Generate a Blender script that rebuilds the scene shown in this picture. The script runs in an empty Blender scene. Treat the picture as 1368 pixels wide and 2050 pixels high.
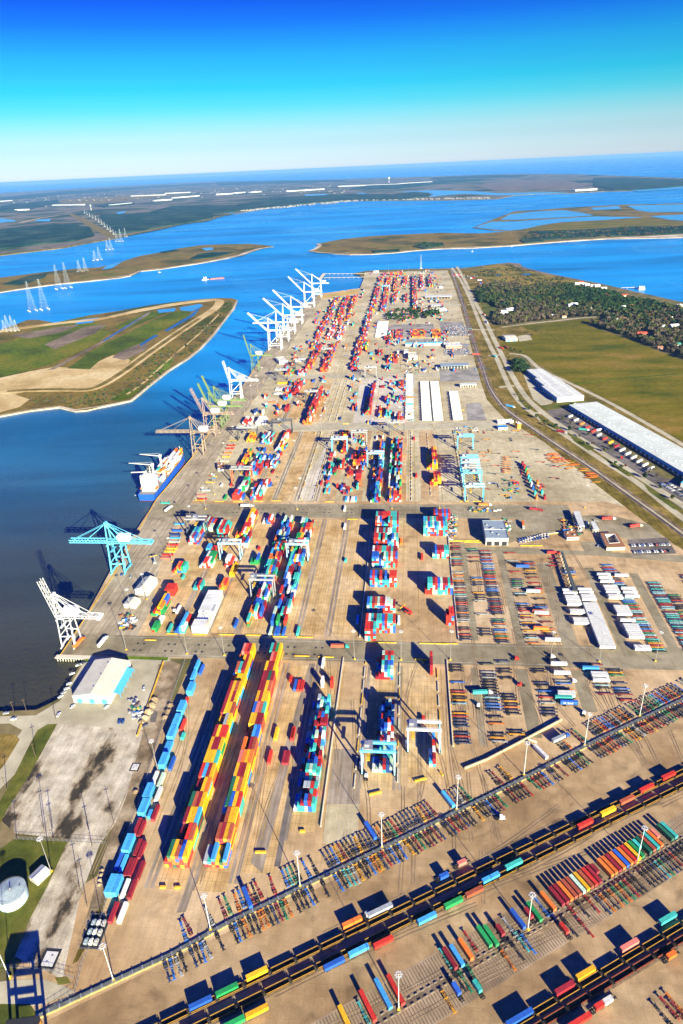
import bpy, math, random
from mathutils import Vector, Matrix
random.seed(7)
C = bpy.context.scene.collection
SC = bpy.context.scene
R = math.radians
# ------------------------------------------------------------------ camera
CAM_H, F_PX, PITCH, ROLL = 395.0, 1372.0, R(26.7), R(2.6)
fw = Vector((0, math.cos(PITCH), -math.sin(PITCH)))
r0 = Vector((1, 0, 0)); u0 = r0.cross(fw)
rt = r0*math.cos(ROLL) - u0*math.sin(ROLL)
up = r0*math.sin(ROLL) + u0*math.cos(ROLL)
AX = R(6.3)                                   # heading of the yard rows
A = Vector((math.sin(AX), math.cos(AX), 0)); B = Vector((math.cos(AX), -math.sin(AX), 0))
def at(x, y, z=0.0):
    """survey a point of the place seen at photo position (x, y), at height z"""
    d = fw*F_PX + rt*(x-684) - up*(y-1025)
    t = (z-CAM_H)/d.z
    return Vector((d.x*t, d.y*t, z))
def UV(u, v, z=0.0): return Vector((B.x*u+A.x*v, B.y*u+A.y*v, z))
def uv_of(p): return (p.x*B.x+p.y*B.y, p.x*A.x+p.y*A.y)
def auv(x, y, z=0.0): return uv_of(at(x, y, z))
cd = bpy.data.cameras.new('camera'); cam = bpy.data.objects.new('camera', cd); C.objects.link(cam)
cam.matrix_world = Matrix(((rt.x, up.x, -fw.x, 0), (rt.y, up.y, -fw.y, 0), (rt.z, up.z, -fw.z, CAM_H), (0, 0, 0, 1)))
cd.sensor_fit = 'VERTICAL'; cd.sensor_height = 36; cd.lens = 36*F_PX/2050
cd.clip_start = 1; cd.clip_end = 300000
SC.camera = cam
# ------------------------------------------------------------------ light
SUN_AZ, SUN_EL = 154.5, 19.3
sd = Vector((math.sin(R(SUN_AZ))*math.cos(R(SUN_EL)), math.cos(R(SUN_AZ))*math.cos(R(SUN_EL)), math.sin(R(SUN_EL))))
ld = bpy.data.lights.new('sun', 'SUN'); ld.energy = 5.0; ld.angle = R(0.5); ld.color = (1.0, 0.93, 0.64)
lo = bpy.data.objects.new('sun', ld); C.objects.link(lo); lo.rotation_euler = sd.to_track_quat('Z', 'Y').to_euler()
W = bpy.data.worlds.new('World'); SC.world = W; W.use_nodes = True
nt = W.node_tree; nt.nodes.clear()
sky = nt.nodes.new('ShaderNodeTexSky'); sky.sky_type = 'NISHITA'; sky.sun_disc = False
sky.sun_elevation = R(SUN_EL); sky.sun_rotation = R(SUN_AZ); sky.altitude = 0; sky.air_density = 1.0; sky.dust_density = 0.6; sky.ozone_density = 3.0
tc = nt.nodes.new('ShaderNodeTexCoord'); sx = nt.nodes.new('ShaderNodeSeparateXYZ')
EXPOSURE = 1.6
# grade of the clear sky by elevation: (photo row, wanted sRGB, radiance of the sky model there)
SKY_T = [(338, (216, 234, 244), (.50, .50, .37)), (320, (214, 236, 246), (.569, .574, .426)), (288, (202, 239, 250), (.679, .735, .565)), (256, (182, 240, 252), (.67, .802, .682)), (216, (122, 234, 255), (.604, .804, .784)), (176, (72, 219, 255), (.534, .767, .835)), (144, (58, 203, 255), (.483, .727, .852)),
         (96, (46, 177, 255), (.423, .667, .85)), (48, (34, 138, 255), (.375, .612, .83)), (0, (26, 104, 246), (.335, .56, .805)), (-140, (12, 66, 238), (.28, .46, .75)), (-420, (4, 58, 240), (.24, .40, .68))]
def lin(c): c /= 255; return c/12.92 if c <= .04045 else ((c+.055)/1.055)**2.4
SKY_RAMP = []
for y_, c_, r_ in SKY_T:
    d_ = (fw*F_PX-up*(y_-1025)).normalized(); SKY_RAMP.append((max(0.0, d_.z)/0.30, tuple(lin(k)*m_/2**EXPOSURE/q for k, q, m_ in zip(c_, r_, (1, 1.6, 1.4) if y_ < -300 else (1, 1, 1.1) if y_ < -100 else (1, 1, 1)))))
mr = nt.nodes.new('ShaderNodeMapRange'); mr.inputs[1].default_value = 0.0; mr.inputs[2].default_value = 0.30
rp = nt.nodes.new('ShaderNodeValToRGB'); rp.color_ramp.interpolation = 'CARDINAL'
cr = rp.color_ramp
while len(cr.elements) < len(SKY_RAMP): cr.elements.new(0.5)
for e, (p, c) in zip(cr.elements, SKY_RAMP): e.position = min(1, p); e.color = (*c, 1)
mx = nt.nodes.new('ShaderNodeMix'); mx.data_type = 'RGBA'; mx.blend_type = 'MULTIPLY'; mx.inputs[0].default_value = 1.0
bg = nt.nodes.new('ShaderNodeBackground'); bg.inputs[1].default_value = 0.12
wo = nt.nodes.new('ShaderNodeOutputWorld'); L = nt.links.new
L(tc.outputs['Generated'], sx.inputs[0]); L(sx.outputs[2], mr.inputs[0]); L(mr.outputs[0], rp.inputs[0])
L(sky.outputs[0], mx.inputs[6]); L(rp.outputs[0], mx.inputs[7]); L(mx.outputs[2], bg.inputs[0]); L(bg.outputs[0], wo.inputs[0])
SC.view_settings.view_transform = 'Standard'; SC.view_settings.look = 'None'; SC.view_settings.exposure = EXPOSURE; SC.view_settings.gamma = 1
SC.render.engine = 'CYCLES'
SC.cycles.max_bounces = 4; SC.cycles.diffuse_bounces = 1; SC.cycles.glossy_bounces = 2; SC.cycles.volume_bounces = 0
SC.cycles.caustics_reflective = False; SC.cycles.caustics_refractive = False
SC.cycles.use_adaptive_sampling = True; SC.cycles.adaptive_threshold = 0.015
# ------------------------------------------------------------------ materials
MATS = {}
def mat(name, col, rough=0.6, metal=0.0, var=0.12, scale=0.6, spec=0.15, rnd=0.0):
    """plain paint / metal with mottled wear; rnd adds a tone of its own per object"""
    if name in MATS: return MATS[name]
    m = bpy.data.materials.new(name); m.use_nodes = True; t = m.node_tree; b = t.nodes['Principled BSDF']
    b.inputs['Roughness'].default_value = rough; b.inputs['Metallic'].default_value = metal; b.inputs['Specular IOR Level'].default_value = spec
    g = t.nodes.new('ShaderNodeNewGeometry'); n = t.nodes.new('ShaderNodeTexNoise'); n.inputs['Scale'].default_value = scale; n.inputs['Detail'].default_value = 5
    t.links.new(g.outputs['Position'], n.inputs['Vector'])
    r = t.nodes.new('ShaderNodeMapRange'); r.inputs[1].default_value = 0.3; r.inputs[2].default_value = 0.7; r.inputs[3].default_value = 1-var; r.inputs[4].default_value = 1+var
    t.links.new(n.outputs[0], r.inputs[0]); v = r.outputs[0]
    if rnd:
        oi = t.nodes.new('ShaderNodeObjectInfo'); r2 = t.nodes.new('ShaderNodeMapRange'); r2.inputs[3].default_value = 1-rnd; r2.inputs[4].default_value = 1+rnd
        t.links.new(oi.outputs['Random'], r2.inputs[0]); mm = t.nodes.new('ShaderNodeMath'); mm.operation = 'MULTIPLY'
        t.links.new(v, mm.inputs[0]); t.links.new(r2.outputs[0], mm.inputs[1]); v = mm.outputs[0]
    h = t.nodes.new('ShaderNodeHueSaturation'); h.inputs['Color'].default_value = (*col, 1); t.links.new(v, h.inputs['Value'])
    t.links.new(h.outputs[0], b.inputs['Base Color'])
    MATS[name] = m; return m
def ground(name, cols, scale=0.02, joints=None, streak=0.0, fine=0.10, rough=0.9, mid=0.35, bump=0.0, spec=0.04, stops=None, jcol=0.72, stain=0.0, stretch=None, tile=0.90):
    """ground: broad patches, streaks along the traffic, fine grain, optional slab joints (w, h)"""
    if name in MATS: return MATS[name]
    m = bpy.data.materials.new(name); m.use_nodes = True; t = m.node_tree; b = t.nodes['Principled BSDF']; N = t.nodes.new; K = t.links.new
    b.inputs['Roughness'].default_value = rough; b.inputs['Specular IOR Level'].default_value = spec
    g = N('ShaderNodeNewGeometry'); mp = N('ShaderNodeMapping'); mp.inputs['Rotation'].default_value = (0, 0, AX); K(g.outputs['Position'], mp.inputs['Vector'])
    n = N('ShaderNodeTexNoise'); n.inputs['Scale'].default_value = scale; n.inputs['Detail'].default_value = 9; n.inputs['Roughness'].default_value = 0.62; 
    if stretch:
        ms = N('ShaderNodeMapping'); ms.inputs['Scale'].default_value = (1, stretch, 1); K(mp.outputs[0], ms.inputs['Vector']); K(ms.outputs[0], n.inputs['Vector'])
    else: K(mp.outputs[0], n.inputs['Vector'])
    rp = N('ShaderNodeValToRGB'); K(n.outputs[0], rp.inputs[0]); e = rp.color_ramp.elements
    k = len(cols)
    while len(e) < k: e.new(0.5)
    for i, c in enumerate(cols):
        e[i].position = stops[i] if stops else 0.37+0.26*i/max(1, k-1); e[i].color = (*c, 1)
    out = rp.outputs[0]
    def mul(val):
        nonlocal out
        x = N('ShaderNodeMix'); x.data_type = 'RGBA'; x.blend_type = 'MULTIPLY'; x.inputs[0].default_value = 1
        K(out, x.inputs[6]); K(val, x.inputs[7]); out = x.outputs[2]
    def layer(vec, sc, lo, hi, det=4):
        q = N('ShaderNodeTexNoise'); q.inputs['Scale'].default_value = sc; q.inputs['Detail'].default_value = det; K(vec, q.inputs['Vector'])
        r = N('ShaderNodeMapRange'); r.inputs[1].default_value = 0.32; r.inputs[2].default_value = 0.68; r.inputs[3].default_value = lo; r.inputs[4].default_value = hi
        K(q.outputs[0], r.inputs[0]); mul(r.outputs[0])
    if streak:
        m2 = N('ShaderNodeMapping'); m2.inputs['Scale'].default_value = (0.45, 0.018, 1); K(mp.outputs[0], m2.inputs['Vector']); layer(m2.outputs[0], 1.0, 1-streak, 1+streak*0.6)
    if mid: layer(mp.outputs[0], 0.11, 1-mid*0.5, 1+mid*0.4)
    if stain:
        q = N('ShaderNodeTexNoise'); q.inputs['Scale'].default_value = 0.045; q.inputs['Detail'].default_value = 6; q.inputs['Distortion'].default_value = 1.2; K(mp.outputs[0], q.inputs['Vector'])
        r = N('ShaderNodeMapRange'); r.inputs[1].default_value = 0.56; r.inputs[2].default_value = 0.70; r.inputs[3].default_value = 1.0; r.inputs[4].default_value = 1-stain; K(q.outputs[0], r.inputs[0]); mul(r.outputs[0])
    if fine: layer(mp.outputs[0], 1.3, 1-fine, 1+fine, 3)
    if joints:
        br = N('ShaderNodeTexBrick'); br.offset = 0; br.squash = 1; br.inputs['Scale'].default_value = 1; br.inputs['Mortar Size'].default_value = 0.16; br.inputs['Mortar Smooth'].default_value = 0.3
        br.inputs['Brick Width'].default_value = joints[0]; br.inputs['Row Height'].default_value = joints[1]
        br.inputs['Color1'].default_value = (1, 1, 1, 1); br.inputs['Color2'].default_value = (tile, tile, tile, 1); br.inputs['Mortar'].default_value = (jcol, jcol, jcol*0.96, 1)
        K(mp.outputs[0], br.inputs['Vector']); mul(br.outputs[0])
    K(out, b.inputs['Base Color'])
    if bump:
        bp = N('ShaderNodeBump'); bp.inputs['Strength'].default_value = 0.6; bp.inputs['Distance'].default_value = bump; K(n.outputs[0], bp.inputs['Height']); K(bp.outputs[0], b.inputs['Normal'])
    MATS[name] = m; return m
def water_mat():
    m = bpy.data.materials.new('bay_water'); m.use_nodes = True; t = m.node_tree; b = t.nodes['Principled BSDF']; N = t.nodes.new; K = t.links.new
    g = N('ShaderNodeNewGeometry')
    # silty near water; farther out the sky's reflection is put into the colour
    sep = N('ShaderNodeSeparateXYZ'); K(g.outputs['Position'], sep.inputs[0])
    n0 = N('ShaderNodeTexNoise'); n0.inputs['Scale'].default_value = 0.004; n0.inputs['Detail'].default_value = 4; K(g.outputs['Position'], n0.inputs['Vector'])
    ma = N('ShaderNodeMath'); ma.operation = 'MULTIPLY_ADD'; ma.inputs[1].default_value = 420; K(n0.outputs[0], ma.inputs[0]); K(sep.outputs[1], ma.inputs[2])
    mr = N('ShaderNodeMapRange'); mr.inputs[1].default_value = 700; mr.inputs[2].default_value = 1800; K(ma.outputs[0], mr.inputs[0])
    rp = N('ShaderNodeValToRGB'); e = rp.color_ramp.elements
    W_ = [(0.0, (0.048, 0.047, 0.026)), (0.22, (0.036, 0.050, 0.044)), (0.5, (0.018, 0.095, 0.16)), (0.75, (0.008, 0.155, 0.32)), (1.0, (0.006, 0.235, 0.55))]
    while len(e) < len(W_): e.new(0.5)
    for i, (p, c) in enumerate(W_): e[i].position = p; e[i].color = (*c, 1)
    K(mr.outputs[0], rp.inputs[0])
    mpw = N('ShaderNodeMapping'); mpw.inputs['Rotation'].default_value = (0, 0, R(20)); mpw.inputs['Scale'].default_value = (0.0006, 0.0035, 1); K(g.outputs['Position'], mpw.inputs['Vector'])
    n1 = N('ShaderNodeTexNoise'); n1.inputs['Scale'].default_value = 1.0; n1.inputs['Detail'].default_value = 7; n1.inputs['Roughness'].default_value = 0.6; n1.inputs['Distortion'].default_value = 0.8; K(mpw.outputs[0], n1.inputs['Vector'])
    r1 = N('ShaderNodeMapRange'); r1.inputs[1].default_value = 0.35; r1.inputs[2].default_value = 0.7; r1.inputs[3].default_value = 0.66; r1.inputs[4].default_value = 1.5; K(n1.outputs[0], r1.inputs[0])
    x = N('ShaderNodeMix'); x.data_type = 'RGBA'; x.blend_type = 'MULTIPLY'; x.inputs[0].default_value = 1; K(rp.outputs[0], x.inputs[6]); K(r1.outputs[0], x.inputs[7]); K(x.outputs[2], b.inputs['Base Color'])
    nv = N('ShaderNodeTexNoise'); nv.inputs['Scale'].default_value = 0.0011; nv.inputs['Detail'].default_value = 5; nv.inputs['Distortion'].default_value = 1.5; K(g.outputs['Position'], nv.inputs['Vector'])
    rv = N('ShaderNodeMapRange'); rv.inputs[1].default_value = 0.38; rv.inputs[2].default_value = 0.64; rv.inputs[3].default_value = 0.24; rv.inputs[4].default_value = 0.46; K(nv.outputs[0], rv.inputs[0]); K(rv.outputs[0], b.inputs['Roughness'])
    b.inputs['IOR'].default_value = 1.33; b.inputs['Specular IOR Level'].default_value = 0.5
    w = N('ShaderNodeTexNoise'); w.inputs['Scale'].default_value = 0.22; w.inputs['Detail'].default_value = 6; K(g.outputs['Position'], w.inputs['Vector'])
    bp = N('ShaderNodeBump'); bp.inputs['Strength'].default_value = 0.5; bp.inputs['Distance'].default_value = 1.2; K(w.outputs[0], bp.inputs['Height']); K(bp.outputs[0], b.inputs['Normal'])
    MATS['bay_water'] = m; return m
# ------------------------------------------------------------------ mesh builder
class MB:
    def __init__(s): s.v = []; s.f = []; s.m = []
    def box(s, c, d, rz=0.0, mi=0):
        i = len(s.v); cs, sn = math.cos(rz), math.sin(rz)
        for z in (-.5, .5):
            for x, y in ((-.5, -.5), (.5, -.5), (.5, .5), (-.5, .5)):
                px, py = x*d[0], y*d[1]; s.v.append((c[0]+px*cs-py*sn, c[1]+px*sn+py*cs, c[2]+z*d[2]))
        for q in ((0, 3, 2, 1), (4, 5, 6, 7), (0, 1, 5, 4), (1, 2, 6, 5), (2, 3, 7, 6), (3, 0, 4, 7)): s.f.append(tuple(i+k for k in q)); s.m.append(mi)
        return s
    def bar(s, p, q, w=0.3, h=None, mi=0, w2=None):
        p = Vector(p); q = Vector(q); h = h or w; d = q-p
        if d.length < 1e-6: return s
        d.normalize(); ref = Vector((0, 0, 1)) if abs(d.z) < 0.9 else Vector((0, 1, 0))
        a = d.cross(ref).normalized(); b = a.cross(d); i = len(s.v); k2 = (w2/w) if w2 else 1
        for o, k in ((p, 1), (q, k2)):
            for x, y in ((-.5, -.5), (.5, -.5), (.5, .5), (-.5, .5)): s.v.append(tuple(o+a*(x*w*k)+b*(y*h*k)))
        for f in ((0, 1, 2, 3), (4, 7, 6, 5), (0, 4, 5, 1), (1, 5, 6, 2), (2, 6, 7, 3), (3, 7, 4, 0)): s.f.append(tuple(i+k for k in f)); s.m.append(mi)
        return s
    def cyl(s, p, q, r1, r2=None, n=8, mi=0):
        p = Vector(p); q = Vector(q); r2 = r1 if r2 is None else r2; d = (q-p).normalized(); ref = Vector((0, 0, 1)) if abs(d.z) < 0.9 else Vector((1, 0, 0))
        a = d.cross(ref).normalized(); b = d.cross(a); i = len(s.v)
        for o, r in ((p, r1), (q, r2)):
            for k in range(n): t = 2*math.pi*k/n; s.v.append(tuple(o+a*(r*math.cos(t))+b*(r*math.sin(t))))
        for k in range(n): j = (k+1) % n; s.f.append((i+k, i+j, i+n+j, i+n+k)); s.m.append(mi)
        s.f.append(tuple(i+k for k in range(n-1, -1, -1))); s.m.append(mi); s.f.append(tuple(i+n+k for k in range(n))); s.m.append(mi)
        return s
    def prism(s, poly, z0, z1, top=0, side=0):
        i = len(s.v); n = len(poly)
        ar = sum(poly[k][0]*poly[(k+1) % n][1]-poly[(k+1) % n][0]*poly[k][1] for k in range(n))
        if ar < 0: poly = poly[::-1]
        for z in (z0, z1):
            for p in poly: s.v.append((p[0], p[1], z))
        s.f.append(tuple(i+n+k for k in range(n))); s.m.append(top)
        for k in range(n): j = (k+1) % n; s.f.append((i+k, i+j, i+n+j, i+n+k)); s.m.append(side)
        return s
    def face(s, pts, mi=0):
        i = len(s.v); s.v += [tuple(p) for p in pts]; s.f.append(tuple(range(i, i+len(pts)))); s.m.append(mi); return s
    def add(s, o, loc=(0, 0, 0), rz=0.0, mi=None, sc=(1, 1, 1)):
        i = len(s.v); cs, sn = math.cos(rz), math.sin(rz)
        for x, y, z in o.v: x *= sc[0]; y *= sc[1]; s.v.append((loc[0]+x*cs-y*sn, loc[1]+x*sn+y*cs, loc[2]+z*sc[2]))
        s.f += [tuple(i+k for k in f) for f in o.f]; s.m += o.m if mi is None else [mi]*len(o.f); return s
    def mesh(s, name, mats):
        me = bpy.data.meshes.new(name); me.from_pydata(s.v, [], s.f)
        for m in (mats if isinstance(mats, (list, tuple)) else [mats]): me.materials.append(m)
        me.polygons.foreach_set('material_index', s.m); me.update(); return me
    def build(s, name, mats, parent=None, loc=(0, 0, 0), rz=0.0): return inst(name, s.mesh(name, mats), parent, loc, rz)
def inst(name, me, parent=None, loc=(0, 0, 0), rz=0.0):
    o = bpy.data.objects.new(name, me); C.objects.link(o); o.location = loc; o.rotation_euler = (0, 0, rz)
    if parent: o.parent = parent
    return o
SEEN = {}
def tag(o, label, cat, group=None):
    n = len(label.split())
    if not 4 <= n <= 16: print('LABEL LENGTH', n, label)
    if label in SEEN: print('DUPLICATE', label)
    SEEN[label] = group
    o['label'] = label; o['category'] = cat
    if group: o['group'] = group
    return o
def thing(name, label, cat, loc=(0, 0, 0), rz=0.0, group=None):
    o = bpy.data.objects.new(name, None); C.objects.link(o); o.location = loc; o.rotation_euler = (0, 0, rz); o.empty_display_size = 0.5
    return tag(o, label, cat, group)
def copy_tree(o, parent=None):
    c = o.copy(); C.objects.link(c)
    if parent: c.parent = parent
    for ch in o.children: copy_tree(ch, c)
    return c
ORD = 'zero first second third fourth fifth sixth seventh eighth ninth tenth eleventh twelfth thirteenth fourteenth fifteenth sixteenth seventeenth eighteenth nineteenth twentieth'.split()
def ordw(n):
    if n < len(ORD): return ORD[n]
    return '%d%s' % (n, 'th' if 10 <= n % 100 <= 20 else {1: 'st', 2: 'nd', 3: 'rd'}.get(n % 10, 'th'))
COUNT = {}
def nth(*key): COUNT[key] = COUNT.get(key, 0)+1; return ordw(COUNT[key])
# ------------------------------------------------------------------ sheets
LAYER = 0
def sheet(name, pts, m, z=0.05, px=True, thick=0.04, kind='structure', zc=None):
    P = [at(p[0], p[1], z if zc is None else zc) for p in pts] if px else [UV(p[0], p[1]) for p in pts]
    global LAYER; LAYER += 1; z += LAYER*(0.004 if zc is not None else 0.0002)
    o = MB().prism([(p.x, p.y) for p in P], z-thick, z).build(name, m)
    o['kind'] = kind; return o
def ribbon(name, pts, w, m, z=0.08, px=True, kind='structure', thick=0.03, zc=None):
    P = [at(p[0], p[1], z if zc is None else zc) for p in pts] if px else [UV(p[0], p[1]) for p in pts]
    global LAYER; LAYER += 1; z += LAYER*(0.004 if zc is not None else 0.0002)
    P = [Vector((p.x, p.y)) for p in P]; Lf, Rt = [], []
    for i, p in enumerate(P):
        d = (P[min(i+1, len(P)-1)]-P[max(i-1, 0)]).normalized(); n = Vector((-d.y, d.x)); ww = w[i] if isinstance(w, (list, tuple)) else w
        Lf.append(p+n*ww/2); Rt.append(p-n*ww/2)
    b = MB()
    for i in range(len(P)-1): b.prism([tuple(Lf[i]), tuple(Rt[i]), tuple(Rt[i+1]), tuple(Lf[i+1])], z-thick, z)
    o = b.build(name, m); o['kind'] = kind; return o
def smooth_px(pts, n=4):
    """Catmull-Rom through surveyed points"""
    out = []
    for i in range(len(pts)-1):
        p0, p1, p2, p3 = pts[max(i-1, 0)], pts[i], pts[i+1], pts[min(i+2, len(pts)-1)]
        for k in range(n):
            t = k/n; out.append(tuple(0.5*((2*p1[j])+(-p0[j]+p2[j])*t+(2*p0[j]-5*p1[j]+4*p2[j]-p3[j])*t*t+(-p0[j]+3*p1[j]-3*p2[j]+p3[j])*t**3) for j in (0, 1)))
    return out+[pts[-1]]
# ================================================================== the setting
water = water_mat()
b = MB(); rings = [0, 300, 900, 2000, 4000, 8000, 16000, 32000, 64000, 110000]; n = 48
b.v.append((0, 0, -4))
for r in rings[1:]:
    for k in range(n): t = 2*math.pi*k/n; b.v.append((r*math.cos(t), r*math.sin(t), -4))
for k in range(n): b.f.append((0, 1+k, 1+(k+1) % n)); b.m.append(0)
for i in range(len(rings)-2):
    for k in range(n): a0 = 1+i*n; b.f.append((a0+k, a0+n+k, a0+n+(k+1) % n, a0+(k+1) % n)); b.m.append(0)
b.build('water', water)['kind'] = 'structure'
g_soil = ground('soil_and_scrub', [(0.09, 0.085, 0.03), (0.15, 0.13, 0.05), (0.24, 0.18, 0.09)], 0.02)
g_yard = ground('yard_concrete', [(0.39, 0.25, 0.12), (0.52, 0.36, 0.19), (0.61, 0.45, 0.265)], 0.010, stain=.28, tile=.86, joints=(6.1, 6.1), streak=0.10, mid=0.25, jcol=0.84)
g_yardN = ground('yard_concrete_grey', [(0.38, 0.315, 0.19), (0.51, 0.435, 0.27), (0.61, 0.53, 0.35)], 0.009, stain=.22, tile=.88, joints=(6.1, 6.1), streak=0.10, mid=0.25, jcol=0.86)
g_pad = ground('stack_pad', [(0.44, 0.28, 0.115), (0.58, 0.395, 0.18), (0.67, 0.49, 0.27)], 0.02, joints=(2.7, 6.4), streak=0.15, mid=0.4, jcol=0.62)
g_lane = ground('crane_runway', [(0.23, 0.18, 0.13), (0.30, 0.245, 0.185), (0.37, 0.305, 0.24)], 0.03, streak=0.35, mid=0.2)
g_road = ground('road_asphalt', [(0.20, 0.165, 0.10), (0.27, 0.23, 0.145), (0.35, 0.30, 0.20)], 0.015, streak=0.1, stain=.25, mid=0.3)
g_conc = ground('concrete_road', [(0.35, 0.31, 0.21), (0.43, 0.385, 0.265), (0.50, 0.45, 0.32)], 0.02, mid=0.2)
g_quay = ground('quay_concrete', [(0.30, 0.245, 0.165), (0.40, 0.33, 0.225), (0.47, 0.395, 0.275)], 0.02, joints=(5, 12), streak=0.35, mid=0.25)
g_lot = ground('worn_lot', [(0.05, 0.042, 0.03), (0.23, 0.175, 0.11), (0.43, 0.37, 0.26), (0.57, 0.51, 0.39)], 0.045, stretch=.5, stops=[0.39, 0.43, 0.475, 0.60], streak=0.14, mid=0.5, fine=0.2)
g_dirt = ground('bare_dirt', [(0.16, 0.115, 0.065), (0.27, 0.20, 0.12), (0.40, 0.32, 0.21)], 0.05, mid=0.6, fine=0.2)
g_dark = ground('dark_tarmac', [(0.10, 0.088, 0.08), (0.15, 0.13, 0.115), (0.20, 0.175, 0.155)], 0.03, mid=0.3)
g_ballast = ground('rail_ballast', [(0.13, 0.095, 0.06), (0.20, 0.145, 0.09), (0.28, 0.21, 0.14)], 0.05, streak=0.4)
g_grass = ground('mown_grass', [(0.06, 0.075, 0.012), (0.10, 0.11, 0.018), (0.16, 0.14, 0.03)], 0.03, mid=0.5, fine=0.25)
g_verge = ground('dry_verge', [(0.11, 0.085, 0.014), (0.18, 0.135, 0.025), (0.28, 0.19, 0.055)], 0.02, mid=0.6, fine=0.2, streak=0.3)
g_field = ground('pasture', [(0.065, 0.080, 0.003), (0.115, 0.103, 0.004), (0.155, 0.125, 0.007), (0.24, 0.15, 0.03)], 0.006, stops=[0.36, 0.45, 0.55, 0.66], mid=0.35, stretch=2.2, fine=0.12)
g_marsh = ground('marsh', [(0.035, 0.045, 0.012), (0.13, 0.115, 0.02), (0.28, 0.20, 0.04), (0.24, 0.11, 0.03)], 0.006, stops=[0.34, 0.45, 0.56, 0.66], mid=0.6)
g_sand = ground('sand', [(0.38, 0.26, 0.10), (0.52, 0.38, 0.17), (0.62, 0.49, 0.26)], 0.01, mid=0.3)
g_beach = ground('beach_sand', [(0.34, 0.27, 0.18), (0.46, 0.38, 0.27), (0.58, 0.50, 0.38)], 0.01, mid=0.3)
g_isle = ground('island_scrub', [(0.055, 0.065, 0.008), (0.13, 0.095, 0.02), (0.21, 0.14, 0.03), (0.11, 0.115, 0.01)], 0.004, mid=0.6, fine=0.15)
g_green = ground('green_marsh', [(0.050, 0.075, 0.003), (0.09, 0.125, 0.004), (0.16, 0.15, 0.010)], 0.006, mid=0.6, fine=0.2)
g_bright = ground('bright_grass', [(0.07, 0.12, 0.008), (0.12, 0.19, 0.015), (0.17, 0.21, 0.03)], 0.02, mid=0.5)
g_farland = ground('far_land', [(0.012, 0.032, 0.020), (0.06, 0.075, 0.035), (0.13, 0.125, 0.085), (0.19, 0.145, 0.115), (0.03, 0.065, 0.045)], 0.0011, stops=[0.40, 0.455, 0.50, 0.56, 0.61], mid=0, fine=0, streak=0)
g_forest = ground('far_forest', [(0.004, 0.020, 0.016), (0.010, 0.045, 0.030), (0.05, 0.075, 0.05)], 0.004, mid=0.7, fine=0)
g_mud = ground('mud_flat', [(0.10, 0.075, 0.05), (0.17, 0.125, 0.085), (0.25, 0.19, 0.13)], 0.008, mid=0.5)
g_pond = mat('pond_water', (0.02, 0.09, 0.17), 0.25, var=0.2, scale=0.01, spec=0.5)
g_lagoon = mat('lagoon_water', (0.05, 0.30, 0.56), 0.25, var=0.15, scale=0.002, spec=0.5)
m_wall = mat('quay_wall', (0.25, 0.21, 0.16), 0.9)
m_yel = mat('yellow_kerb_paint', (0.62, 0.38, 0.035), 0.6, var=0.3, scale=0.3)
m_white = mat('white_paint', (0.78, 0.78, 0.76), 0.5)
def land(name, pts, m, z=0.0, side=None, px=True, zb=-7.0, extra=()):
    P = [at(p[0], p[1], z) for p in pts] + [Vector(e) for e in extra]
    o = MB().prism([(p.x, p.y) for p in P], zb, z, 0, 1).build(name, [m, side or m]); o['kind'] = 'structure'; return o
W_EDGE = [(-400, 1424), (0, 1424), (72, 1421), (90, 1413), (120, 1398), (136, 1371), (156, 1338), (174, 1311), (121, 1311)]
QUAY = [(121, 1311), (175, 1230), (228, 1151), (312, 1001), (385, 915), (437, 840), (490, 767), (532, 705), (586, 643), (634, 592)]
N_EDGE = [(636, 591), (720, 579), (724, 568), (729, 557), (720, 551), (708, 547), (735, 542), (770, 540), (830, 538.5), (930, 536.5), (985, 529), (1020, 525.5), (1036, 527.5), (1032, 531.5), (1052, 538), (1100, 548.5), (1150, 558), (1200, 567), (1260, 581), (1368, 605), (1500, 640)]
pR = at(1500, 640)
land('ground', W_EDGE[:-1]+QUAY+N_EDGE, g_soil, 0.0, m_wall, extra=[(pR.x+3000, pR.y-900, 0), (4200, -1500, 0), (-4200, -1500, 0), (-4200, at(-400, 1424).y, 0)])
EEDGE = [(1420, 1122), (1368, 1083), (1330, 1050), (1296, 1026), (1260, 1000), (1180, 943), (1110, 897), (1060, 864), (1015, 826), (993, 805), (975, 768), (958, 722), (944, 678), (930, 628), (917, 590), (906, 560), (900, 541)]
# ---- terminal pavements, south to north (rows have constant u)
sheet('yard_pavement', [(-233, 40), (700, 40), (700, 400), (420, 484), (-196, 484), (-196, 268), (-215, 248)], g_yard, 0.05, px=False)
sheet('yard_pavement', [(-322, 516), (-322, 480), (-150, 484), (500, 484), (450, 600), (400, 640), (-335, 640)], g_yard, 0.05, px=False)
sheet('yard_pavement', [(-335, 640), (400, 640), *[auv(x, y) for x, y in EEDGE[:4]], (250, 812), (-343, 812)], g_yard, 0.054, px=False)
NE = [(-343, 812), (250, 812), *[auv(x, y) for x, y in EEDGE[3:]], (-187, 2986), (-181, 2815), (-180, 2570), (-322, 2449), (-333, 2100), (-347, 1641), (-343, 1378), (-338, 971)]
sheet('yard_pavement', NE, g_yardN, 0.05, px=False)
# quay apron
sheet('quay_apron', [auv(x+1.5, y) for x, y in QUAY]+[(-296, 2400), (-300, 1660), (-298, 1000), (-292, 812), (-290, 700), (-280, 640), (-262, 560), (-260, 506), (-322, 500)], g_quay, 0.09, px=False)
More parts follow.
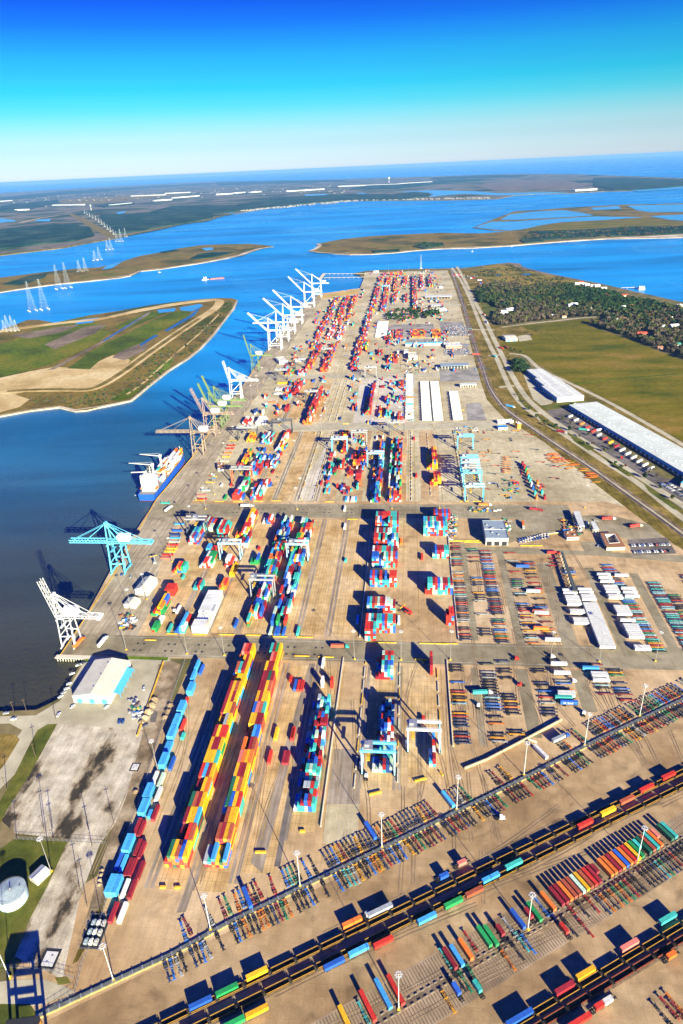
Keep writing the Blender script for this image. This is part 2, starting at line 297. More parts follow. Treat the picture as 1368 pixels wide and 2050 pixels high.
# cross roads
for v0, v1, uL, uR, m in [(484, 515, -322, 270, g_road), (764, 803, -338, 200, g_road), (1086, 1122, -300, 160, g_conc), (1400, 1432, -300, 140, g_conc), (1830, 1862, -300, 150, g_conc), (2180, 2215, -170, 170, g_conc)]:
    sheet('road', [(uL, v0), (uR, v0), (uR, v1), (uL, v1)], m, 0.12, px=False)
# stack pads with crane runways on each side
PADS_S = [(-156, -136, 262, 478), (-131, -111, 262, 478), (-104, -83, 276, 478), (-80, -62, 308, 474), (-34, -10, 345, 478), (0, 24, 352, 478)]
PADS_M = [(-260, -228, 522, 755), (-222, -196, 522, 755), (-190, -168, 522, 758), (-160, -136, 522, 758), (-130, -108, 522, 758), (-102, -80, 522, 758), (-74, -52, 522, 758), (-42, -10, 522, 745), (14, 44, 522, 740)]
for u0_, u1_, v0, v1 in PADS_S+PADS_M: sheet('stack_pad', [(u0_, v0), (u1_, v0), (u1_, v1), (u0_, v1)], g_pad if u1_ < -48 or v1 < 490 else g_yard, 0.10, px=False)
PADS_N = [(-238, -214, 812, 1080), (-206, -184, 812, 1080), (-176, -154, 812, 1080), (-120, -98, 812, 1080), (-84, -62, 812, 1080), (-54, -32, 812, 1080), (-26, -4, 812, 1080), (16, 40, 812, 1080), (-250, -228, 1126, 1396), (-216, -194, 1126, 1396), (-180, -158, 1126, 1396)]
for u0_, u1_, v0, v1 in PADS_N: sheet('stack_pad', [(u0_, v0), (u1_, v0), (u1_, v1), (u0_, v1)], g_pad if u1_ < -140 else g_yard, 0.10, px=False)
for u, v0, v1 in [(-160, 262, 480), (-134, 262, 480), (-108, 268, 480), (-82, 300, 480), (-76, 520, 760), (-105, 520, 760), (-133, 520, 760), (-164, 520, 760), (-193, 520, 760), (-225, 520, 760), (-36, 345, 480), (-8, 345, 480)]:
    for du in (-1.9, 1.9): sheet('crane_runway', [(u+du-1.1, v0), (u+du+1.1, v0), (u+du+1.1, v1), (u+du-1.1, v1)], g_lane, 0.13, px=False)
for u, v0, v1 in [(-180, 812, 1080), (-211, 812, 1080), (-150, 812, 1080), (-125, 812, 1080), (-222, 1126, 1396), (-187, 1126, 1396)]:
    for du in (-1.9, 1.9): sheet('crane_runway', [(u+du-1.1, v0), (u+du+1.1, v0), (u+du+1.1, v1), (u+du-1.1, v1)], g_lane, 0.13, px=False)
# dark joints of the turning squares where the runways cross the roads
sq = MB()
for v, us in [(498, (-252, -222, -193, -164, -134, -108, -82)), (783, (-225, -193, -164, -134, -105, -76))]:
    for u in us:
        for du in (-3, 3):
            for dv in (-5, 5): p = UV(u+du, v+dv); sq.box((p.x, p.y, 0.135), (2.3, 2.3, 0.02), -AX)
sq.build('turning_plates', mat('dark_steel_plate', (0.035, 0.036, 0.045), 0.5))['kind'] = 'structure'
# tarmac patches and lanes of the south yard
g_park = ground('car_park_asphalt', [(0.20, 0.185, 0.165), (0.28, 0.26, 0.23), (0.36, 0.335, 0.30)], 0.03, mid=.3)
for P_ in ([(884, 673), (940, 672), (926, 644), (880, 645)], [(812, 690), (893, 688), (890, 678), (812, 680)], [(888, 712), (942, 709), (934, 688), (890, 690)], [(882, 764), (962, 762), (955, 735), (880, 737)], [(936, 842), (975, 842), (962, 806), (934, 808)], [(760, 676), (870, 674), (868, 648), (766, 650)]): sheet('car_park', P_, g_park, 0.11)
for P_ in ([(706, 850), (830, 848), (828, 755), (722, 757)], [(586, 1002), (640, 1002), (700, 868), (668, 868)]): sheet('concrete_apron', P_, ground('pale_concrete', [(0.46, 0.42, 0.33), (0.56, 0.51, 0.41), (0.64, 0.59, 0.48)], 0.02, joints=(6.1, 6.1), mid=.2, jcol=.86), 0.085)
for u0_, u1_, v0, v1 in [(57.5, 64.5, 519, 700), (98, 106, 510, 690), (139, 153, 508, 660), (187, 197, 505, 650), (231, 240, 505, 640), (54, 60, 390, 480), (92, 102, 400, 480), (139, 150, 430, 480)]: sheet('road', [(u0_, v0), (u1_, v0), (u1_, v1), (u0_, v1)], g_road, 0.10, px=False)
sheet('gate_plaza', [(1003, 1095), (1010, 1050), (1060, 1030), (1130, 1034), (1215, 1030), (1300, 1050), (1345, 1090), (1250, 1078), (1200, 1062), (1120, 1062), (1060, 1072)], g_road, 0.10)
sheet('road', [(905, 1098), (1010, 1094), (1100, 1100), (1368, 1112), (1368, 1126), (1190, 1112), (1010, 1108), (905, 1110)], g_road, 0.095)
sheet('car_park', [(1256, 1080), (1335, 1076), (1355, 1108), (1268, 1112)], g_dark, 0.11)
sheet('car_park', [(1160, 1085), (1212, 1083), (1228, 1108), (1175, 1110)], g_road, 0.11)
sheet('yellow_yard', [(636, 592.5), (720, 580.5), (716, 587), (690, 591), (640, 598)], ground('ochre_paving', [(0.42, 0.27, 0.07), (0.55, 0.37, 0.10)], .02), 0.11)
lm = MB(); lw = MB()
def line(b_, u0, v0, u1, v1, w_=.35):
    p_, q_ = UV(u0, v0, .165), UV(u1, v1, .165); b_.bar(tuple(p_), tuple(q_), w_, .02)
for u in (-170, -146, -120, -96, -56, -40, -5, 28): line(lm, u, 300 if u < -60 else 350, u, 478)
for u in (-206, -178, -149, -119, -91, -63, -48, -6, 10): line(lm, u, 520, u, 758)
for u in (-248, -209, -151, -148, -140, -136, -128, -124, -92, -58, -29, -1, 8, 44, 70): line(lm, u, 815, u, 1082, .5)
for u in (-256, -222, -186, -152, -146, -140, -134, -128, -120, -60, 4, 60): line(lm, u, 1126, u, 1398, .6)
for u in (-160, -152, -146, -60, -20, 20): line(lm, u, 1435, u, 1826, .7); line(lm, u-4, 1866, u-4, 2176, .8)
for v in (487, 512, 767, 800, 1089, 1119): line(lw, -290, v, 180, v, .25)
for k in range(7): line(lw, -46+k*3.2, 300, -46+k*3.2, 318, .2)
for k in range(24): line(lw, 100, 520+k*6, 142, 520+k*6, .15); line(lw, 60, 520+k*6.7, 98, 520+k*6.7, .15)
lm.build('lane_marking', ground('worn_yellow_line', [(0.30, 0.20, 0.06), (0.55, 0.36, 0.06)], .2))['kind'] = 'structure'; lw.build('lane_marking', ground('worn_white_line', [(0.38, 0.34, 0.28), (0.62, 0.60, 0.56)], .2))['kind'] = 'structure'
sheet('tarmac_patch', [(-100, 283), (-91, 276), (-84, 480), (-88, 480)], g_lane, 0.115, px=False)
sheet('tarmac_patch', [auv(549, 1735), auv(561, 1735), auv(590, 1560), auv(583, 1560)], g_dark, 0.12, px=False)
sheet('tarmac_patch', [auv(654, 1610), auv(720, 1610), auv(724, 1500), auv(667, 1500)], g_lane, 0.12, px=False)
sheet('concrete_patch', [auv(647, 1690), auv(716, 1682), auv(720, 1610), auv(654, 1610)], g_yardN, 0.12, px=False)
sheet('tarmac_patch', [auv(353, 1828), auv(372, 1826), auv(394, 1760), auv(380, 1756)], g_lane, 0.12, px=False)
# ballast beds of the container trains and their rails
m_rail = mat('rail_steel', (0.16, 0.12, 0.09), 0.35, 0.7)
T_DIR = Vector((15.1, 6.55, 0)).normalized(); T_NRM = Vector((-T_DIR.y, T_DIR.x, 0))
TRK = [(at(617, 1913), 0), (at(607, 1953), 1), (at(1181, 1965), 2), (at(1288, 1931), 3)]
for p, k in TRK:
    a_, c_ = p-T_DIR*330, p+T_DIR*420
    mb = MB(); mb.bar((a_.x, a_.y, 0.09), (c_.x, c_.y, 0.09), 4.6, 0.06); mb.build('railway_track_bed', g_ballast)['kind'] = 'structure'
    mb = MB()
    for s in (-.75, .75): mb.bar(tuple(a_+T_NRM*s+Vector((0, 0, .16))), tuple(c_+T_NRM*s+Vector((0, 0, .16))), 0.14, 0.12)
    mb.build('railway_track', m_rail)['kind'] = 'structure'
# parking strips with wheel ruts between the trains
g_rut = ground('rutted_strip', [(0.22, 0.155, 0.095), (0.31, 0.225, 0.14), (0.40, 0.30, 0.20)], 0.03, mid=0.35)
pb0, pb1 = Vector((-60, 166.5, 0)), Vector((330, 351, 0)); PD = (pb1-pb0).normalized(); PN = Vector((-PD.y, PD.x, 0))
for s in (-1, 1):
    q = [pb0+PN*s*1.5, pb1+PN*s*1.5, pb1+PN*s*15, pb0+PN*s*15]
    sheet('parking_strip', [uv_of(x) for x in q], g_rut, 0.09, px=False)
ruts = MB(); t = 0
while t < (pb1-pb0).length:
    for s in (-1, 1):
        p = pb0+PD*t+PN*s*8.2; ruts.bar((p.x-PN.x*6, p.y-PN.y*6, 0.105), (p.x+PN.x*6, p.y+PN.y*6, 0.105), 0.55, 0.02)
    t += 1.75
ruts.build('wheel_ruts', ground('rubber_marks', [(0.13, 0.095, 0.06), (0.20, 0.145, 0.095)], 0.2))['kind'] = 'structure'
# the paving south of the chassis row is older and browner
g_yardS = ground('old_yard_concrete', [(0.26, 0.165, 0.080), (0.38, 0.255, 0.130), (0.47, 0.335, 0.185)], 0.011, joints=(6.1, 6.1), streak=0, mid=.3, jcol=.84, stain=.35, tile=.86)
sheet('yard_pavement', [uv_of(Vector((-195, 192, 0))), uv_of(Vector((112, 338, 0))), uv_of(Vector((290, 424, 0))), uv_of(Vector((600, 560, 0))), uv_of(Vector((900, 60, 0))), uv_of(Vector((-260, 60, 0)))], g_yardS, 0.056, px=False)
# ---- south west: dirt lot, grass, lanes
sheet('worn_lot', [(115, 1449), (214, 1456), (283, 1462), (300, 1478), (270, 1600), (200, 1690), (160, 1800), (125, 1960), (30, 1915), (60, 1838), (100, 1740), (135, 1680), (30, 1668), (0, 1640), (0, 1625), (40, 1575)], g_lot, 0.06)
sheet('worn_lot', [(122, 1400), (160, 1340), (175, 1313), (255, 1320), (335, 1312), (348, 1330), (300, 1462), (214, 1458), (110, 1452), (110, 1418)], g_conc, 0.055)
sheet('dirt_path', [(318, 1330), (342, 1322), (362, 1330), (335, 1420), (300, 1540), (262, 1650), (225, 1750), (195, 1850), (170, 1850), (205, 1720), (255, 1590), (285, 1470)], g_dirt, 0.075)
sheet('lane', [(-80, 1430), (0, 1434), (72, 1432), (122, 1402), (112, 1448), (90, 1462), (40, 1540), (0, 1580), (-60, 1640), (-60, 1590), (0, 1520), (45, 1462), (20, 1448), (-80, 1452)], g_conc, 0.065)
sheet('grass_verge', [(115, 1449), (95, 1450), (75, 1462), (60, 1490), (20, 1570), (-20, 1640), (-20, 1690), (15, 1620), (60, 1550)], g_grass, 0.085)
sheet('grass_verge', [(0, 1470), (30, 1470), (40, 1480), (10, 1530), (-40, 1590), (-60, 1560)], g_verge, 0.085)
sheet('grass_verge', [(30, 1679), (135, 1685), (128, 1702), (95, 1775), (60, 1840), (34, 1905), (10, 1940), (-120, 1940), (-100, 1760), (0, 1700)], g_grass, 0.085)
sheet('grass_verge', [(200, 1840), (218, 1790), (178, 1850), (145, 1930), (155, 1925), (170, 1900)], g_verge, 0.09)
sheet('grass_verge', [(110, 1957), (135, 1955), (142, 1968), (117, 1972)], g_grass, 0.09)
sheet('grass_verge', [(-60, 2010), (60, 2010), (85, 2045), (85, 2080), (-60, 2080)], g_grass, 0.085)
sheet('grass_verge', [(176, 1312), (183, 1309), (177, 1325), (168, 1325)], g_bright, 0.085)
sheet('grass_verge', [(253, 1310), (338, 1311), (336, 1322), (250, 1319)], g_bright, 0.085)
sheet('lane', [(-60, 1975), (20, 1962), (85, 1960), (125, 1972), (150, 1985), (90, 2010), (0, 2020), (-60, 2020)], g_conc, 0.07)
sheet('sand_heap_strip', [(310, 1395), (318, 1400), (292, 1450), (280, 1448)], g_sand, 0.11)
sheet('mud_pool', [(305, 1420), (316, 1425), (312, 1446), (300, 1446)], g_dark, 0.115)
# ---- east corridor: verge, rail line, highway, medians
sheet('grass_verge', [(896, 541), (985, 542), (1010, 600), (1010, 650), (1032, 700), (1070, 760), (1130, 830), (1400, 1030), (1400, 1120), (1350, 1090), (1200, 975), (1090, 885), (1010, 838), (975, 800), (955, 740), (935, 660), (915, 590), (905, 560)], g_verge, 0.07)
RAIL = smooth_px([(904, 540), (909, 556), (918, 580), (928, 612), (941, 660), (955, 705), (968, 742), (980, 775), (1000, 805), (1025, 828), (1065, 856), (1115, 890), (1180, 933), (1260, 990), (1330, 1040), (1400, 1092)])
ribbon('railway_track_bed', RAIL, 13, g_ballast, 0.10)
for off, w_ in ((0, 2.2), (0, .8)): pass
ribbon('railway_track', [(x+0.2, y) for x, y in RAIL], 2.6, g_conc, 0.14)
ribbon('railway_track', [(x+1.2-(y-540)*0.006, y+3.2*(y-500)/560) for x, y in RAIL], 1.8, m_rail, 0.16)
HW1 = smooth_px([(905, 536), (922, 560), (935, 585), (947, 612), (960, 645), (978, 685), (995, 718), (1012, 757), (1026, 785), (1048, 812), (1076, 834), (1110, 857), (1151, 884), (1201, 918), (1276, 966), (1350, 1024), (1400, 1062)])
HW2 = smooth_px([(915, 534), (930, 560), (944, 590), (957, 615), (972, 642), (990, 680), (1006, 712), (1026, 752), (1046, 785), (1066, 808), (1096, 833), (1138, 862), (1201, 903), (1276, 952), (1368, 1012), (1420, 1046)])
ribbon('road', HW1, 10, g_conc, 0.13); ribbon('road', HW2, 11, g_conc, 0.13)
for a_, c_ in [((978, 712), (1006, 710)), ((945, 660), (990, 660)), ((935, 610), (960, 608)), ((1000, 775), (1030, 772)), ((1070, 828), (1090, 826))]: ribbon('road', [a_, c_], 9, g_conc, 0.15)
sheet('forecourt', [(1048, 750), (1068, 748), (1112, 795), (1105, 808), (1085, 812), (1068, 800)], g_conc, 0.09)
sheet('truck_court', [(1090, 818), (1128, 812), (1150, 826), (1250, 900), (1368, 985), (1420, 1020), (1420, 1060), (1340, 1000), (1290, 965), (1180, 890), (1110, 840)], g_dark, 0.09)
sheet('car_park', [(1308, 960), (1340, 958), (1400, 990), (1400, 1020), (1355, 1000), (1318, 975)], g_dark, 0.12)
for P_ in ([(1136, 865), (1165, 880), (1192, 898), (1178, 902), (1150, 884)], [(1204, 912), (1235, 930), (1272, 952), (1258, 954), (1225, 932)], [(1287, 966), (1340, 1002), (1368, 1022), (1350, 1020), (1300, 985)], [(1072, 826), (1095, 842), (1126, 858), (1112, 860), (1085, 845)], [(1036, 790), (1052, 805), (1064, 818), (1054, 818), (1040, 802)]):
    sheet('grass_median', P_, g_grass, 0.14)
# pasture, brown corner and field road
FROAD = smooth_px([(1020, 708), (1050, 712), (1072, 731), (1086, 741), (1125, 760), (1166, 779), (1226, 809), (1276, 837), (1330, 868), (1400, 910)])
sheet('pasture', [(1003, 683), (1000, 700), (1045, 708), (1075, 728), (1125, 755), (1230, 806), (1400, 900), (1560, 960), (1700, 900), (1460, 755), (1368, 722), (1253, 677), (1172, 650), (1215, 643), (1205, 638), (1159, 640), (1060, 650), (1015, 656)], g_field, 0.08)
sheet('bare_corner', [(990, 655), (1040, 650), (1062, 664), (1035, 672), (1005, 685), (998, 682)], g_verge, 0.10)
sheet('grass_verge', [(1098, 742), (1125, 757), (1230, 808), (1400, 900), (1400, 940), (1276, 858), (1180, 806), (1120, 778)], g_verge, 0.075)
sheet('grass_verge', [(1080, 812), (1113, 808), (1172, 802), (1178, 806), (1140, 815), (1092, 822)], g_grass, 0.10)
ribbon('field_road', FROAD, 9, g_conc, 0.13)
ribbon('field_road', [(1005, 655), (1060, 648), (1159, 637), (1195, 634)], 8, g_conc, 0.13)
ribbon('field_track', [(1146, 770), (1215, 760), (1300, 753), (1368, 748), (1460, 742)], 7, g_green, 0.10)
ribbon('field_track', [(1150, 785), (1240, 762), (1320, 757), (1420, 740)], 3, g_grass, 0.105)
sheet('driveway', [(1036, 673), (1060, 669), (1066, 680), (1040, 684)], g_conc, 0.11)
sheet('grass_clearing', [(962, 607), (990, 607), (1005, 622), (985, 632), (968, 628)], g_grass, 0.09)
# northern marsh and its beach
sheet('marsh', [(940, 545), (985, 531), (1030, 530), (1052, 538), (1100, 549), (1150, 559), (1185, 566), (1130, 572), (1095, 570), (1060, 575), (1000, 567), (965, 557)], g_marsh, 0.08)
ribbon('beach', [(1012, 526.5), (1036, 528.5), (1034, 532.5), (1054, 539), (1100, 549.4), (1150, 558.8), (1200, 568), (1260, 582)], [40, 34, 38, 30, 24, 16, 8, 4], g_mud, 0.16)
for q in ([(1046, 548), (1062, 547.5), (1062, 550.5), (1048, 551)], [(992, 550), (1002, 549), (1003, 551.5), (994, 552.5)]): sheet('pond', q, g_pond, 0.14)
# ---- spoil island opposite the quay
land('island', [(-320, 690), (0, 661), (55, 640.5), (75, 640), (110, 646), (180, 631), (240, 622), (300, 611), (345, 605), (400, 599), (440, 596.5), (465, 597), (476, 601), (470, 617), (452, 640), (430, 668), (405, 695), (380, 716), (340, 741), (300, 772), (280, 789), (265, 801), (235, 808), (200, 815), (175, 821), (150, 823), (118, 815), (60, 822), (0, 833), (-320, 870)], g_isle, -1.5, g_beach)
ribbon('beach', [(475, 602), (468, 618), (450, 642), (428, 669), (403, 696), (378, 717), (338, 742), (298, 773), (278, 790), (263, 802), (200, 814), (150, 821.5), (118, 814), (60, 821), (0, 832)], [5, 8, 7, 6, 5, 7, 6, 5, 5, 6, 5, 8, 5, 4, 5], g_beach, -1.38, zc=-1.5)
sheet('sand', [(0, 757), (60, 744), (110, 735), (160, 738), (185, 730), (225, 712), (245, 712), (262, 722), (240, 745), (185, 776), (130, 782), (60, 782), (30, 790), (60, 800), (40, 815), (0, 826), (-100, 840), (-100, 765)], g_sand, -1.42, zc=-1.5)
for P_ in ([(0, 690), (60, 668), (130, 655), (180, 645), (215, 655), (150, 690), (90, 705), (0, 720)], [(0, 715), (90, 690), (150, 678), (200, 662), (225, 664), (180, 695), (105, 728), (60, 742), (0, 756)], [(135, 738), (190, 700), (250, 670), (300, 645), (345, 625), (385, 618), (380, 632), (330, 658), (280, 690), (205, 718), (180, 740)], [(228, 655), (290, 627), (330, 620), (340, 625), (290, 645), (255, 660)]):
    sheet('marsh_grass', P_, g_green, -1.40, zc=-1.5)
for P_ in ([(240, 705), (275, 690), (300, 688), (290, 702), (250, 722), (225, 716)], [(20, 672), (120, 655), (160, 650), (130, 664), (60, 678)], [(90, 690), (170, 655), (215, 650), (190, 668), (110, 700)]): sheet('mud_flat', P_, g_mud, -1.38, zc=-1.5)
sheet('bright_grass', [(298, 752), (330, 722), (348, 718), (340, 735), (312, 756)], g_bright, -1.37, zc=-1.5)
sheet('bright_grass', [(220, 800), (255, 778), (280, 780), (262, 796), (240, 804)], g_green, -1.36, zc=-1.5)
DIKE = smooth_px([(-60, 679), (0, 664), (60, 655), (130, 646), (200, 639), (280, 622), (340, 611), (400, 603), (432, 601), (440, 606), (428, 620), (400, 638), (350, 671), (300, 706), (250, 742), (205, 770), (175, 780), (130, 780), (60, 781), (0, 786), (-60, 796)])
ribbon('dike_road', DIKE, [34]*20+[46]*12+[30]*(len(DIKE)-32), g_sand, -1.2, thick=0.35, zc=-1.5)
ribbon('dike_crown', DIKE[44:76], 14, g_verge, -1.1, zc=-1.5)
for P_ in ([(302, 624), (290, 630), (200, 686), (140, 718), (95, 742), (110, 740), (212, 684), (296, 632)],): sheet('ditch', P_, g_mud, -1.3, zc=-1.5)
for P_ in ([(405, 612), (380, 632), (330, 662), (335, 664), (390, 632)], [(310, 671), (280, 690), (283, 693), (318, 672)], [(302, 624), (250, 655), (205, 683), (209, 684), (258, 653)]): sheet('ditch', P_, g_pond, -1.25, zc=-1.5)
for P_ in ([(360, 616), (400, 609), (408, 612), (385, 624), (362, 622)], [(315, 621), (352, 617), (350, 624), (318, 627)], [(165, 640), (200, 636), (185, 646), (150, 650)]): sheet('pond', P_, g_lagoon, -1.24, zc=-1.5)
ribbon('dike_road', smooth_px([(440, 628), (400, 668), (345, 715), (290, 765), (255, 790)]), 6, g_sand, -1.34, zc=-1.5)
# ---- middle island
land('island', [(-300, 605), (-300, 580), (0, 556), (78, 546), (150, 538), (200, 535), (225, 528), (244, 524), (281, 512), (325, 504.5), (360, 497), (400, 491), (440, 489), (500, 488), (530, 490.5), (549, 493.5), (520, 498), (494, 506), (481, 512), (455, 517), (428, 522), (395, 528), (360, 533), (320, 539), (282, 543), (262, 552), (240, 556), (175, 563), (113, 569), (31, 580), (0, 585)], g_isle, -1.5, g_beach)
ribbon('beach', [(549, 493.5), (520, 498), (494, 506), (481, 511.5), (428, 521.5), (360, 532.5), (282, 542.5), (262, 551.5), (175, 562.3), (113, 568.3), (31, 579.3), (-60, 591)], [12, 30, 40, 34, 22, 20, 20, 24, 14, 14, 12, 12], g_beach, -1.3, zc=-1.5)
for P_ in ([(396, 510), (425, 505), (470, 505), (440, 513), (400, 519), (380, 520)], [(5, 570), (60, 553), (95, 548), (90, 556), (40, 572)], [(320, 505.5), (350, 500.5), (358, 502), (330, 507)]): sheet('scrub', P_, g_forest, 1.0, thick=2.6, zc=-1.5)
sheet('sand', [(455, 492.5), (500, 489.5), (535, 493), (480, 500), (465, 498)], g_verge, -1.35, zc=-1.5)
for P_ in ([(404, 497), (425, 495.5), (428, 500), (412, 502)], [(215, 531), (245, 524.5), (225, 537), (205, 540)]): sheet('pond', P_, g_lagoon, -1.3, zc=-1.5)
# ---- long island with diked lagoons
land('island', [(619, 502.5), (632, 497.5), (640, 491), (638, 488), (655, 484), (690, 478), (740, 473), (790, 470), (883, 466), (966, 467), (1018, 463), (985, 461), (946, 456), (975, 444), (1030, 423), (1080, 420), (1132, 416), (1248, 409.5), (1310, 408.5), (1420, 405), (1900, 395), (1900, 470), (1480, 474), (1368, 475), (1290, 477), (1215, 478), (1132, 483), (1070, 488), (1024, 492), (950, 496), (883, 498), (828, 502), (790, 506), (744, 509), (700, 509.5), (669, 508)], g_isle, -1.5, g_beach)
ribbon('beach', [(619, 502.5), (645, 506), (669, 507.3), (744, 508.3), (828, 501.2), (883, 497.4), (1024, 491.4), (1132, 482.4), (1215, 477.2), (1290, 475), (1368, 472), (1460, 471)], [20, 24, 16, 12, 20, 22, 26, 22, 40, 90, 150, 160], g_beach, -1.3, zc=-1.5)
ribbon('beach', [(637, 488), (641, 492), (633, 498), (622, 502.5)], 24, g_beach, -1.25, zc=-1.5)
for P_ in ([(951, 455.5), (984, 444), (1030, 443.5), (1190, 433.5), (1290, 435), (1215, 440.5), (1125, 445), (1090, 450), (1045, 459.5), (1020, 462), (985, 459.5)], [(1002, 440), (1020, 429.5), (1070, 423.5), (1130, 421), (1165, 426), (1190, 431.5), (1140, 434.5), (1030, 440.5)], [(1182, 416.5), (1238, 412.5), (1245, 418), (1190, 421)], [(1256, 412), (1310, 410.5), (1420, 408), (1420, 424), (1300, 425), (1275, 421)], [(1300, 433), (1420, 427), (1420, 446), (1340, 440)]):
    sheet('lagoon', P_, g_lagoon, -1.25, zc=-1.5)
sheet('marsh_grass', [(1050, 460), (1095, 451), (1135, 446), (1220, 441), (1290, 437), (1368, 447), (1368, 452), (1250, 455), (1150, 462), (1070, 463)], g_field, -1.2, zc=-1.5)
for P_ in ([(1062, 463), (1150, 462), (1250, 455), (1420, 452), (1420, 466), (1300, 470), (1200, 474), (1100, 480), (1040, 482), (1090, 472)], [(826, 494), (850, 487), (885, 487), (890, 492), (850, 499)], [(744, 503), (800, 500), (800, 504), (750, 507)], [(1040, 481), (1080, 478), (1090, 484), (1050, 487)]): sheet('scrub', P_, g_forest, 1.5, thick=3.4, zc=-1.5)
# ---- far shore with woods, fields, lagoons
land('far_shore', [(-600, 560), (-100, 524), (0, 511), (125, 496), (181, 485), (231, 477), (313, 460), (360, 449), (407, 443), (419, 440), (440, 433), (469, 428), (525, 418.5), (588, 411), (650, 405), (713, 402), (828, 401), (900, 400.5), (995, 398), (1030, 391), (1070, 388.5), (1149, 386), (1211, 383), (1269, 382), (1368, 376), (1600, 372), (1600, 362), (1368, 356.5), (1265, 352.5), (1140, 348.5), (1050, 348), (966, 349.5), (900, 352), (828, 354), (700, 358), (588, 361.5), (428, 363), (281, 370), (156, 377), (0, 386), (-600, 410)], g_farland, 0.5, g_verge)
ribbon('beach', [(-60, 518), (0, 510), (125, 495.3), (181, 484.5), (231, 476.5), (313, 459.5), (360, 448.7), (407, 442.7), (440, 432.8), (469, 427.8)], [30, 30, 34, 36, 40, 60, 70, 90, 60, 30], g_verge, 0.9, zc=0.5)
def woods(P_, h=9.0): sheet('forest', P_, g_forest, 0.5+h, thick=h, zc=0.5+h)
woods([(-60, 505), (0, 497), (90, 486), (150, 480), (190, 470), (180, 455), (150, 450), (110, 447), (60, 452), (0, 460), (-60, 465)])
woods([(200, 430), (300, 427), (400, 424), (430, 421), (425, 436), (400, 441), (330, 452), (260, 464), (235, 466), (210, 448)])
woods([(300, 424), (345, 412), (400, 410), (520, 412), (520, 416), (440, 426), (420, 428)])
woods([(470, 410), (560, 395), (700, 388), (800, 389), (828, 398), (700, 400), (600, 407), (530, 414)])
woods([(0, 424), (60, 418), (120, 405), (115, 400), (60, 405), (0, 412)]); woods([(190, 411), (250, 404), (270, 407), (210, 415)])
woods([(0, 396), (100, 385), (200, 378), (330, 371), (430, 366), (420, 369), (300, 376), (120, 390), (0, 402)])
woods([(430, 364), (560, 361), (690, 360), (690, 363), (560, 367), (440, 371)])
woods([(700, 378), (800, 377), (900, 366), (990, 360), (960, 358), (860, 362), (740, 370)]); woods([(800, 398), (860, 392), (860, 386), (830, 384), (790, 388)])
woods([(1190, 356), (1260, 355), (1368, 360), (1368, 372), (1290, 378), (1230, 379), (1190, 372)]); woods([(860, 356), (960, 351), (1060, 350), (1040, 354), (940, 357), (880, 360)])
for P_ in ([(150, 470), (165, 462), (190, 460), (188, 467)], [(105, 405), (150, 398), (330, 388), (380, 388), (290, 398), (180, 409)], [(950, 372), (980, 366), (1060, 360), (1130, 362), (1185, 370), (1150, 376), (1060, 379), (990, 381)], [(50, 450), (110, 444), (130, 447), (70, 455)]): sheet('field', P_, g_verge if P_[0][0] in (150, 105) else ground('brown_field', [(0.10, 0.08, 0.065), (0.15, 0.115, 0.09), (0.19, 0.15, 0.11)], 0.003), 1.0, zc=0.5, thick=0.4)
for P_ in ([(0, 437), (30, 441), (32, 443), (0, 446)], [(75, 440), (102, 438), (100, 443), (70, 443)], [(412, 412), (425, 413), (470, 427), (466, 428)], [(610, 390), (650, 388), (660, 391), (640, 396), (612, 394)], [(700, 390), (725, 386), (735, 388), (715, 392)], [(800, 384), (870, 381), (950, 383), (1000, 387), (1100, 384.5), (1140, 385.5), (1060, 389), (1000, 391.5), (930, 388), (880, 392), (860, 394), (868, 388)], [(1265, 381), (1368, 372.5), (1368, 378), (1275, 383.5)], [(232, 425), (250, 423), (252, 425), (238, 429)]): sheet('inlet', P_, g_lagoon, 0.9, zc=0.5, thick=0.3)
ribbon('cleared_strip', smooth_px([(140, 428), (165, 440), (190, 455), (215, 468), (228, 474)]), [40, 60, 70, 80, 80, 80, 80, 80, 80, 80, 80, 80, 80, 80, 80, 80, 80], g_verge, 1.1, zc=0.5)
ribbon('cleared_strip', [(40, 446), (80, 437), (120, 431), (145, 429)], 40, g_sand, 1.05, zc=0.5)

# tyre tracks worn into the paving
tm_ = MB(); rt_ = random.Random(41)
def track(p_, d_, n_, bend, z_):
    for k in range(n_):
        q_ = p_+d_*9; s_ = Vector((-d_.y, d_.x, 0))
        for o_ in (-1.0, 1.0): tm_.face([p_+s_*(o_-.28)+Vector((0, 0, z_)), p_+s_*(o_+.28)+Vector((0, 0, z_)), q_+s_*(o_+.28)+Vector((0, 0, z_)), q_+s_*(o_-.28)+Vector((0, 0, z_))][::-1])
        p_ = q_; d_ = (d_+s_*bend*rt_.uniform(.3, 1)).normalized()
for k in range(150):
    if k < 60: u_, v_ = rt_.uniform(-200, 60), rt_.uniform(262, 440); track(UV(u_, v_), (A+B*rt_.uniform(-.08, .08)).normalized(), rt_.randint(4, 12), rt_.uniform(-.06, .06), .17+k*.0004)
    elif k < 105: x_ = rt_.uniform(-60, 300); track(Vector((x_, 228+x_*.434+rt_.uniform(2, 26)-(44 if k % 2 else 0), 0)), T_DIR, rt_.randint(6, 18), rt_.uniform(-.02, .02), .17+k*.0004)
    else: u_, v_ = rt_.uniform(40, 200), rt_.choice((rt_.uniform(392, 480), rt_.uniform(520, 640))); track(UV(u_, v_), (A*rt_.choice((1, -1))+B*rt_.uniform(-.1, .1)).normalized(), rt_.randint(4, 10), rt_.uniform(-.12, .12), .17+k*.0004)
tm_.build('tyre_tracks', ground('tyre_track_rubber', [(0.20, 0.135, 0.075), (0.30, 0.21, 0.12), (0.40, 0.285, 0.17)], .05))['kind'] = 'structure'
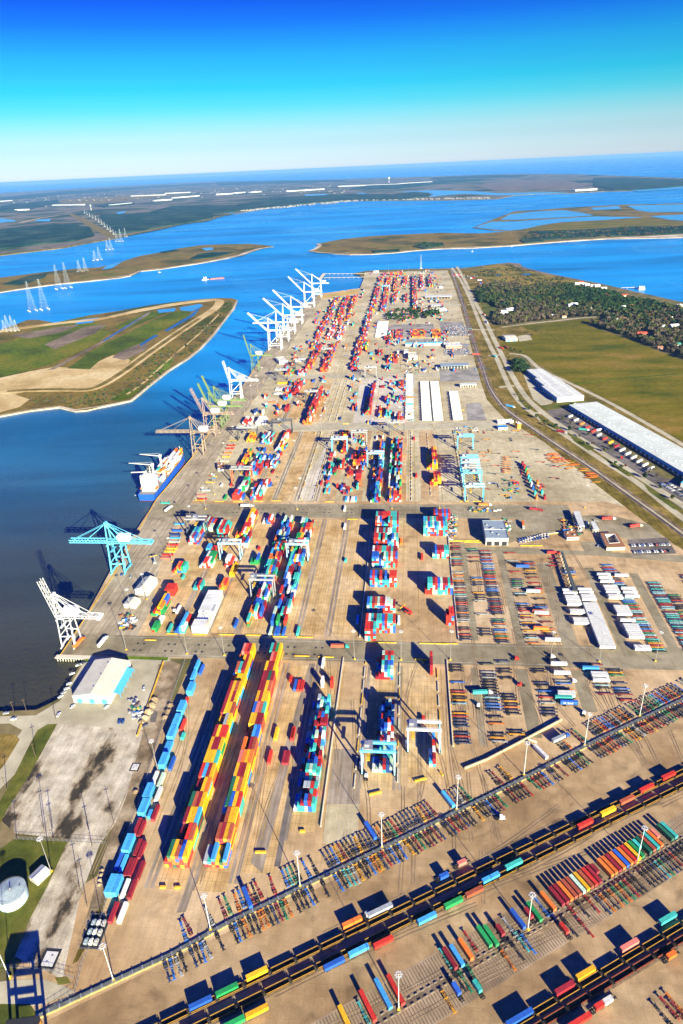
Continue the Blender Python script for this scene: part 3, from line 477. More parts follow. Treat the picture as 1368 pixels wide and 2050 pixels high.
# ================================================================== shipping containers
PAL = {'yellow': (0.80, 0.42, 0.015), 'red': (0.56, 0.035, 0.022), 'maroon': (0.26, 0.018, 0.028), 'orange': (0.78, 0.17, 0.025), 'brown': (0.38, 0.085, 0.04), 'pink': (0.60, 0.17, 0.13),
       'blue': (0.025, 0.11, 0.48), 'light blue': (0.06, 0.34, 0.70), 'navy': (0.02, 0.055, 0.20), 'teal': (0.05, 0.42, 0.36), 'green': (0.02, 0.27, 0.075), 'dark green': (0.02, 0.12, 0.065),
       'white': (0.66, 0.66, 0.63), 'grey': (0.34, 0.37, 0.40), 'cream': (0.70, 0.64, 0.48), 'pale green': (0.45, 0.60, 0.45)}
m_dark = mat('dark_rubber_steel', (0.03, 0.03, 0.034), 0.7); m_gap = mat('door_seal', (0.06, 0.06, 0.065), 0.8); m_gal = mat('galvanised_steel', (0.45, 0.46, 0.47), 0.45, 0.6)
def cpaint(c): return mat(c.replace(' ', '_')+'_container_paint', PAL[c], 0.55, var=0.2, scale=0.7, rnd=0.2, spec=0.3)
HC = 2.75
def container_mb(Lc, doors=True):
    """corrugated box, origin under its centre, long axis on Y; slot 0 paint, 1 dark gap"""
    b = MB(); w, h = 2.40, HC-0.04; n = int(Lc/0.62); i = []
    for s in (-1, 1):                                   # corrugated side walls
        pts = []
        for k in range(n+1):
            y = -Lc/2+0.12+(Lc-0.24)*k/n
            for dy, dx in ((-.16, 0.0), (-.07, .055), (.07, .055), (.16, 0.0)):
                if -Lc/2+0.1 < y+dy < Lc/2-0.1: pts.append((y+dy, s*(w/2-dx)))
        base = len(b.v)
        for z in (0.14, h-0.1):
            for y, x in pts: b.v.append((x, y, z))
        m_ = len(pts)
        for k in range(m_-1):
            q = (base+k, base+k+1, base+m_+k+1, base+m_+k); b.f.append(q if s > 0 else q[::-1]); b.m.append(0)
    for s in (-1, 1):
        b.box((s*(w/2-.04), 0, 0.08), (0.08, Lc, 0.16)); b.box((s*(w/2-.05), 0, h-0.05), (0.10, Lc, 0.10))
        for e in (-1, 1): b.box((s*(w/2-.075), e*(Lc/2-.075), h/2), (0.15, 0.15, h))
    b.box((0, 0, h-0.045), (w-0.2, Lc-0.2, 0.03))
    for k in range(int(Lc/1.24)): b.box((0, -Lc/2+0.62+k*1.24, h-0.022), (w-0.24, 0.5, 0.022))
    b.box((0, 0, 0.10), (w-0.1, Lc-0.1, 0.08))
    b.box((0, Lc/2-0.07, h/2), (w-0.3, 0.05, h-0.06))
    for e in (-1, 1): b.box((0, e*(Lc/2-.05), 0.07), (w-0.3, 0.1, 0.14)); b.box((0, e*(Lc/2-.05), h-0.06), (w-0.3, 0.1, 0.12))
    if doors: b.add(door_mb(), (-0.56, -Lc/2+0.06, 0)); b.add(door_mb(), (0.56, -Lc/2+0.06, 0))
    return b
def door_mb():
    d = MB(); d.box((0, 0, HC/2-.02), (1.10, 0.05, HC-0.3), 0, 0)
    for x in (-.28, .28): d.cyl((x, -.05, .15), (x, -.05, HC-.2), 0.028, n=5, mi=1)
    for z in (0.7, 1.9): d.box((0, -.03, z), (1.0, .03, .05), 0, 1)
    return d
CM = {}
def cmesh(Lc, col, doors=True):
    k = (Lc, col, doors)
    if k not in CM: CM[k] = container_mb(Lc, doors).mesh('container_shell', [cpaint(col), m_gal])
    return CM[k]
LEN = {40: 12.19, 20: 6.06, 53: 16.15, 45: 13.7}
CAND = []                   # every container of every stack: (score, size, colour, location, heading, label)
def wpick(rng, pal):
    t = rng.random()*sum(w for _, w in pal)
    for c, w in pal:
        t -= w
        if t <= 0: return c
    return pal[-1][0]
P_YR = [('yellow', 30), ('red', 14), ('maroon', 14), ('brown', 10), ('orange', 10), ('pink', 3), ('teal', 3), ('blue', 3), ('light blue', 3), ('dark green', 3), ('green', 2)]
P_TR = [('teal', 27), ('red', 16), ('maroon', 21), ('blue', 10), ('white', 6), ('pale green', 9), ('grey', 4), ('light blue', 3), ('navy', 3)]
P_MIX = [('teal', 16), ('blue', 14), ('red', 17), ('maroon', 14), ('green', 8), ('white', 10), ('light blue', 6), ('pale green', 6), ('orange', 5), ('navy', 6), ('yellow', 3)]
P_RED = [('red', 24), ('maroon', 20), ('orange', 15), ('brown', 10), ('blue', 8), ('navy', 5), ('green', 5), ('white', 6), ('yellow', 6), ('teal', 5)]
P_BIG = [('teal', 25), ('maroon', 24), ('red', 18), ('blue', 12), ('white', 7), ('pale green', 8), ('brown', 6), ('light blue', 4)]
P_WH = [('white', 80), ('cream', 12), ('grey', 4)]
P_GRN = [('green', 30), ('red', 25), ('orange', 12), ('blue', 12), ('teal', 8), ('white', 6), ('yellow', 6)]
P_ORG = [('orange', 35), ('red', 25), ('yellow', 20), ('maroon', 12), ('green', 5)]
def stack(name, px, ncol, nbay, size, hfun, pal, tops=None, gapb=0.6, px_is_uv=False, seed=None, coh=0.35):
    """px: ground point of the near left corner; hfun(bay, col) -> tiers; tops {(bay, col): colour}"""
    rng = random.Random(seed if seed is not None else name)
    u0_, v0_ = px if px_is_uv else auv(*px)
    Lc = LEN[size]; H = {}
    for i in range(nbay):
        for j in range(ncol): H[i, j] = max(0, int(hfun(i, j, rng)))
    for i in range(nbay):
        prev = None
        for j in range(ncol):
            for k in range(H[i, j]):
                top = k == H[i, j]-1
                ne = {d: H.get((i+d[0], j+d[1]), 0) for d in ((-1, 0), (1, 0), (0, -1), (0, 1))}
                exp = [d for d in ne if ne[d] <= k]
                c = prev if (prev and rng.random() < coh) else wpick(rng, pal)
                prev = c
                if top and tops and (i, j) in tops: c = tops[i, j]
                if not top and not exp: continue
                wgt = 1.0 if top else (0.75 if (-1, 0) in exp else 0.5 if ((0, 1) in exp or (0, -1) in exp) else 0.08)
                loc = UV(u0_+1.25+j*2.56, v0_+Lc/2+i*(Lc+gapb), 0.11+k*HC)
                CAND.append((wgt*Lc/(loc.x**2+loc.y**2+(CAM_H-loc.z)**2), size, c, loc, -AX, (name, c, j+1, k, top, ncol)))
def hh(base, var=1, p0=0.0, ramp=None):
    def f(i, j, r):
        if r.random() < p0: return 0
        h = base-(r.random() < 0.5)*r.randint(0, var)
        return min(h, ramp[j] if ramp and j < len(ramp) else 99)
    return f
Y, Rr, M_, O_, Br, T_, Bl, LB, G_, DG, Pk, Wt = 'yellow', 'red', 'maroon', 'orange', 'brown', 'teal', 'blue', 'light blue', 'green', 'dark green', 'pink', 'white'
# ---- south yard: the two tall yellow and red stacks, tops as photographed
def rows(*a): return {(i, j+o): c for i, o, cs in a for j, c in enumerate(cs)}
topL1 = rows((0, 1, (DG, Y, Br, Bl, Y)), (1, 2, (M_, 'navy', Rr, Br)), (2, 2, (M_, Y, Y, LB)), (3, 2, (DG, Br, M_, Y)), (4, 2, (M_, Rr, Y, O_)), (5, 2, (Rr, LB, M_, Y)), (6, 2, (Y, Y, Y, T_)), (7, 2, (Y, M_, M_, Y)), (8, 2, (M_, Y, Rr, Rr)), (9, 2, (Y, Rr, 'grey', Y)), (10, 2, (M_, Y, Y, Br)), (11, 2, (M_, Y, M_, Y)), (12, 2, (M_, Y, Br, Y)), (13, 2, (Y, Y, Y, Y)), (14, 2, (Br, T_, M_, Y)), (15, 3, (Y, M_, Y)))
def hL1(i, j, r):
    if i == 0: return (2, 4, 4, 4, 4, 4)[j]
    if i == 1: return (0, 2, 3, 2, 4, 4)[j]
    if i == 5: return (0, 2, 4, 4, 4, 4)[j]
    if i == 13: return (0, 2, 2, 3, 3, 3)[j]
    if i == 14: return (0, 2, 4, 4, 4, 3)[j]
    if i == 15: return (0, 0, 0, 3, 3, 3)[j]
    if i in (4, 9): return (1, 2, 3, 3, 4, 4)[j]
    return (0, 2, 4, 4, 4, 4)[j] if i != 3 else (1, 3, 4, 4, 4, 4)[j]
stack('west tall yellow stack', (331, 1736), 6, 17, 40, hL1, P_YR, topL1)
topL2 = rows((0, 0, ('grey', T_, LB, Y, DG, LB)), (1, 2, (Br, M_, Y, Br)), (2, 3, (Br, Y, Y)), (3, 2, (DG, Bl, Y, Rr)), (4, 2, (DG, Y, Br, Y)), (5, 2, (Y, M_, M_, Y)), (6, 2, (Pk, O_, Y, O_)), (7, 2, (O_, M_, M_, Br)), (8, 4, (LB, Bl)), (9, 2, (Y, Y, M_, M_)), (10, 2, (Bl, Pk, Br, T_)), (11, 2, (Y, M_, Y, Y)), (12, 2, (M_, M_, Y, Br)), (13, 2, (M_, M_, DG, M_)), (14, 3, (M_, M_, Y)), (15, 3, (Pk, Rr, Y)))
def hL2(i, j, r):
    if i == 0: return (2, 2, 3, 2, 2, 3)[j]
    if i == 2: return (0, 1, 0, 4, 4, 4)[j]
    if i == 7: return (0, 0, 4, 2, 4, 4)[j]
    if i == 8: return (0, 1, 2, 2, 4, 4)[j]
    if i == 15: return (0, 0, 0, 4, 4, 4)[j]
    return (0, 2, 4, 4, 4, 4)[j] if i else 0
stack('second tall yellow stack', (409, 1736), 6, 17, 40, hL2, P_YR, topL2)
def hS3(i, j, r): return ((1, 2)[j] if i < 2 else (1, 1)[j]*(r.random() < .7)) if j < 2 else (3+(r.random() < .3) if not (i == 3 and j < 6) else 2)
stack('long red and teal stack', (588, 1624), 6, 16, 20, hS3, P_TR)
def hS4(i, j, r): return (1+(r.random() < .5) if j < 2 else (3 if i < 15 else 2)) if 0 <= i < 17 else 0
stack('stack under blue gantry', (745, 1546), 6, 10, 20, lambda i, j, r: (1, 1, 2, 3, 3, 2)[j] if i < 2 else ((0, 1)[j] if j < 2 else 3+(r.random() < .4)), P_TR)
stack('short block by road', (752, 1360), 6, 4, 20, lambda i, j, r: (1, 2, 4, 4, 4, 4)[j], P_TR)
stack('pair beside second gantry', (859, 1535), 2, 4, 20, lambda i, j, r: (2, 3)[j] if i < 2 else (0, 3)[j], [('white', 3), ('red', 3), ('light blue', 2), ('maroon', 2)])
stack('single column by road', (861, 1352), 1, 3, 20, lambda i, j, r: 4, [('red', 3), ('blue', 1), ('maroon', 2)])
# loose containers of the south yard
for k, (x, y, n, size, h, cs) in enumerate([(548, 1483, 1, 40, 1, Y), (581, 1484, 1, 40, 1, Rr), (535, 1531, 1, 40, 1, Rr), (564, 1532, 2, 40, 1, M_), (579, 1366, 1, 20, 1, Rr), (587, 1384, 1, 40, 1, Bl), (594, 1385, 1, 40, 1, Rr), (601, 1385, 1, 40, 1, Rr), (582, 1482, 1, 40, 1, Rr), (643, 1338, 1, 40, 1, Wt), (643, 1377, 1, 20, 3, Wt), (662, 1378, 1, 20, 3, Rr), (845, 1448, 1, 20, 1, Rr)]):
    stack('loose boxes in south yard', (x, y), n, 1, size, lambda i, j, r, h=h: h, [(cs, 6), (Rr, 1)], seed=k)
# trailer boxes along the west fence: clusters of blue, red and white boxes
for k, (x, y, n, size, h, cs) in enumerate([(217, 1850, 1, 40, 1, M_), (235, 1850, 1, 40, 1, Wt), (211, 1797, 3, 40, 2, LB), (241, 1801, 1, 40, 1, Wt), (255, 1802, 1, 40, 1, M_), (229, 1745, 1, 40, 1, Bl), (238, 1750, 1, 40, 1, LB), (248, 1757, 2, 40, 1, M_), (272, 1763, 1, 40, 1, M_), (245, 1712, 2, 40, 2, LB), (267, 1717, 1, 40, 1, M_), (275, 1722, 1, 40, 1, M_), (267, 1673, 1, 40, 1, M_), (275, 1678, 1, 40, 1, M_), (277, 1637, 2, 40, 2, LB), (295, 1640, 1, 20, 1, LB), (303, 1645, 1, 40, 1, M_), (287, 1605, 2, 40, 2, LB), (309, 1607, 1, 40, 1, Wt), (302, 1575, 1, 40, 1, Wt), (315, 1578, 1, 40, 1, 'pale green'), (318, 1541, 2, 40, 2, LB), (337, 1544, 1, 40, 1, Bl), (326, 1512, 2, 40, 1, LB), (335, 1484, 2, 40, 2, LB), (345, 1460, 2, 40, 2, LB), (360, 1465, 1, 40, 1, Rr), (362, 1482, 1, 20, 1, T_), (355, 1432, 2, 40, 2, LB), (369, 1410, 1, 20, 1, Rr), (374, 1393, 2, 40, 2, LB), (382, 1368, 1, 40, 2, LB), (390, 1347, 1, 40, 2, LB), (398, 1352, 1, 40, 1, Bl)]):
    stack('row along west fence', (x, y), n, 1, size, lambda i, j, r, h=h: h, [(cs, 1)], seed=k+50)
# ---- middle yard
stack('white reefer block', (385, 1268), 6, 5, 40, lambda i, j, r: 3 if i != 1 else 2, P_WH)
stack('quayside green group', (303, 1233), 5, 2, 40, lambda i, j, r: (1, 2, 2, 4, 4)[j] if i == 0 else (1, 2, 2, 4, 4)[j], P_GRN)
stack('quayside orange group', (327, 1193), 5, 1, 40, lambda i, j, r: (1, 3, 3, 3, 3)[j], P_GRN); stack('north green group', (346, 1147), 6, 1, 40, lambda i, j, r: (1, 2, 3, 3, 3, 3)[j], P_GRN)
stack('low group near road', (305, 1266), 2, 2, 40, lambda i, j, r: 2-i, [(G_, 2), (Wt, 3), (Bl, 2), (Rr, 2)]); stack('lone teal box', (335, 1267), 1, 1, 40, lambda i, j, r: 1, [(T_, 1)])
stack('blue group by reefers', (350, 1268), 4, 2, 40, lambda i, j, r: (1, 2, 3, 2)[j]-(i and j < 2), [(Bl, 4), (Wt, 2), (T_, 2), (LB, 2), (Rr, 1)])
stack('small teal group', (387, 1181), 4, 1, 40, lambda i, j, r: (1, 1, 2, 2)[j], [(T_, 4), (Rr, 2), (Wt, 1)]); stack('small orange group', (440, 1181), 3, 1, 40, lambda i, j, r: (2, 3, 3)[j], P_ORG)
stack('lone white box', (352, 1229), 1, 1, 40, lambda i, j, r: 1, [(Wt, 1)]); stack('lone teal cube', (364, 1160), 1, 1, 20, lambda i, j, r: 1, [(T_, 1)])
stack('teal group under gantry', (378, 1090), 5, 2, 40, lambda i, j, r: (2, 4, 4, 4, 3)[j], P_TR); stack('far teal group', (402, 1064), 6, 2, 40, lambda i, j, r: (3, 3, 3, 3, 2, 2)[j], P_TR)
stack('white green group', (400, 1137), 6, 2, 40, lambda i, j, r: (1, 2, 3, 3, 3, 3)[j], [(T_, 3), (Wt, 3), (G_, 3), (Rr, 3), ('pale green', 2)]); stack('red pair rows', (414, 1110), 4, 1, 40, lambda i, j, r: (3, 3, 2, 2)[j], P_MIX)
stack('red teal block', (436, 1075), 5, 2, 40, lambda i, j, r: 4-(i and j > 3), [(Rr, 4), (T_, 4), (M_, 3), ('pale green', 1)])
stack('yellow topped block', (472, 1080), 6, 5, 40, lambda i, j, r: (2, 2, 3, 4, 4, 4)[j] if i < 2 else (0, 1, 3, 4, 4, 3)[j], [(Y, 5), (Wt, 3), (Rr, 4), (M_, 2), (O_, 1)])
stack('stack behind middle gantry', (484, 1096), 3, 2, 40, lambda i, j, r: 2+(r.random() < .5), P_TR); stack('group under blue gantry', (449, 1136), 5, 1, 40, lambda i, j, r: (1, 4, 4, 3, 2)[j], [(Rr, 3), (Wt, 3), (T_, 1)])
stack('yellow end boxes', (460, 1155), 2, 2, 40, lambda i, j, r: 2-j, [(Y, 3), (Wt, 1)]); stack('small green group', (501, 1130), 4, 1, 40, lambda i, j, r: (1, 1, 2, 3)[j], P_GRN); stack('lone red cube', (516, 1102), 1, 1, 20, lambda i, j, r: 1, [(Rr, 1)])
stack('small block by road', (526, 1049), 5, 1, 40, lambda i, j, r: (1, 0, 2, 3, 3)[j], [(Bl, 2), (Wt, 2), (Rr, 2)])
def hM(p, mx): return lambda i, j, r: 0 if r.random() < p else r.randint(1, mx) if r.random() < .5 else mx
stack('long mixed stack', (490, 1254), 6, 17, 40, lambda i, j, r: 0 if (i < 1 and j > 1) else (r.choice((2, 3, 3, 4)) if j else r.choice((0, 1, 2))), P_MIX)
stack('second mixed stack', (538, 1273), 6, 18, 40, lambda i, j, r: (1, 0, 1, 1, 0, 1)[j] if i == 0 else (0 if r.random() < .22 else r.choice((1, 2, 3, 3))), P_MIX)
stack('lone teal end box', (593, 1273), 1, 1, 40, lambda i, j, r: 1, [(T_, 1)])
stack('row beside long stack', (468, 1258), 1, 1, 40, lambda i, j, r: 1, [(Bl, 1)])
BIG = [('first big block', (752, 1062), 11, 2, 5, 1), ('second big block', (749, 1097), 11, 2, 5, 0), ('third big block', (745, 1136), 11, 2, 5, 0), ('fourth big block', (741, 1175), 11, 1, 5, 0)]
for nm, p, nc, nb, h, lo in BIG: stack(nm, p, nc, nb, 40, lambda i, j, r, h=h: h-(i == 0 and 2 < j < 8 and r.random() < .7)*2 if i == 0 else h, P_BIG, coh=0.25)
stack('fifth big block', (735, 1226), 11, 1, 40, lambda i, j, r: 4 if j < 9 else 3, P_BIG, coh=.25); stack('sixth big block', (731, 1283), 11, 2, 40, lambda i, j, r: (5 if j < 4 else 0) if i == 0 else 5, P_BIG, coh=.25)
stack('east first block', (848, 1073), 11, 2, 40, lambda i, j, r: 5 if i == 0 else 5, P_BIG); stack('east rear block', (868, 1043), 8, 1, 40, lambda i, j, r: 4, [(M_, 4), (Bl, 2), (Rr, 3)])
stack('east teal block', (866, 1118), 7, 1, 40, lambda i, j, r: (2, 4, 4, 4, 4, 4, 4)[j], [(T_, 6), ('pale green', 3), (Bl, 1), (M_, 2)]); stack('east third block', (851, 1190), 11, 1, 40, lambda i, j, r: 2 if j == 0 else 5, P_BIG)
stack('east corner block', (893, 1252), 3, 1, 40, lambda i, j, r: (4, 5, 5)[j], [(Rr, 3), (Bl, 3), ('light blue', 1)])
for k, (x, y, size, cs, h) in enumerate([(843, 1122, 40, Rr, 1), (801, 1091, 40, O_, 1), (796, 1251, 40, Wt, 1), (713, 1250, 40, LB, 1), (690, 1126, 20, T_, 1), (688, 1060, 40, Wt, 1)]): stack('loose boxes in middle yard', (x, y), 1, 1, size, lambda i, j, r, h=h: h, [(cs, 1)], seed=k+200)
# ---- north yard
stack('red front block', (466, 1001), 6, 1, 40, lambda i, j, r: (3, 4, 4, 4, 2, 2)[j], [(Rr, 5), (Bl, 2), (Wt, 2)]); stack('green topped block', (474, 983), 6, 2, 40, lambda i, j, r: (1, 2, 3, 4, 4, 4)[j], [(G_, 5), ('pale green', 3), (T_, 2), (M_, 1)])
stack('lone green box', (448, 1001), 1, 1, 40, lambda i, j, r: 1, [(G_, 1)]); stack('lone white cube', (442, 974), 1, 1, 20, lambda i, j, r: 1, [(Wt, 1)]); stack('lone red cube', (461, 974), 1, 1, 20, lambda i, j, r: 1, [(Rr, 1)])
stack('white mixed row', (502, 1001), 6, 4, 40, lambda i, j, r: r.choice((0, 1, 3, 3)) if j < 3 else r.choice((3, 4)), [(Wt, 4), (Rr, 3), (M_, 2), (T_, 2), (Bl, 2)])
stack('teal mixed row', (500, 951), 6, 5, 40, lambda i, j, r: r.choice((2, 3, 4)), [(T_, 5), (Bl, 3), (Rr, 3), (M_, 2), (LB, 2), (Wt, 2)]); stack('blue white row', (532, 937), 6, 3, 40, lambda i, j, r: r.choice((0, 1, 2, 3)), [(Bl, 3), (Wt, 4), (T_, 2), (M_, 2), (LB, 2)])
stack('orange green row', (475, 932), 6, 4, 40, lambda i, j, r: (1, 1, 2, 3, 3, 3)[j]-(r.random() < .3), [(O_, 5), (Y, 3), (G_, 2), (M_, 2), (Bl, 1)]); stack('yellow row under crane', (494, 885), 5, 2, 40, lambda i, j, r: (2, 3, 3, 3, 2)[j], [(Y, 4), (G_, 2), (O_, 3), (Rr, 1)])
stack('blue red row', (522, 889), 7, 3, 40, lambda i, j, r: r.choice((1, 2, 3)), [(M_, 3), (T_, 3), (Bl, 3), (Wt, 1), (LB, 2)]); stack('yellow white row', (551, 903), 5, 6, 40, lambda i, j, r: (1, 2, 3, 3, 3)[j] if r.random() < .85 else 1, [(Y, 4), (Wt, 3), (Rr, 5), (M_, 1), (Bl, 1)])
stack('yellow group under gantry', (683, 908), 3, 3, 40, lambda i, j, r: 3-(j == 0), [(Y, 4), (Rr, 3), (M_, 2), (O_, 2)]); stack('red stub', (678, 940), 3, 2, 40, lambda i, j, r: (2, 3, 4)[j]-i, [(Rr, 5), (T_, 2)]); stack('yellow far stub', (685, 872), 4, 1, 40, lambda i, j, r: 2, [(Y, 3), (Rr, 3)])
stack('orange gantry stack', (707, 936), 7, 5, 40, lambda i, j, r: r.choice((0, 1, 3, 3)), [(O_, 4), (Rr, 4), (Y, 3), (Bl, 1)]); stack('red pair row', (700, 952), 3, 1, 40, lambda i, j, r: 1, [(Rr, 1)]); stack('second red row', (712, 962), 3, 2, 40, lambda i, j, r: 1+i, [(Rr, 2), (M_, 1)])
stack('white low row', (691, 1005), 6, 1, 40, lambda i, j, r: (1, 1, 0, 1, 1, 1)[j], [(Wt, 2), (LB, 1)]); stack('lone yellow box', (711, 976), 2, 1, 20, lambda i, j, r: 1, [(Y, 1)])
stack('centre mixed stack', (738, 1006), 6, 16, 40, lambda i, j, r: (0, 1, 2, 3, 3, 2)[j] if r.random() < .75 else r.choice((0, 1)), P_MIX); stack('green blue stack', (776, 1005), 7, 17, 40, lambda i, j, r: r.choice((1, 2, 3)) if j < 3 else r.choice((2, 3, 4)), P_MIX)
stack('yellow crane stack', (855, 940), 6, 5, 40, lambda i, j, r: (1, 2, 3, 4, 4, 4)[j], [(Y, 6), (Rr, 2), (O_, 2), (Bl, 1), (M_, 1)]); stack('yellow front stack', (861, 972), 6, 2, 40, lambda i, j, r: (2, 3, 4, 4, 4, 3)[j], [(Y, 4), (Rr, 3), (M_, 3), (O_, 2)])
for k, (x, y, size, cs, h) in enumerate([(658, 942, 40, Rr, 2), (648, 950, 20, LB, 1), (653, 976, 20, LB, 1), (674, 978, 20, Rr, 2), (828, 882, 40, Rr, 1), (832, 957, 40, Rr, 1), (688, 1024, 40, Wt, 1)]): stack('loose boxes in north yard', (x, y), 1, 1, size, lambda i, j, r, h=h: h, [(cs, 1)], seed=k+300)
stack('white low pyramid', (512, 851), 7, 2, 40, lambda i, j, r: (2, 3, 3, 3, 3, 3, 2)[j], P_WH); stack('red white pyramid', (486, 851), 6, 2, 40, lambda i, j, r: (2, 3, 3, 2, 2, 3)[j], [(Rr, 3), (Wt, 3), (O_, 1)]); stack('lone red pair', (571, 825), 2, 2, 40, lambda i, j, r: 3, [(Rr, 2), (M_, 1)])
stack('tall red and orange stack', (606, 850), 6, 15, 40, lambda i, j, r: (1, 2, 4, 4, 4, 4)[j] if r.random() < .8 else 2, [(Rr, 6), (O_, 4), (M_, 2), (T_, 1), (G_, 1), (Wt, 1)])
stack('yellow tank row', (556, 769), 8, 1, 20, lambda i, j, r: 1, [(Y, 1)]); stack('white tank row', (552, 782), 8, 2, 20, lambda i, j, r: 1, P_WH); stack('white tank row south', (548, 790), 7, 1, 20, lambda i, j, r: 1, P_WH); stack('mixed red row', (578, 792), 7, 6, 40, lambda i, j, r: (0, 1, 2, 2, 3, 3, 3)[j] if i < 4 else (0, 0, 0, 0, 0, 3, 3)[j], [(Rr, 6), (M_, 2), (Wt, 1)])
stack('red cluster', (572, 752), 6, 2, 40, lambda i, j, r: 2+(r.random() < .5), P_RED); stack('red cluster east', (596, 752), 7, 2, 40, lambda i, j, r: 3, P_RED); stack('yellow corner cluster', (587, 722), 6, 2, 20, lambda i, j, r: 2, P_ORG)
stack('red spine stack', (723, 831), 7, 12, 40, lambda i, j, r: (0, 1, 1, 2, 3, 4, 4)[j], [(Rr, 6), (M_, 4), (Bl, 2), (G_, 1), (O_, 1)]); stack('yellow blue cluster', (758, 837), 6, 4, 40, lambda i, j, r: (2, 2, 0, 0, 2, 3)[j] if i < 3 else 1, [(Y, 3), (T_, 2), (Bl, 2), (O_, 2), (Rr, 2)])
for k, (x, y, n, nb, h) in enumerate([(796, 846, 4, 3, 3), (799, 804, 4, 2, 2), (798, 776, 4, 3, 2), (733, 849, 3, 1, 1), (708, 817, 2, 2, 2), (713, 790, 1, 1, 2), (762, 777, 3, 1, 1)]): stack('red clusters by trailer row', (x, y), n, nb, 40, lambda i, j, r, h=h: h-(r.random() < .3), P_RED, seed=k+400)
# far north rows: narrow dense stacks
for k, (x, y, x2, y2, n, h) in enumerate([(612, 740, 634, 692, 5, 3), (641, 745, 668, 690, 6, 3), (622, 700, 630, 685, 5, 3), (630, 678, 648, 655, 6, 3), (652, 680, 668, 658, 6, 3), (672, 680, 690, 656, 6, 3), (645, 652, 668, 626, 6, 3), (668, 652, 684, 626, 6, 3), (690, 642, 702, 628, 5, 2), (658, 627, 676, 598, 5, 4), (678, 628, 694, 596, 5, 4), (696, 628, 712, 594, 5, 4), (700, 742, 722, 676, 6, 3), (716, 700, 735, 632, 6, 3), (740, 625, 762, 556, 6, 3), (762, 624, 778, 556, 6, 3), (787, 585, 798, 556, 5, 3), (808, 570, 818, 555, 5, 3), (785, 608, 796, 590, 5, 3), (808, 605, 818, 590, 5, 3), (826, 620, 838, 556, 6, 3), (842, 578, 850, 555, 5, 3), (858, 575, 872, 555, 6, 3), (727, 700, 740, 685, 4, 2), (755, 712, 768, 700, 5, 2), (778, 727, 796, 713, 8, 4), (775, 690, 795, 662, 5, 2)]):
    u1_, v1_ = auv(x, y); u2_, v2_ = auv(x2, y2); nb = max(1, int((v2_-v1_)/12.7))
    stack('far north rows', (x, y), n, nb, 40, lambda i, j, r, h=h: 0 if r.random() < .16 else r.randint(1, h) if j < 2 else r.randint(max(1, h-1), h), P_RED if k not in (4, 5) else [(Wt, 4), (Rr, 3), (O_, 2), (Bl, 1)], seed=k+500)
for k, (x, y, cs) in enumerate([(768, 552, M_), (781, 551.5, Rr), (790, 551, O_), (800, 550.5, Rr), (808, 550, G_)]): stack('end wall row', (x, y), 4, 1, 40, lambda i, j, r: 4, [(cs, 3), (Rr, 1)], seed=k+600)
for k, (x, y, n, nb) in enumerate([(745, 540, 8, 2), (915, 549, 10, 1), (940, 552, 8, 2), (905, 545, 12, 1), (955, 556, 9, 1), (870, 545, 6, 1), (960, 562, 8, 1)]): stack('scattered northern boxes', (x, y+6), n, nb, 40, lambda i, j, r: r.choice((0, 1, 1)), P_RED+[('white', 30)], seed=k+650)
# yard rows seen beyond the trees (yellow and red chassis boxes)
for k, (x, y, n, nb, pal, h) in enumerate([(791, 676, 8, 7, P_RED, 1), (826, 676, 12, 7, P_ORG, 1), (866, 676, 9, 7, P_ORG, 1)]): stack('boxes behind tree clump', (x, y), n, nb, 40, lambda i, j, r, h=h: h, pal, seed=k+700)
# row of coloured boxes in the empty north-east yard
for k, (x, y, cs) in enumerate([(1048, 931, M_), (1052, 937, Rr), (1055, 943, G_), (1058, 950, O_), (1060, 957, T_), (1063, 964, T_), (1066, 972, Wt), (1069, 979, Bl), (1073, 990, T_), (1076, 999, O_), (1078, 969, O_), (1083, 978, Rr), (1087, 988, T_), (1092, 999, M_)]): stack('row in empty east yard', (x-3, y+2), 1, 1, 20, lambda i, j, r: 2, [(cs, 1)], seed=k+720)
rs = random.Random(77)
for k in range(420):
    v_ = rs.uniform(1130, 2950); u_ = rs.uniform(-290 if v_ < 2400 else -165, 100 if v_ > 1430 else 0)
    if abs(u_+140) < 14 or any(abs(v_-w_) < 22 for w_ in (1100, 1416, 1846, 2197)): continue
    nn_ = rs.choice((1, 1, 2, 3)); stack('scattered boxes of the far yard', (u_, v_), nn_, rs.choice((1, 1, 2)), rs.choice((20, 40, 40)), lambda i, j, r: r.choice((1, 1, 2, 3)), P_RED+[('white', 14), ('teal', 10), ('light blue', 10), ('navy', 20)], px_is_uv=True, seed=k+900)
for k in range(110):
    v_ = rs.uniform(830, 1075); u_ = rs.choice((-232, -200, -112, -90, -48, -75, -120))+rs.uniform(-6, 6)
    stack('scattered boxes of the north yard', (u_, v_), rs.choice((1, 1, 2)), 1, rs.choice((20, 40)), lambda i, j, r: r.choice((1, 1, 2)), P_MIX, px_is_uv=True, seed=k+1200)
# ---- deck cargo of the ship
SHIP_ROWS = [(866, 8, [(Wt, 2), (Rr, 3), (LB, 2), (O_, 1)]), (893, 8, [(Wt, 3), (Rr, 1), (T_, 1), (O_, 1)]), (906, 8, P_WH), (927, 8, [(Wt, 6), (O_, 1)]), (940, 8, P_WH), (953, 6, [(Wt, 3), (O_, 2), (Rr, 1)]), (966, 4, [(O_, 3), (Y, 1), (M_, 2)])]
for v, n, pal in SHIP_ROWS:
    for k in range(n):
        for t in range(2 if (v+k) % 3 else 3):
            loc = UV(-357.5+(k-(n-1)/2)*2.55, v, 6.3+t*HC); CAND.append((0.9*12/(loc.length**2+CAM_H**2), 40, wpick(random.Random(v*10+k+t*100), pal), loc, -AX, ('deck of blue ship', None, k+1, t, t >= 1, n)))
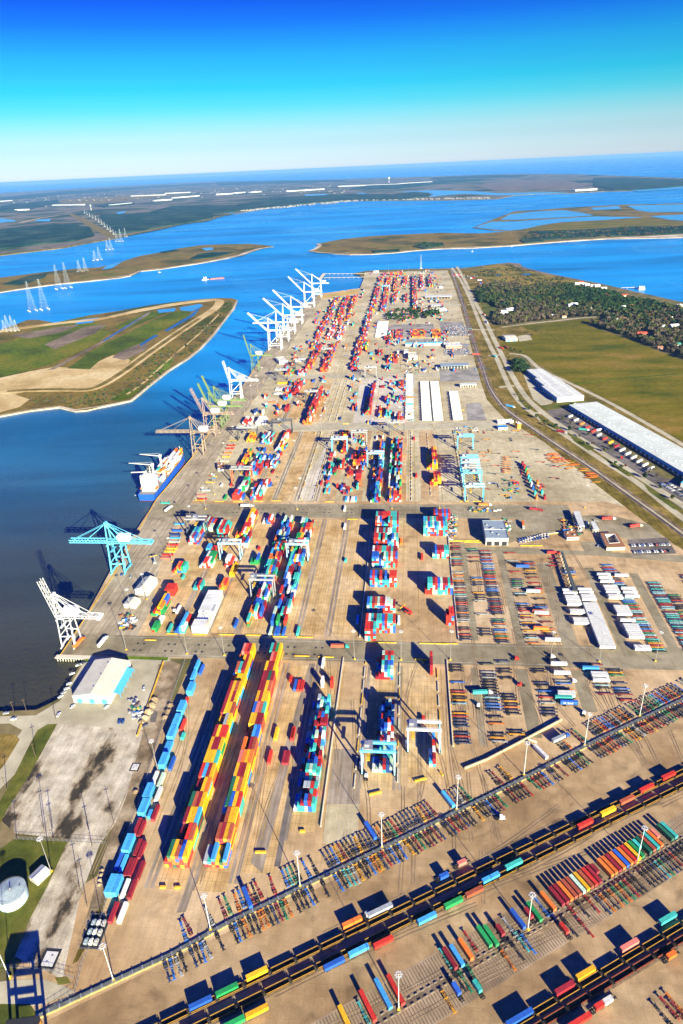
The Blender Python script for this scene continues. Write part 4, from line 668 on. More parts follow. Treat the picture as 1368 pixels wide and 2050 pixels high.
# ---- choose the ones built as things of their own
TRAIN_BOXES = 78
CAND.sort(key=lambda c: -c[0])
tiern = ['bottom', 'second', 'third', 'fourth', 'top']
n_own = 298-TRAIN_BOXES; CNT = {}
def cbuild(size, c, loc, rz, label, parts=False, group='shipping containers in the yard'):
    if not parts:
        o = inst('shipping_container', cmesh(LEN[size], c), None, loc, rz)
    else:
        o = inst('shipping_container', cmesh(LEN[size], c, False), None, loc, rz)
        if ('door', c) not in CM: CM['door', c] = door_mb().mesh('door_leaf', [cpaint(c), m_gal])
        for sx_ in (-.56, .56): inst('door', CM['door', c], o, (sx_, -LEN[size]/2+0.06, 0))
    return tag(o, label, 'container', group)
for s, size, c, loc, rz, (nm, _, col, k, top, nc) in CAND[:n_own]:
    tier = 'top' if top else 'lower' if k == 0 else 'middle'
    q = (nm, c, col, tier); CNT[q] = CNT.get(q, 0)
for s, size, c, loc, rz, (nm, _, col, k, top, nc) in sorted(CAND[:n_own], key=lambda t: (uv_of(t[3])[1], uv_of(t[3])[0], t[3].z)):
    if nm.startswith(('loose', 'lone', 'row along')): lab = f'{nth(nm, c)} {c} container from the near end among the {nm}'.replace('among the row', 'in the row').replace('among the lone', 'the lone')
    else:
        tier = 'top tier' if top else tiern[min(k, 3)]+' tier'
        lab = f'{nth(nm, c, col, tier)} {c} box from front, column {col} from left, {tier}, {nm}'
    cbuild(size, c, loc, rz, lab)
# every further container of the far rows: one mass
rest = {}; simple = {}
for s, size, c, loc, rz, _ in CAND[n_own:]:
    if size not in simple: bb = MB(); bb.box((0, 0, HC/2-.03), (2.36, LEN[size]-.02, HC-.08)); bb.box((0, 0, HC-.045), (2.2, LEN[size]-.4, .05)); simple[size] = bb
    rest.setdefault(c, []).append((size, loc, rz))
b = MB(); cols = sorted(rest)
for i, c in enumerate(cols):
    for size, loc, rz in rest[c]: b.add(simple[size], loc, rz, mi=i)
o = b.build('stacked_containers', [mat(c.replace(' ', '_')+'_stack_paint', PAL[c], 0.55, var=0.22, scale=0.08) for c in cols])
o['kind'] = 'stuff'; tag(o, 'farther stacks of red, orange, blue and white containers filling the northern yard', 'containers')
print('containers', len(CAND))
# ================================================================== chassis, trailers, trucks
CHCOL = {'black': (0.025, 0.027, 0.035), 'navy': (0.03, 0.05, 0.12), 'blue': (0.03, 0.14, 0.48), 'yellow': (0.56, 0.26, 0.015), 'orange': (0.52, 0.15, 0.02), 'red': (0.34, 0.03, 0.03), 'green': (0.02, 0.19, 0.09), 'teal': (0.06, 0.35, 0.36), 'grey': (0.30, 0.32, 0.34), 'maroon': (0.20, 0.03, 0.04), 'pale blue': (0.22, 0.40, 0.48)}
def chpaint(c): return mat(c.replace(' ', '_')+'_chassis_paint', CHCOL[c], 0.55, var=0.2, scale=1.2)
m_tyre = mat('tyre_rubber', (0.02, 0.02, 0.022), 0.85)
def chassis_parts(Lc=12.2):
    f = MB()
    for s in (-.48, .48): f.box((s, 0.3, 1.05), (0.17, Lc-.6, 0.32))
    for k in range(9): f.box((0, -Lc/2+0.7+k*(Lc-1.6)/8, 1.03), (1.1, 0.16, 0.2))
    for y in (-Lc/2+.15, Lc/2-.2, -Lc/2+4.0): f.box((0, y, 1.12), (2.44, 0.28, 0.3))
    f.box((0, Lc/2-1.6, 1.22), (1.0, 2.6, 0.14)); f.box((0, -Lc/2+.05, 0.62), (2.2, 0.12, 0.18))
    for s in (-1, 1): f.box((s*1.14, -Lc/2+.2, 1.32), (.16, .16, .2)); f.box((s*1.14, Lc/2-.2, 1.3), (.16, .16, .2))
    g = MB()
    for y in (-Lc/2+1.4, -Lc/2+2.7):
        g.cyl((-1.1, y, .52), (1.1, y, .52), 0.10, n=6)
        for s in (-1, 1): g.cyl((s*0.72, y, .52), (s*1.2, y, .52), .51, n=10, mi=0)
    l = MB()
    for s in (-.55, .55): l.box((s, Lc/2-3.2, .5), (.16, .16, 1.0)); l.box((s, Lc/2-3.2, .05), (.4, .4, .08))
    l.bar((-.55, Lc/2-3.2, .6), (.55, Lc/2-3.2, .9), .08)
    return f, g, l
g_dirt_dark = ground('oily_dirt', [(0.09, 0.065, 0.045), (0.15, 0.11, 0.075), (0.22, 0.165, 0.11)], .1)
f_, g_, l_ = chassis_parts(); CHM = {}; me_bog = g_.mesh('bogie', m_tyre); me_leg = l_.mesh('landing_gear', m_gal)
flat = MB().add(f_).add(g_, mi=1).add(l_, mi=1)
CHC = []                       # (distance, colour, loc, rz, label base)
def chassis(loc, rz, c, row): CHC.append((loc.length_squared+CAM_H**2, c, loc, rz, row))
PCH = [('black', 42), ('navy', 18), ('yellow', 4), ('orange', 7), ('red', 7), ('maroon', 9), ('blue', 9), ('green', 7), ('teal', 3), ('grey', 6)]
PCH_R = [('black', 36), ('navy', 16), ('yellow', 11), ('orange', 4), ('red', 6), ('blue', 6), ('green', 5), ('pale blue', 6), ('grey', 8), ('maroon', 6)]
rng = random.Random(11)
# two lines along the diagonal barrier
BAR = [at(72, 2037), at(342, 1912), at(459, 1847), at(684, 1738), at(855, 1655), at(1026, 1570), at(1200, 1480), at(1368, 1400), at(1460, 1355)]
BAR = [Vector((p.x, p.y, 0)) for p in BAR]
def along(P, d):
    for i in range(len(P)-1):
        s = (P[i+1]-P[i]).length
        if d <= s or i == len(P)-2: t = (P[i+1]-P[i]).normalized(); return P[i]+t*d, t
        d -= s
LBAR = sum((BAR[i+1]-BAR[i]).length for i in range(len(BAR)-1))
gaps_up = [(0, 78), (86, 92), (139, 146), (171, 174), (258, 271), (285, 303), (322, 370), (392, 400)]
d = 68.0
while d < LBAR-2:
    p, t = along(BAR, d); n = Vector((-t.y, t.x, 0)); hd = math.atan2(-n.x, n.y)
    if not any(a_ <= d <= c_ for a_, c_ in gaps_up) and rng.random() < .93: chassis(p+n*(9.2+rng.uniform(-.5, .9)), hd+R(rng.gauss(0, 2.6)), wpick(rng, PCH), 'above the diagonal barrier')
    if rng.random() < .95: chassis(p-n*(8.9+rng.uniform(-.8, .5)), hd+math.pi+R(rng.gauss(0, 2.6)), wpick(rng, PCH), 'below the diagonal barrier')
    d += rng.uniform(2.6, 3.05)+(rng.uniform(2, 7) if rng.random() < .09 else 0)
def column(name, u, v0, v1, pitch, fill, pal=PCH_R, du=0.0, flip=False):
    v = v0
    while v < v1:
        if rng.random() < fill:
            p = UV(u+rng.uniform(-.4, .8)+du*(v-v0), v, 0); chassis(p, -AX+R(-90 if not flip else 90)+R(rng.gauss(0, .8)), wpick(rng, pal), name)
        v += pitch*rng.uniform(.92, 1.1)
column('in the first column south of the road', 41.5, 391, 487, 3.6, .58)
column('in the second column south of the road', 68.5, 394, 486, 3.6, .58); column('in the third column south of the road', 83, 402, 490, 3.6, .58)
column('in the fourth column south of the road', 112, 424, 489, 3.4, .7); column('in the fifth column south of the road', 129.5, 422, 470, 3.6, .6)
column('in the sixth column south of the road', 161, 440, 490, 3.4, .35); column('in the seventh column south of the road', 176, 444, 482, 3.4, .8)
column('in the first column north of the road', 52.5, 519, 702, 3.5, .66, [('black', 30), ('navy', 12), ('red', 14), ('maroon', 10), ('teal', 5), ('orange', 5), ('grey', 10)])
column('in the second column north of the road', 72, 522, 690, 4.6, .45, PCH_R); column('in the third column north of the road', 86, 516, 686, 3.2, .93, [('black', 22), ('blue', 14), ('navy', 14), ('red', 10), ('orange', 10), ('grey', 10), ('green', 4), ('maroon', 8)])
column('in the fourth column north of the road', 113, 508, 668, 3.8, .58); column('in the fifth column north of the road', 130, 512, 662, 3.6, .55)
column('in the east trailer rows', 221, 508, 655, 2.9, .9, [('teal', 10), ('blue', 8), ('red', 8), ('green', 8), ('pale blue', 12), ('yellow', 3), ('black', 8)], du=-.06)
column('in the second east chassis row', 262.5, 505, 600, 3.0, .55); column('right of the dark shed', 170, 612, 660, 3.2, .6); column('in the far east chassis row', 250, 500, 622, 2.9, .96, [('pale blue', 16), ('teal', 12), ('red', 8), ('maroon', 8), ('navy', 10), ('black', 8)]); column('at the east edge of the yard', 288, 500, 640, 3.0, .75)
for x, y, c in [(1021, 1108, 'red'), (1110, 1108, 'red'), (1112, 1120, 'red'), (1114, 1128, 'red'), (1108, 1134, 'red')]: chassis(at(x, y), -AX+R(-90), c, 'beside the long dark shed')
# lone chassis between the trains and in the parking strips
for x, y, c, rzk in [(1085, 1818, 'blue', 0), (942, 1886, 'red', 0), (892, 1920, 'teal', 0), (1119, 1789+60, 'grey', 0), (1000, 1870, 'black', 0), (1045, 1888, 'teal', 1), (1058, 1892, 'blue', 1), (920, 1966, 'black', 1), (932, 1968, 'green', 1), (948, 1955, 'green', 1), (1018, 1925, 'orange', 1), (898, 2008, 'yellow', 1), (1035, 1905, 'black', 1), (1020, 1858, 'grey', 0), (728, 2030, 'teal', 0), (1142, 1834+25, 'black', 1), (1173, 1860, 'red', 1), (1136, 1814, 'red', 0), (1185, 1812, 'red', 1), (1165, 1820, 'black', 1), (1340, 2020, 'red', 0), (1352, 2012, 'orange', 0), (1328, 2035, 'black', 0), (1362, 2030, 'maroon', 0)]:
    p = at(x, y); chassis(p, math.atan2(-PN.x, PN.y)+(math.pi if rzk else 0), c, 'in the parking strip between trains')
d_ = 0
P0 = at(1205, 1812); 
for k in range(34):
    p = pb0+PD*((P0-pb0).dot(PD)+2.6*k*1.25)-PN*8.6
    if rng.random() < .85: chassis(p, math.atan2(-PN.x, PN.y)+math.pi, wpick(rng, [('black', 40), ('navy', 20), ('teal', 4), ('orange', 4), ('red', 5), ('green', 5)]), 'below the long row of parked boxes')
ws_ = MB().box((0, 0, .25), (2.1, .55, .42)).mesh('wheel_stop', mat('stained_concrete', (.26, .21, .15), .9)); tt = 12.0; kk = 0
strip_mid = MB(); strip_mid.bar((pb0.x, pb0.y, .112), (pb1.x, pb1.y, .112), 3.0, .02); strip_mid.build('median_strip', g_dirt_dark)['kind'] = 'structure'
while tt < 380 and kk < 95:
    for s_ in (-1, 1):
        p = pb0+PD*tt+PN*1.7*s_; o = inst('wheel_stop', ws_, None, (p.x, p.y, .1), math.atan2(PD.y, PD.x)); tag(o, f'{ordw(kk+1)} wheel stop from the left in the {"upper" if s_ > 0 else "lower"} line of the parking strip', 'wheel stop', 'concrete wheel stops of the parking strip')
    tt += 4.1; kk += 1
# farther chassis: orange heaps in the north-east yard
for k in range(46):
    x, y = 1100+rng.uniform(0, 95), 0; y = 905+(x-1100)*.52+rng.uniform(-2, 14); chassis(at(x, y, .1), -AX+R(-78)+R(rng.gauss(0, 4)), rng.choice(['orange', 'orange', 'yellow', 'orange', 'red']), 'in the heap near the rail line')
for k in range(64): chassis(at(642+rng.uniform(0, 76), 0+593-rng.uniform(0, 9)-0*k, .1) if False else UV(-310+k*2.05, 2466+k*1.55+rng.uniform(-3, 3)), -AX+R(rng.gauss(0, 3)), rng.choice(['yellow', 'yellow', 'orange', 'yellow', 'grey']), 'on the ochre yard by the basin')
for k in range(8): chassis(at(1014, 916+k*4.4), -AX+R(-90), rng.choice(['yellow', 'orange', 'orange']), 'near the dark block line')
for k in range(30): chassis(at(824, 755+k*3.0), -AX+R(-90), rng.choice(['grey', 'blue', 'orange', 'yellow', 'teal']), 'by the northern trailer rows')
for k in range(170):
    v_ = rng.uniform(1440, 2900); u_ = rng.uniform(60, 165) if k % 2 else rng.uniform(-150, 60)
    chassis(UV(u_, v_), -AX+R(rng.choice((0, 90, 90))), rng.choice(['navy', 'black', 'blue', 'red', 'orange', 'grey', 'pale blue']), 'over the far yard')
for k in range(45): chassis(UV(rng.uniform(85, 210), rng.uniform(830, 1080)), -AX+R(rng.choice((0, 90, 90, 75))), rng.choice(['navy', 'black', 'blue', 'red', 'orange', 'yellow', 'grey']), 'over the east yard')
CHC.sort(key=lambda c: c[0])
own = CHC[:285]; own.sort(key=lambda c: (c[4], c[2].x if any(k in c[4] for k in ('diagonal', 'strip', 'long row', 'heap')) else uv_of(c[2])[1]))
for dist, c, loc, rz, row in own:
    if ('ch', c) not in CHM: CHM['ch', c] = f_.mesh('chassis_frame', chpaint(c))
    side = 'top' if 'column' in row or 'rows' in row or 'edge' in row or 'far east' in row else 'left'
    o = inst('container_chassis', CHM['ch', c], None, (loc.x, loc.y, 0.12), rz)
    tag(o, f'{nth(row, c)} {c} chassis from the {"left" if side == "left" else "near end"} {row}', 'chassis', 'empty container chassis parked in rows')
    inst('bogie', me_bog, o); inst('landing_gear', me_leg, o)
b = MB(); cc = sorted({c[1] for c in CHC[285:]})
for dist, c, loc, rz, row in CHC[285:]:
    i = cc.index(c); b.add(f_, (loc.x, loc.y, .12), rz, mi=i); b.add(g_, (loc.x, loc.y, .12), rz, mi=len(cc))
if cc:
    o = b.build('container_chassis_rows', [chpaint(c) for c in cc]+[m_tyre]); o['kind'] = 'stuff'; tag(o, 'farther rows of empty chassis parked in the eastern yard and heaps', 'chassis')
print('chassis', len(CHC))
# ------------------------------------------------------------------ boxes on chassis beside the trains and in the strip
me_flat = {}
def boxed(x, y, z, size, c, rz, lab):
    """a container standing on a chassis; x, y is the middle of its roof in the photograph"""
    p = at(x, y, z)
    cbuild(size, c, Vector((p.x, p.y, 1.24)), rz, lab, parts=True, group='containers on chassis by the trains')
    if 'u' not in me_flat: me_flat['u'] = MB().add(f_).mesh('chassis_frame', chpaint('black'))
    o = inst('container_chassis', me_flat['u'], None, (p.x, p.y, .12), rz); inst('bogie', me_bog, o); inst('landing_gear', me_leg, o)
    tag(o, f'black chassis under the {lab.replace(" container", " box").replace(" foot", "-foot")}', 'chassis', None)
TR = math.atan2(-T_DIR.x, T_DIR.y); ZT = 4.05
for x, y, size, c, w in [(401, 2005, 40, 'blue', 'north of first train'), (454, 1979, 40, 'green', 'north of first train'), (514, 1946, 40, 'yellow', 'north of first train'), (705, 1843, 40, 'orange', 'north of first train'), (761, 1819, 53, 'grey', 'north of first train'), (889, 1750, 20, 'blue', 'north of first train'), (925, 1724, 20, 'pink', 'north of first train'),
                      (514, 2022, 40, 'yellow', 'between the trains'), (467, 2045, 40, 'green', 'between the trains'), (669, 1926, 40, 'blue', 'between the trains'), (718, 1900, 40, 'light blue', 'between the trains'), (768, 1883, 40, 'red', 'between the trains'), (855, 1835, 40, 'light blue', 'between the trains'), (908, 1804, 40, 'green', 'between the trains'), (950, 1782, 40, 'brown', 'between the trains'), (983, 1754, 40, 'light blue', 'between the trains'), (1029, 1727, 40, 'teal', 'between the trains'),
                      (1172, 1646, 40, 'red', 'near the upper right train'), (1218, 1621, 40, 'yellow', 'near the upper right train'), (1256, 1598, 40, 'brown', 'near the upper right train'), (1295, 1575, 40, 'red', 'near the upper right train'), (1339, 1550, 40, 'red', 'near the upper right train'),
                      (1041, 2034, 53, 'blue', 'north of lower right train'), (1131, 1975, 40, 'maroon', 'north of lower right train'), (1173, 1945, 40, 'yellow', 'north of lower right train'), (1261, 1889, 40, 'pink', 'north of lower right train'), (1338, 1835, 40, 'teal', 'north of lower right train'),
                      (1201, 2010, 20, 'red', 'south of lower right train'), (1217, 2000, 20, 'white', 'south of lower right train'), (1158, 2043, 53, 'red', 'south of lower right train'), (1345, 1909, 20, 'orange', 'south of lower right train')]:
    boxed(x, y, ZT, size, c, TR, f'{nth(w, c)} {c} {size} foot container {w}')
PR = math.atan2(-PN.x, PN.y)
for x, y, size, c in [(736, 2010, 53, 'red'), (767, 1986, 53, 'light blue'), (792, 1978, 53, 'red'), (690, 2034, 40, 'yellow'), (901, 1915, 40, 'maroon'), (915, 1910, 40, 'light blue'), (933, 1897, 40, 'orange'), (970, 1871, 40, 'green'), (983, 1870, 40, 'green'), (1002, 1859, 20, 'maroon'), (1037, 1836, 40, 'blue'), (1059, 1825, 20, 'maroon'), (1070, 1822, 40, 'green'), (1130, 1855, 20, 'red'), (914, 1976, 20, 'blue'), (956, 1971, 20, 'teal')]:
    boxed(x, y, ZT, size, c, PR, f'{nth("ps", c)} {c} {size} foot container in the sparse parking strip')
row26 = [('orange', 40), (None, 0), ('maroon', 40), ('maroon', 40), ('orange', 40), ('brown', 40), ('brown', 40), ('pale green', 40), ('yellow', 40), ('brown', 40), ('red', 40), ('maroon', 40), ('maroon', 20), (None, 0), ('orange', 40), ('orange', 40), ('maroon', 40), ('orange', 40), ('blue', 40), ('orange', 40), ('red', 40), ('yellow', 40), ('green', 40), ('teal', 20), ('dark green', 40), ('brown', 40), ('teal', 40), ('orange', 40), ('pink', 20), (None, 0), ('dark green', 40), ('teal', 40)]
ra, rb = at(1026+287/4, 1650+605/4, ZT), at(1026+1255/4, 1650+36/4, ZT); sd_ = 1
for k, (c, size) in enumerate(row26):
    if not c: continue
    q = ra+(rb-ra)*(k/(len(row26)-1)); q = q+PN*(2.5 if size == 20 else 0)
    lab = f'{nth("r26", c)} {c} {size} foot container in the long parked row'
    cbuild(size, c, Vector((q.x, q.y, 1.24)), PR, lab, parts=True, group='containers on chassis in the long parked row')
    o = inst('container_chassis', me_flat['u'], None, (q.x, q.y, .12), PR); inst('bogie', me_bog, o); inst('landing_gear', me_leg, o); tag(o, 'black chassis under the '+lab.replace(' container', ' box').replace(' foot', '-foot'), 'chassis')
# ------------------------------------------------------------------ well cars
m_well = mat('well_car_yellow', (0.50, 0.26, 0.03), 0.6, var=0.25, scale=.8); m_wellr = mat('well_car_rust', (0.34, 0.075, 0.035), 0.7, var=.25, scale=.8); m_floor = mat('well_floor', (0.012, 0.011, 0.011), 0.95)  # near-black floor colour stands in for shade inside the wells
def well_parts():
    w = MB(); L_ = 13.2
    for s in (-1, 1):
        w.box((s*1.42, 0, 1.12), (0.16, L_, 1.2), 0, 1); w.box((s*1.45, 0, 1.80), (0.26, L_, 0.14)); w.box((s*1.50, 0, .52), (0.16, L_, 0.12))
        for k in range(9): w.box((s*1.53, -L_/2+.8+k*(L_-1.6)/8, 1.12), (.12, .14, 1.15), 0, 1)
    for e in (-1, 1): w.box((0, e*L_/2, 1.2), (3.0, .25, 1.1), 0, 1)
    fl = MB(); fl.box((0, 0, .42), (2.7, L_-.2, .1))
    for k in range(4): fl.box((0, -4.6+k*3.1, .52), (2.7, .5, .12))
    pl = MB(); pl.box((0, 7.25, 1.25), (1.5, 1.3, .35)); pl.box((0, 7.2, 1.5), (2.7, .35, .12)); pl.cyl((.8, 7.3, 1.4), (.8, 7.3, 2.2), .06, n=5); pl.cyl((.55, 7.3, 2.1), (1.05, 7.3, 2.1), .25, n=8)
    tk = MB()
    for y in (6.6, 8.2):
        tk.cyl((-.85, y, .46), (.85, y, .46), .09, n=6)
        for s in (-.75, .75): tk.cyl((s-.07, y, .46), (s+.07, y, .46), .44, n=12)
    for s in (-.98, .98): tk.box((s, 7.4, .55), (.2, 2.3, .35))
    return w, fl, pl, tk
ws, wf, wp, wt_ = well_parts(); m_wdark = mat('well_car_grime', (0.035, 0.024, 0.016), 0.9, var=.3, scale=.8); WM = [ws.mesh('well_side', [m_well, m_wdark]), ws.mesh('well_side', [m_wellr, m_wdark])]; wfm = wf.mesh('well_floor', m_floor); wpm = wp.mesh('end_platform', mat('dark_platform', (0.06, 0.045, 0.035), 0.8)); wtm = wt_.mesh('rail_bogie', m_tyre)  # dark brown sides, with the wells' inner shade put into the colour
def train(p0, s0, s1, rust, name):
    d = s0; k = 0
    while d <= s1:
        p = p0+T_DIR*d; k += 1
        o = thing('well_car', f'{ordw(k)} {"rust red" if rust else "yellow sided"} empty well car from the left on the {name} track', 'rail car', (p.x, p.y, .22), TR, 'empty well cars of the container trains')
        inst('well_side', WM[rust], o); inst('well_floor', wfm, o); inst('end_platform', wpm, o); inst('rail_bogie', wtm, o)
        d += 15.05
train(at(617, 1912), -15.05*6, 15.05*22, 0, 'first'); train(at(607, 1952), -15.05*4, 15.05*24, 0, 'second'); train(at(1181, 1964), -15.05*3, 15.05*9, 0, 'third'); train(at(1288, 1930), -15.05*5, 15.05*5, 1, 'fourth')
# ------------------------------------------------------------------ white van trailers and reefers
m_van = mat('white_trailer_panel', (0.62, 0.62, 0.60), 0.45, var=.06, rnd=.05); m_vanb = mat('pale_trailer_roof', (0.60, 0.60, 0.56), 0.5, var=.12)
def trailer_mesh(Lc, paint):
    b = MB(); b.box((0, 0, 2.55), (2.5, Lc, 2.75)); b.box((0, 0, 3.945), (2.36, Lc-.15, .04), mi=1)
    for k in range(int(Lc/1.5)): b.box((0, -Lc/2+.8+k*1.5, 3.97), (2.3, .06, .03), mi=1)
    for s in (-1, 1): b.box((s*1.255, 0, 1.22), (.04, Lc, .12), mi=2); b.box((s*1.255, 0, 3.85), (.04, Lc, .1), mi=2)
    b.box((-.02, -Lc/2-.02, 2.5), (.06, .05, 2.5), mi=2)
    return b.mesh('trailer_box', [paint, m_vanb if paint is m_van else paint, m_gal])
def bogie_tr(Lc):
    g = MB()
    for y in (-Lc/2+1.6, -Lc/2+2.9):
        for s in (-1, 1): g.cyl((s*.75, y, .52), (s*1.22, y, .52), .51, n=10)
    g.box((0, -Lc/2+2.2, .9), (1.1, 3, .5)); return g.mesh('bogie', m_tyre)
TM = {}
def trailer(p, rz, label, c=None, Lc=13.7, group='white trailers parked in the yard'):
    if (Lc, c) not in TM: TM[Lc, c] = trailer_mesh(Lc, cpaint(c) if c else m_van); TM[Lc] = bogie_tr(Lc)
    o = inst('semi_trailer', TM[Lc, c], None, (p.x, p.y, .12), rz); inst('bogie', TM[Lc], o)
    return tag(o, label, 'trailer', group)
EW = -AX+R(90)
def tcol(name, lst, c=None, x=None):
    for u, v in lst: trailer(UV(u, v), EW, f'{nth(name)} {c or "white"} van trailer from the near end {name}', c)
tcol('in the block by the far road end', [(177, 511+2.9*k) for k in range(24)]); tcol('in the upper east trailer column', [(178, 586), (178, 589), (178, 592), (178, 599), (177.5, 604)])
tcol('in the west trailer column', [(162, v) for v in (546, 549, 552, 563, 566, 577, 580, 584, 587, 590, 597, 602)])
tcol('in the second trailer pair column', [(207-.03*(v-508), v) for v in (509, 512, 526, 529, 532, 535.5, 538, 541, 544, 552, 562, 565, 568, 571, 574, 590, 593, 600, 603.5, 606.5, 610, 620, 627, 633)])
tcol('in the far trailer pair column', [(221, v) for v in (593, 600, 607, 632)])
tcol('by the fifth chassis column', [(130, 486), (130.5, 474), (129, 449), (128.5, 446), (161, 474), (161, 471), (161, 466), (131, 520), (128, 562), (126, 600)])
b_ = trailer(UV(129, 437.6), EW, 'blue trailer box with white lettering on its side south of the road', 'blue', group=None)
fc = bpy.data.curves.new('lettering', 'FONT'); fc.body = 'H.S\u00fcd'; fc.size = 2.6; fc.extrude = .01; fc.space_character = 1.25; fo = bpy.data.objects.new('lettering', fc); C.objects.link(fo)
tme = bpy.data.meshes.new_from_object(fo.evaluated_get(bpy.context.evaluated_depsgraph_get())); bpy.data.objects.remove(fo); tme.materials.clear(); tme.materials.append(m_white)
fo = inst('lettering', tme, b_, (-1.275, 4.6, 1.75)); fo.rotation_euler = (R(90), 0, R(-90))
for x, y, c, Lc in [(1046, 1137, 'blue', 13.7), (1080, 1228, 'brown', 13.7), (1083, 1262, 'orange', 13.7), (1077, 1185, 'red', 6.1), (1108, 1110, 'red', 13.7), (1128, 1401, 'teal', 13.7), (1182, 1342, 'light blue', 13.7)]:
    trailer(at(x, y), EW, f'{nth("ct", c)} {c} box trailer among the chassis columns in the east yard', c, Lc, group=None)
for x, y, rz, c, lab in [(742, 1668, PR, 'blue', 'upper blue trailer parked against the diagonal barrier near a light mast'), (897, 1605, PR, 'light blue', 'blue trailer parked above the diagonal barrier beside a light mast'), (1082, 1510, PR, None, 'white trailer parked end on to the diagonal barrier'), (496, 1862-90+30, PR, 'blue', 'blue trailer among the lower left chassis above the barrier')]:
    trailer(at(x, y), rz, lab, c, group=None)
for n, (x0, y0, x1, y1, k_) in enumerate([(855, 843, 850, 767, 25), (878, 843, 870, 767, 25), (917, 842, 908, 787, 19), (757, 676, 762, 646, 12), (769, 676, 773, 646, 12)]):
    pa, pb = at(x0, y0), at(x1, y1)
    for k in range(k_):
        q = pa+(pb-pa)*(k/(k_-1)); trailer(q, EW, f'{nth("n", n)} white trailer from near end of the {["west long", "middle long", "east short", "left far", "right far"][n]} northern trailer row', None, 16.0 if n < 3 else 13.7, group='white trailers of the northern rows')
for k in range(26):
    p = at(820, 752+k*3.5); trailer(p, EW, f'{nth("mx")} trailer from far end of mixed row beside white trailers', rng.choice([None, None, None, 'grey', 'orange', 'teal', 'white']), 13.7, group='trailers of the mixed northern row')
# ------------------------------------------------------------------ trucks
m_glass = mat('dark_glass', (0.02, 0.03, 0.04), 0.12, spec=.6)
def cab_mb():
    b = MB(); b.box((0, .2, 1.9), (2.4, 2.2, 2.3)); b.box((0, 1.9, 1.45), (2.1, 1.4, 1.3)); b.box((0, -.2, 3.2), (2.2, 1.4, .45)); b.box((0, -2.2, .95), (1.0, 3.4, .3), mi=1)
    b.box((0, 1.33, 2.35), (2.1, .06, .8), mi=2)
    for s in (-1, 1): b.box((s*1.21, .55, 2.3), (.04, .9, .7), mi=2)
    for y in (1.8, -2.0, -3.3):
        for s in (-1, 1): b.cyl((s*.75, y, .52), (s*1.2, y, .52), .52, n=10, mi=1)
    return b
CABM = {}
def truck(x, y, hd, cabc, boxc, label, Lc=12.2, tractor_only=False):
    p = at(x, y); rz = -R(hd)
    o = thing('semi_truck', label, 'truck', (p.x, p.y, .12), rz)
    if cabc not in CABM: CABM[cabc] = cab_mb().mesh('cab', [cpaint(cabc), m_tyre, m_glass])
    inst('cab', CABM[cabc], o, (0, 0 if tractor_only else Lc/2+2.0, 0))
    if not tractor_only:
        k = (Lc, boxc)
        if k not in TM: TM[k] = trailer_mesh(Lc, cpaint(boxc) if boxc else m_van); TM[Lc] = bogie_tr(Lc)
        inst('trailer_box', TM[k], o); inst('bogie', TM[Lc], o)
    return o
AXD = 6.3
for a_ in [(1230/1*0+1118, 1483, 64, 'blue', 'grey', 'silver trailer truck with blue cab parked below the low barrier wall'), (676, 1297, 95, 'teal', 'brown', 'orange brown box truck with green cab on the southern cross road'), (1047, 1052, 190, 'white', 'orange', 'orange box truck turning off the yard entrance road'), (1270, 1056, 80, 'cream', 'red', 'long red box truck driving on the gate plaza'), (1070, 1022, 110, 'maroon', 'maroon', 'maroon truck near the entrance road bend'), (492, 1015, 92, 'white', 'white', 'white trailer truck driving on the middle cross road'), (1215, 1041, 90, 'white', 'red', 'short red box truck by the gate canopies'), (968, 1013, 95, 'white', 'orange', 'orange box truck on the road above the grey office'),
           (1128, 1334, 90, 'red', None, ''), (1046, 1070, 0, 'white', None, '')][:8]: truck(*a_)
truck(1033, 1321, 90, 'red', None, 'red tractor unit at the head of the fourth chassis column', tractor_only=True); truck(1042, 1373, 280, 'red', None, 'red tractor unit pulling out between chassis columns', tractor_only=True); truck(1148, 1366, 90, 'white', None, 'white tractor unit near fifth chassis column', tractor_only=True); truck(1105, 1317, 85, 'white', None, 'white tractor unit on the southern cross road', tractor_only=True); truck(958, 1415, 10, 'white', None, 'white yard tractor waiting west of the chassis columns', tractor_only=True); truck(735, 1835, 60, 'white', None, 'white yard tractor beside the first train', tractor_only=True); truck(1003, 1640, 95, 'white', None, 'white yard tractor below the diagonal barrier', tractor_only=True); truck(1169, 1430, 20, 'white', None, 'white yard tractor near the low barrier wall end', tractor_only=True); truck(734, 1556, 6, 'white', None, 'white yard tractor under the near gantry crane', tractor_only=True)
truck(961, 1390, 90, 'white', 'teal', 'teal chassis truck with white cab in the second column'); truck(350, 1225, 6, 'white', None, 'white yard tractor beside the white reefer block', tractor_only=True)
truck(337, 1022, 20, 'white', 'white', 'white trailer truck on the quay apron'); truck(205, 1290, 12, 'white', 'white', 'white tanker truck under the white crane legs'); truck(157, 1292, 14, 'orange', 'orange', 'orange truck waiting under the white crane')
for k, (x, y, hd, cc_, bc) in enumerate([(1157, 812, 118, 'white', None), (1122, 866, 135, 'white', 'maroon'), (1020, 815, 135, 'white', 'light blue'), (1002, 698, 160, 'red', 'red'), (990, 715, 340, 'white', 'teal'), (952, 711, 90, 'red', 'red'), (1012, 696, 165, 'maroon', 'maroon'), (973, 646, 165, 'white', 'blue'), (968, 631, 165, 'white', 'red')]):
    truck(x, y, hd, cc_, bc, f'{ordw(k+1)} truck on the eastern highway with {bc or "white"} box counted from the warehouse', 13.7)
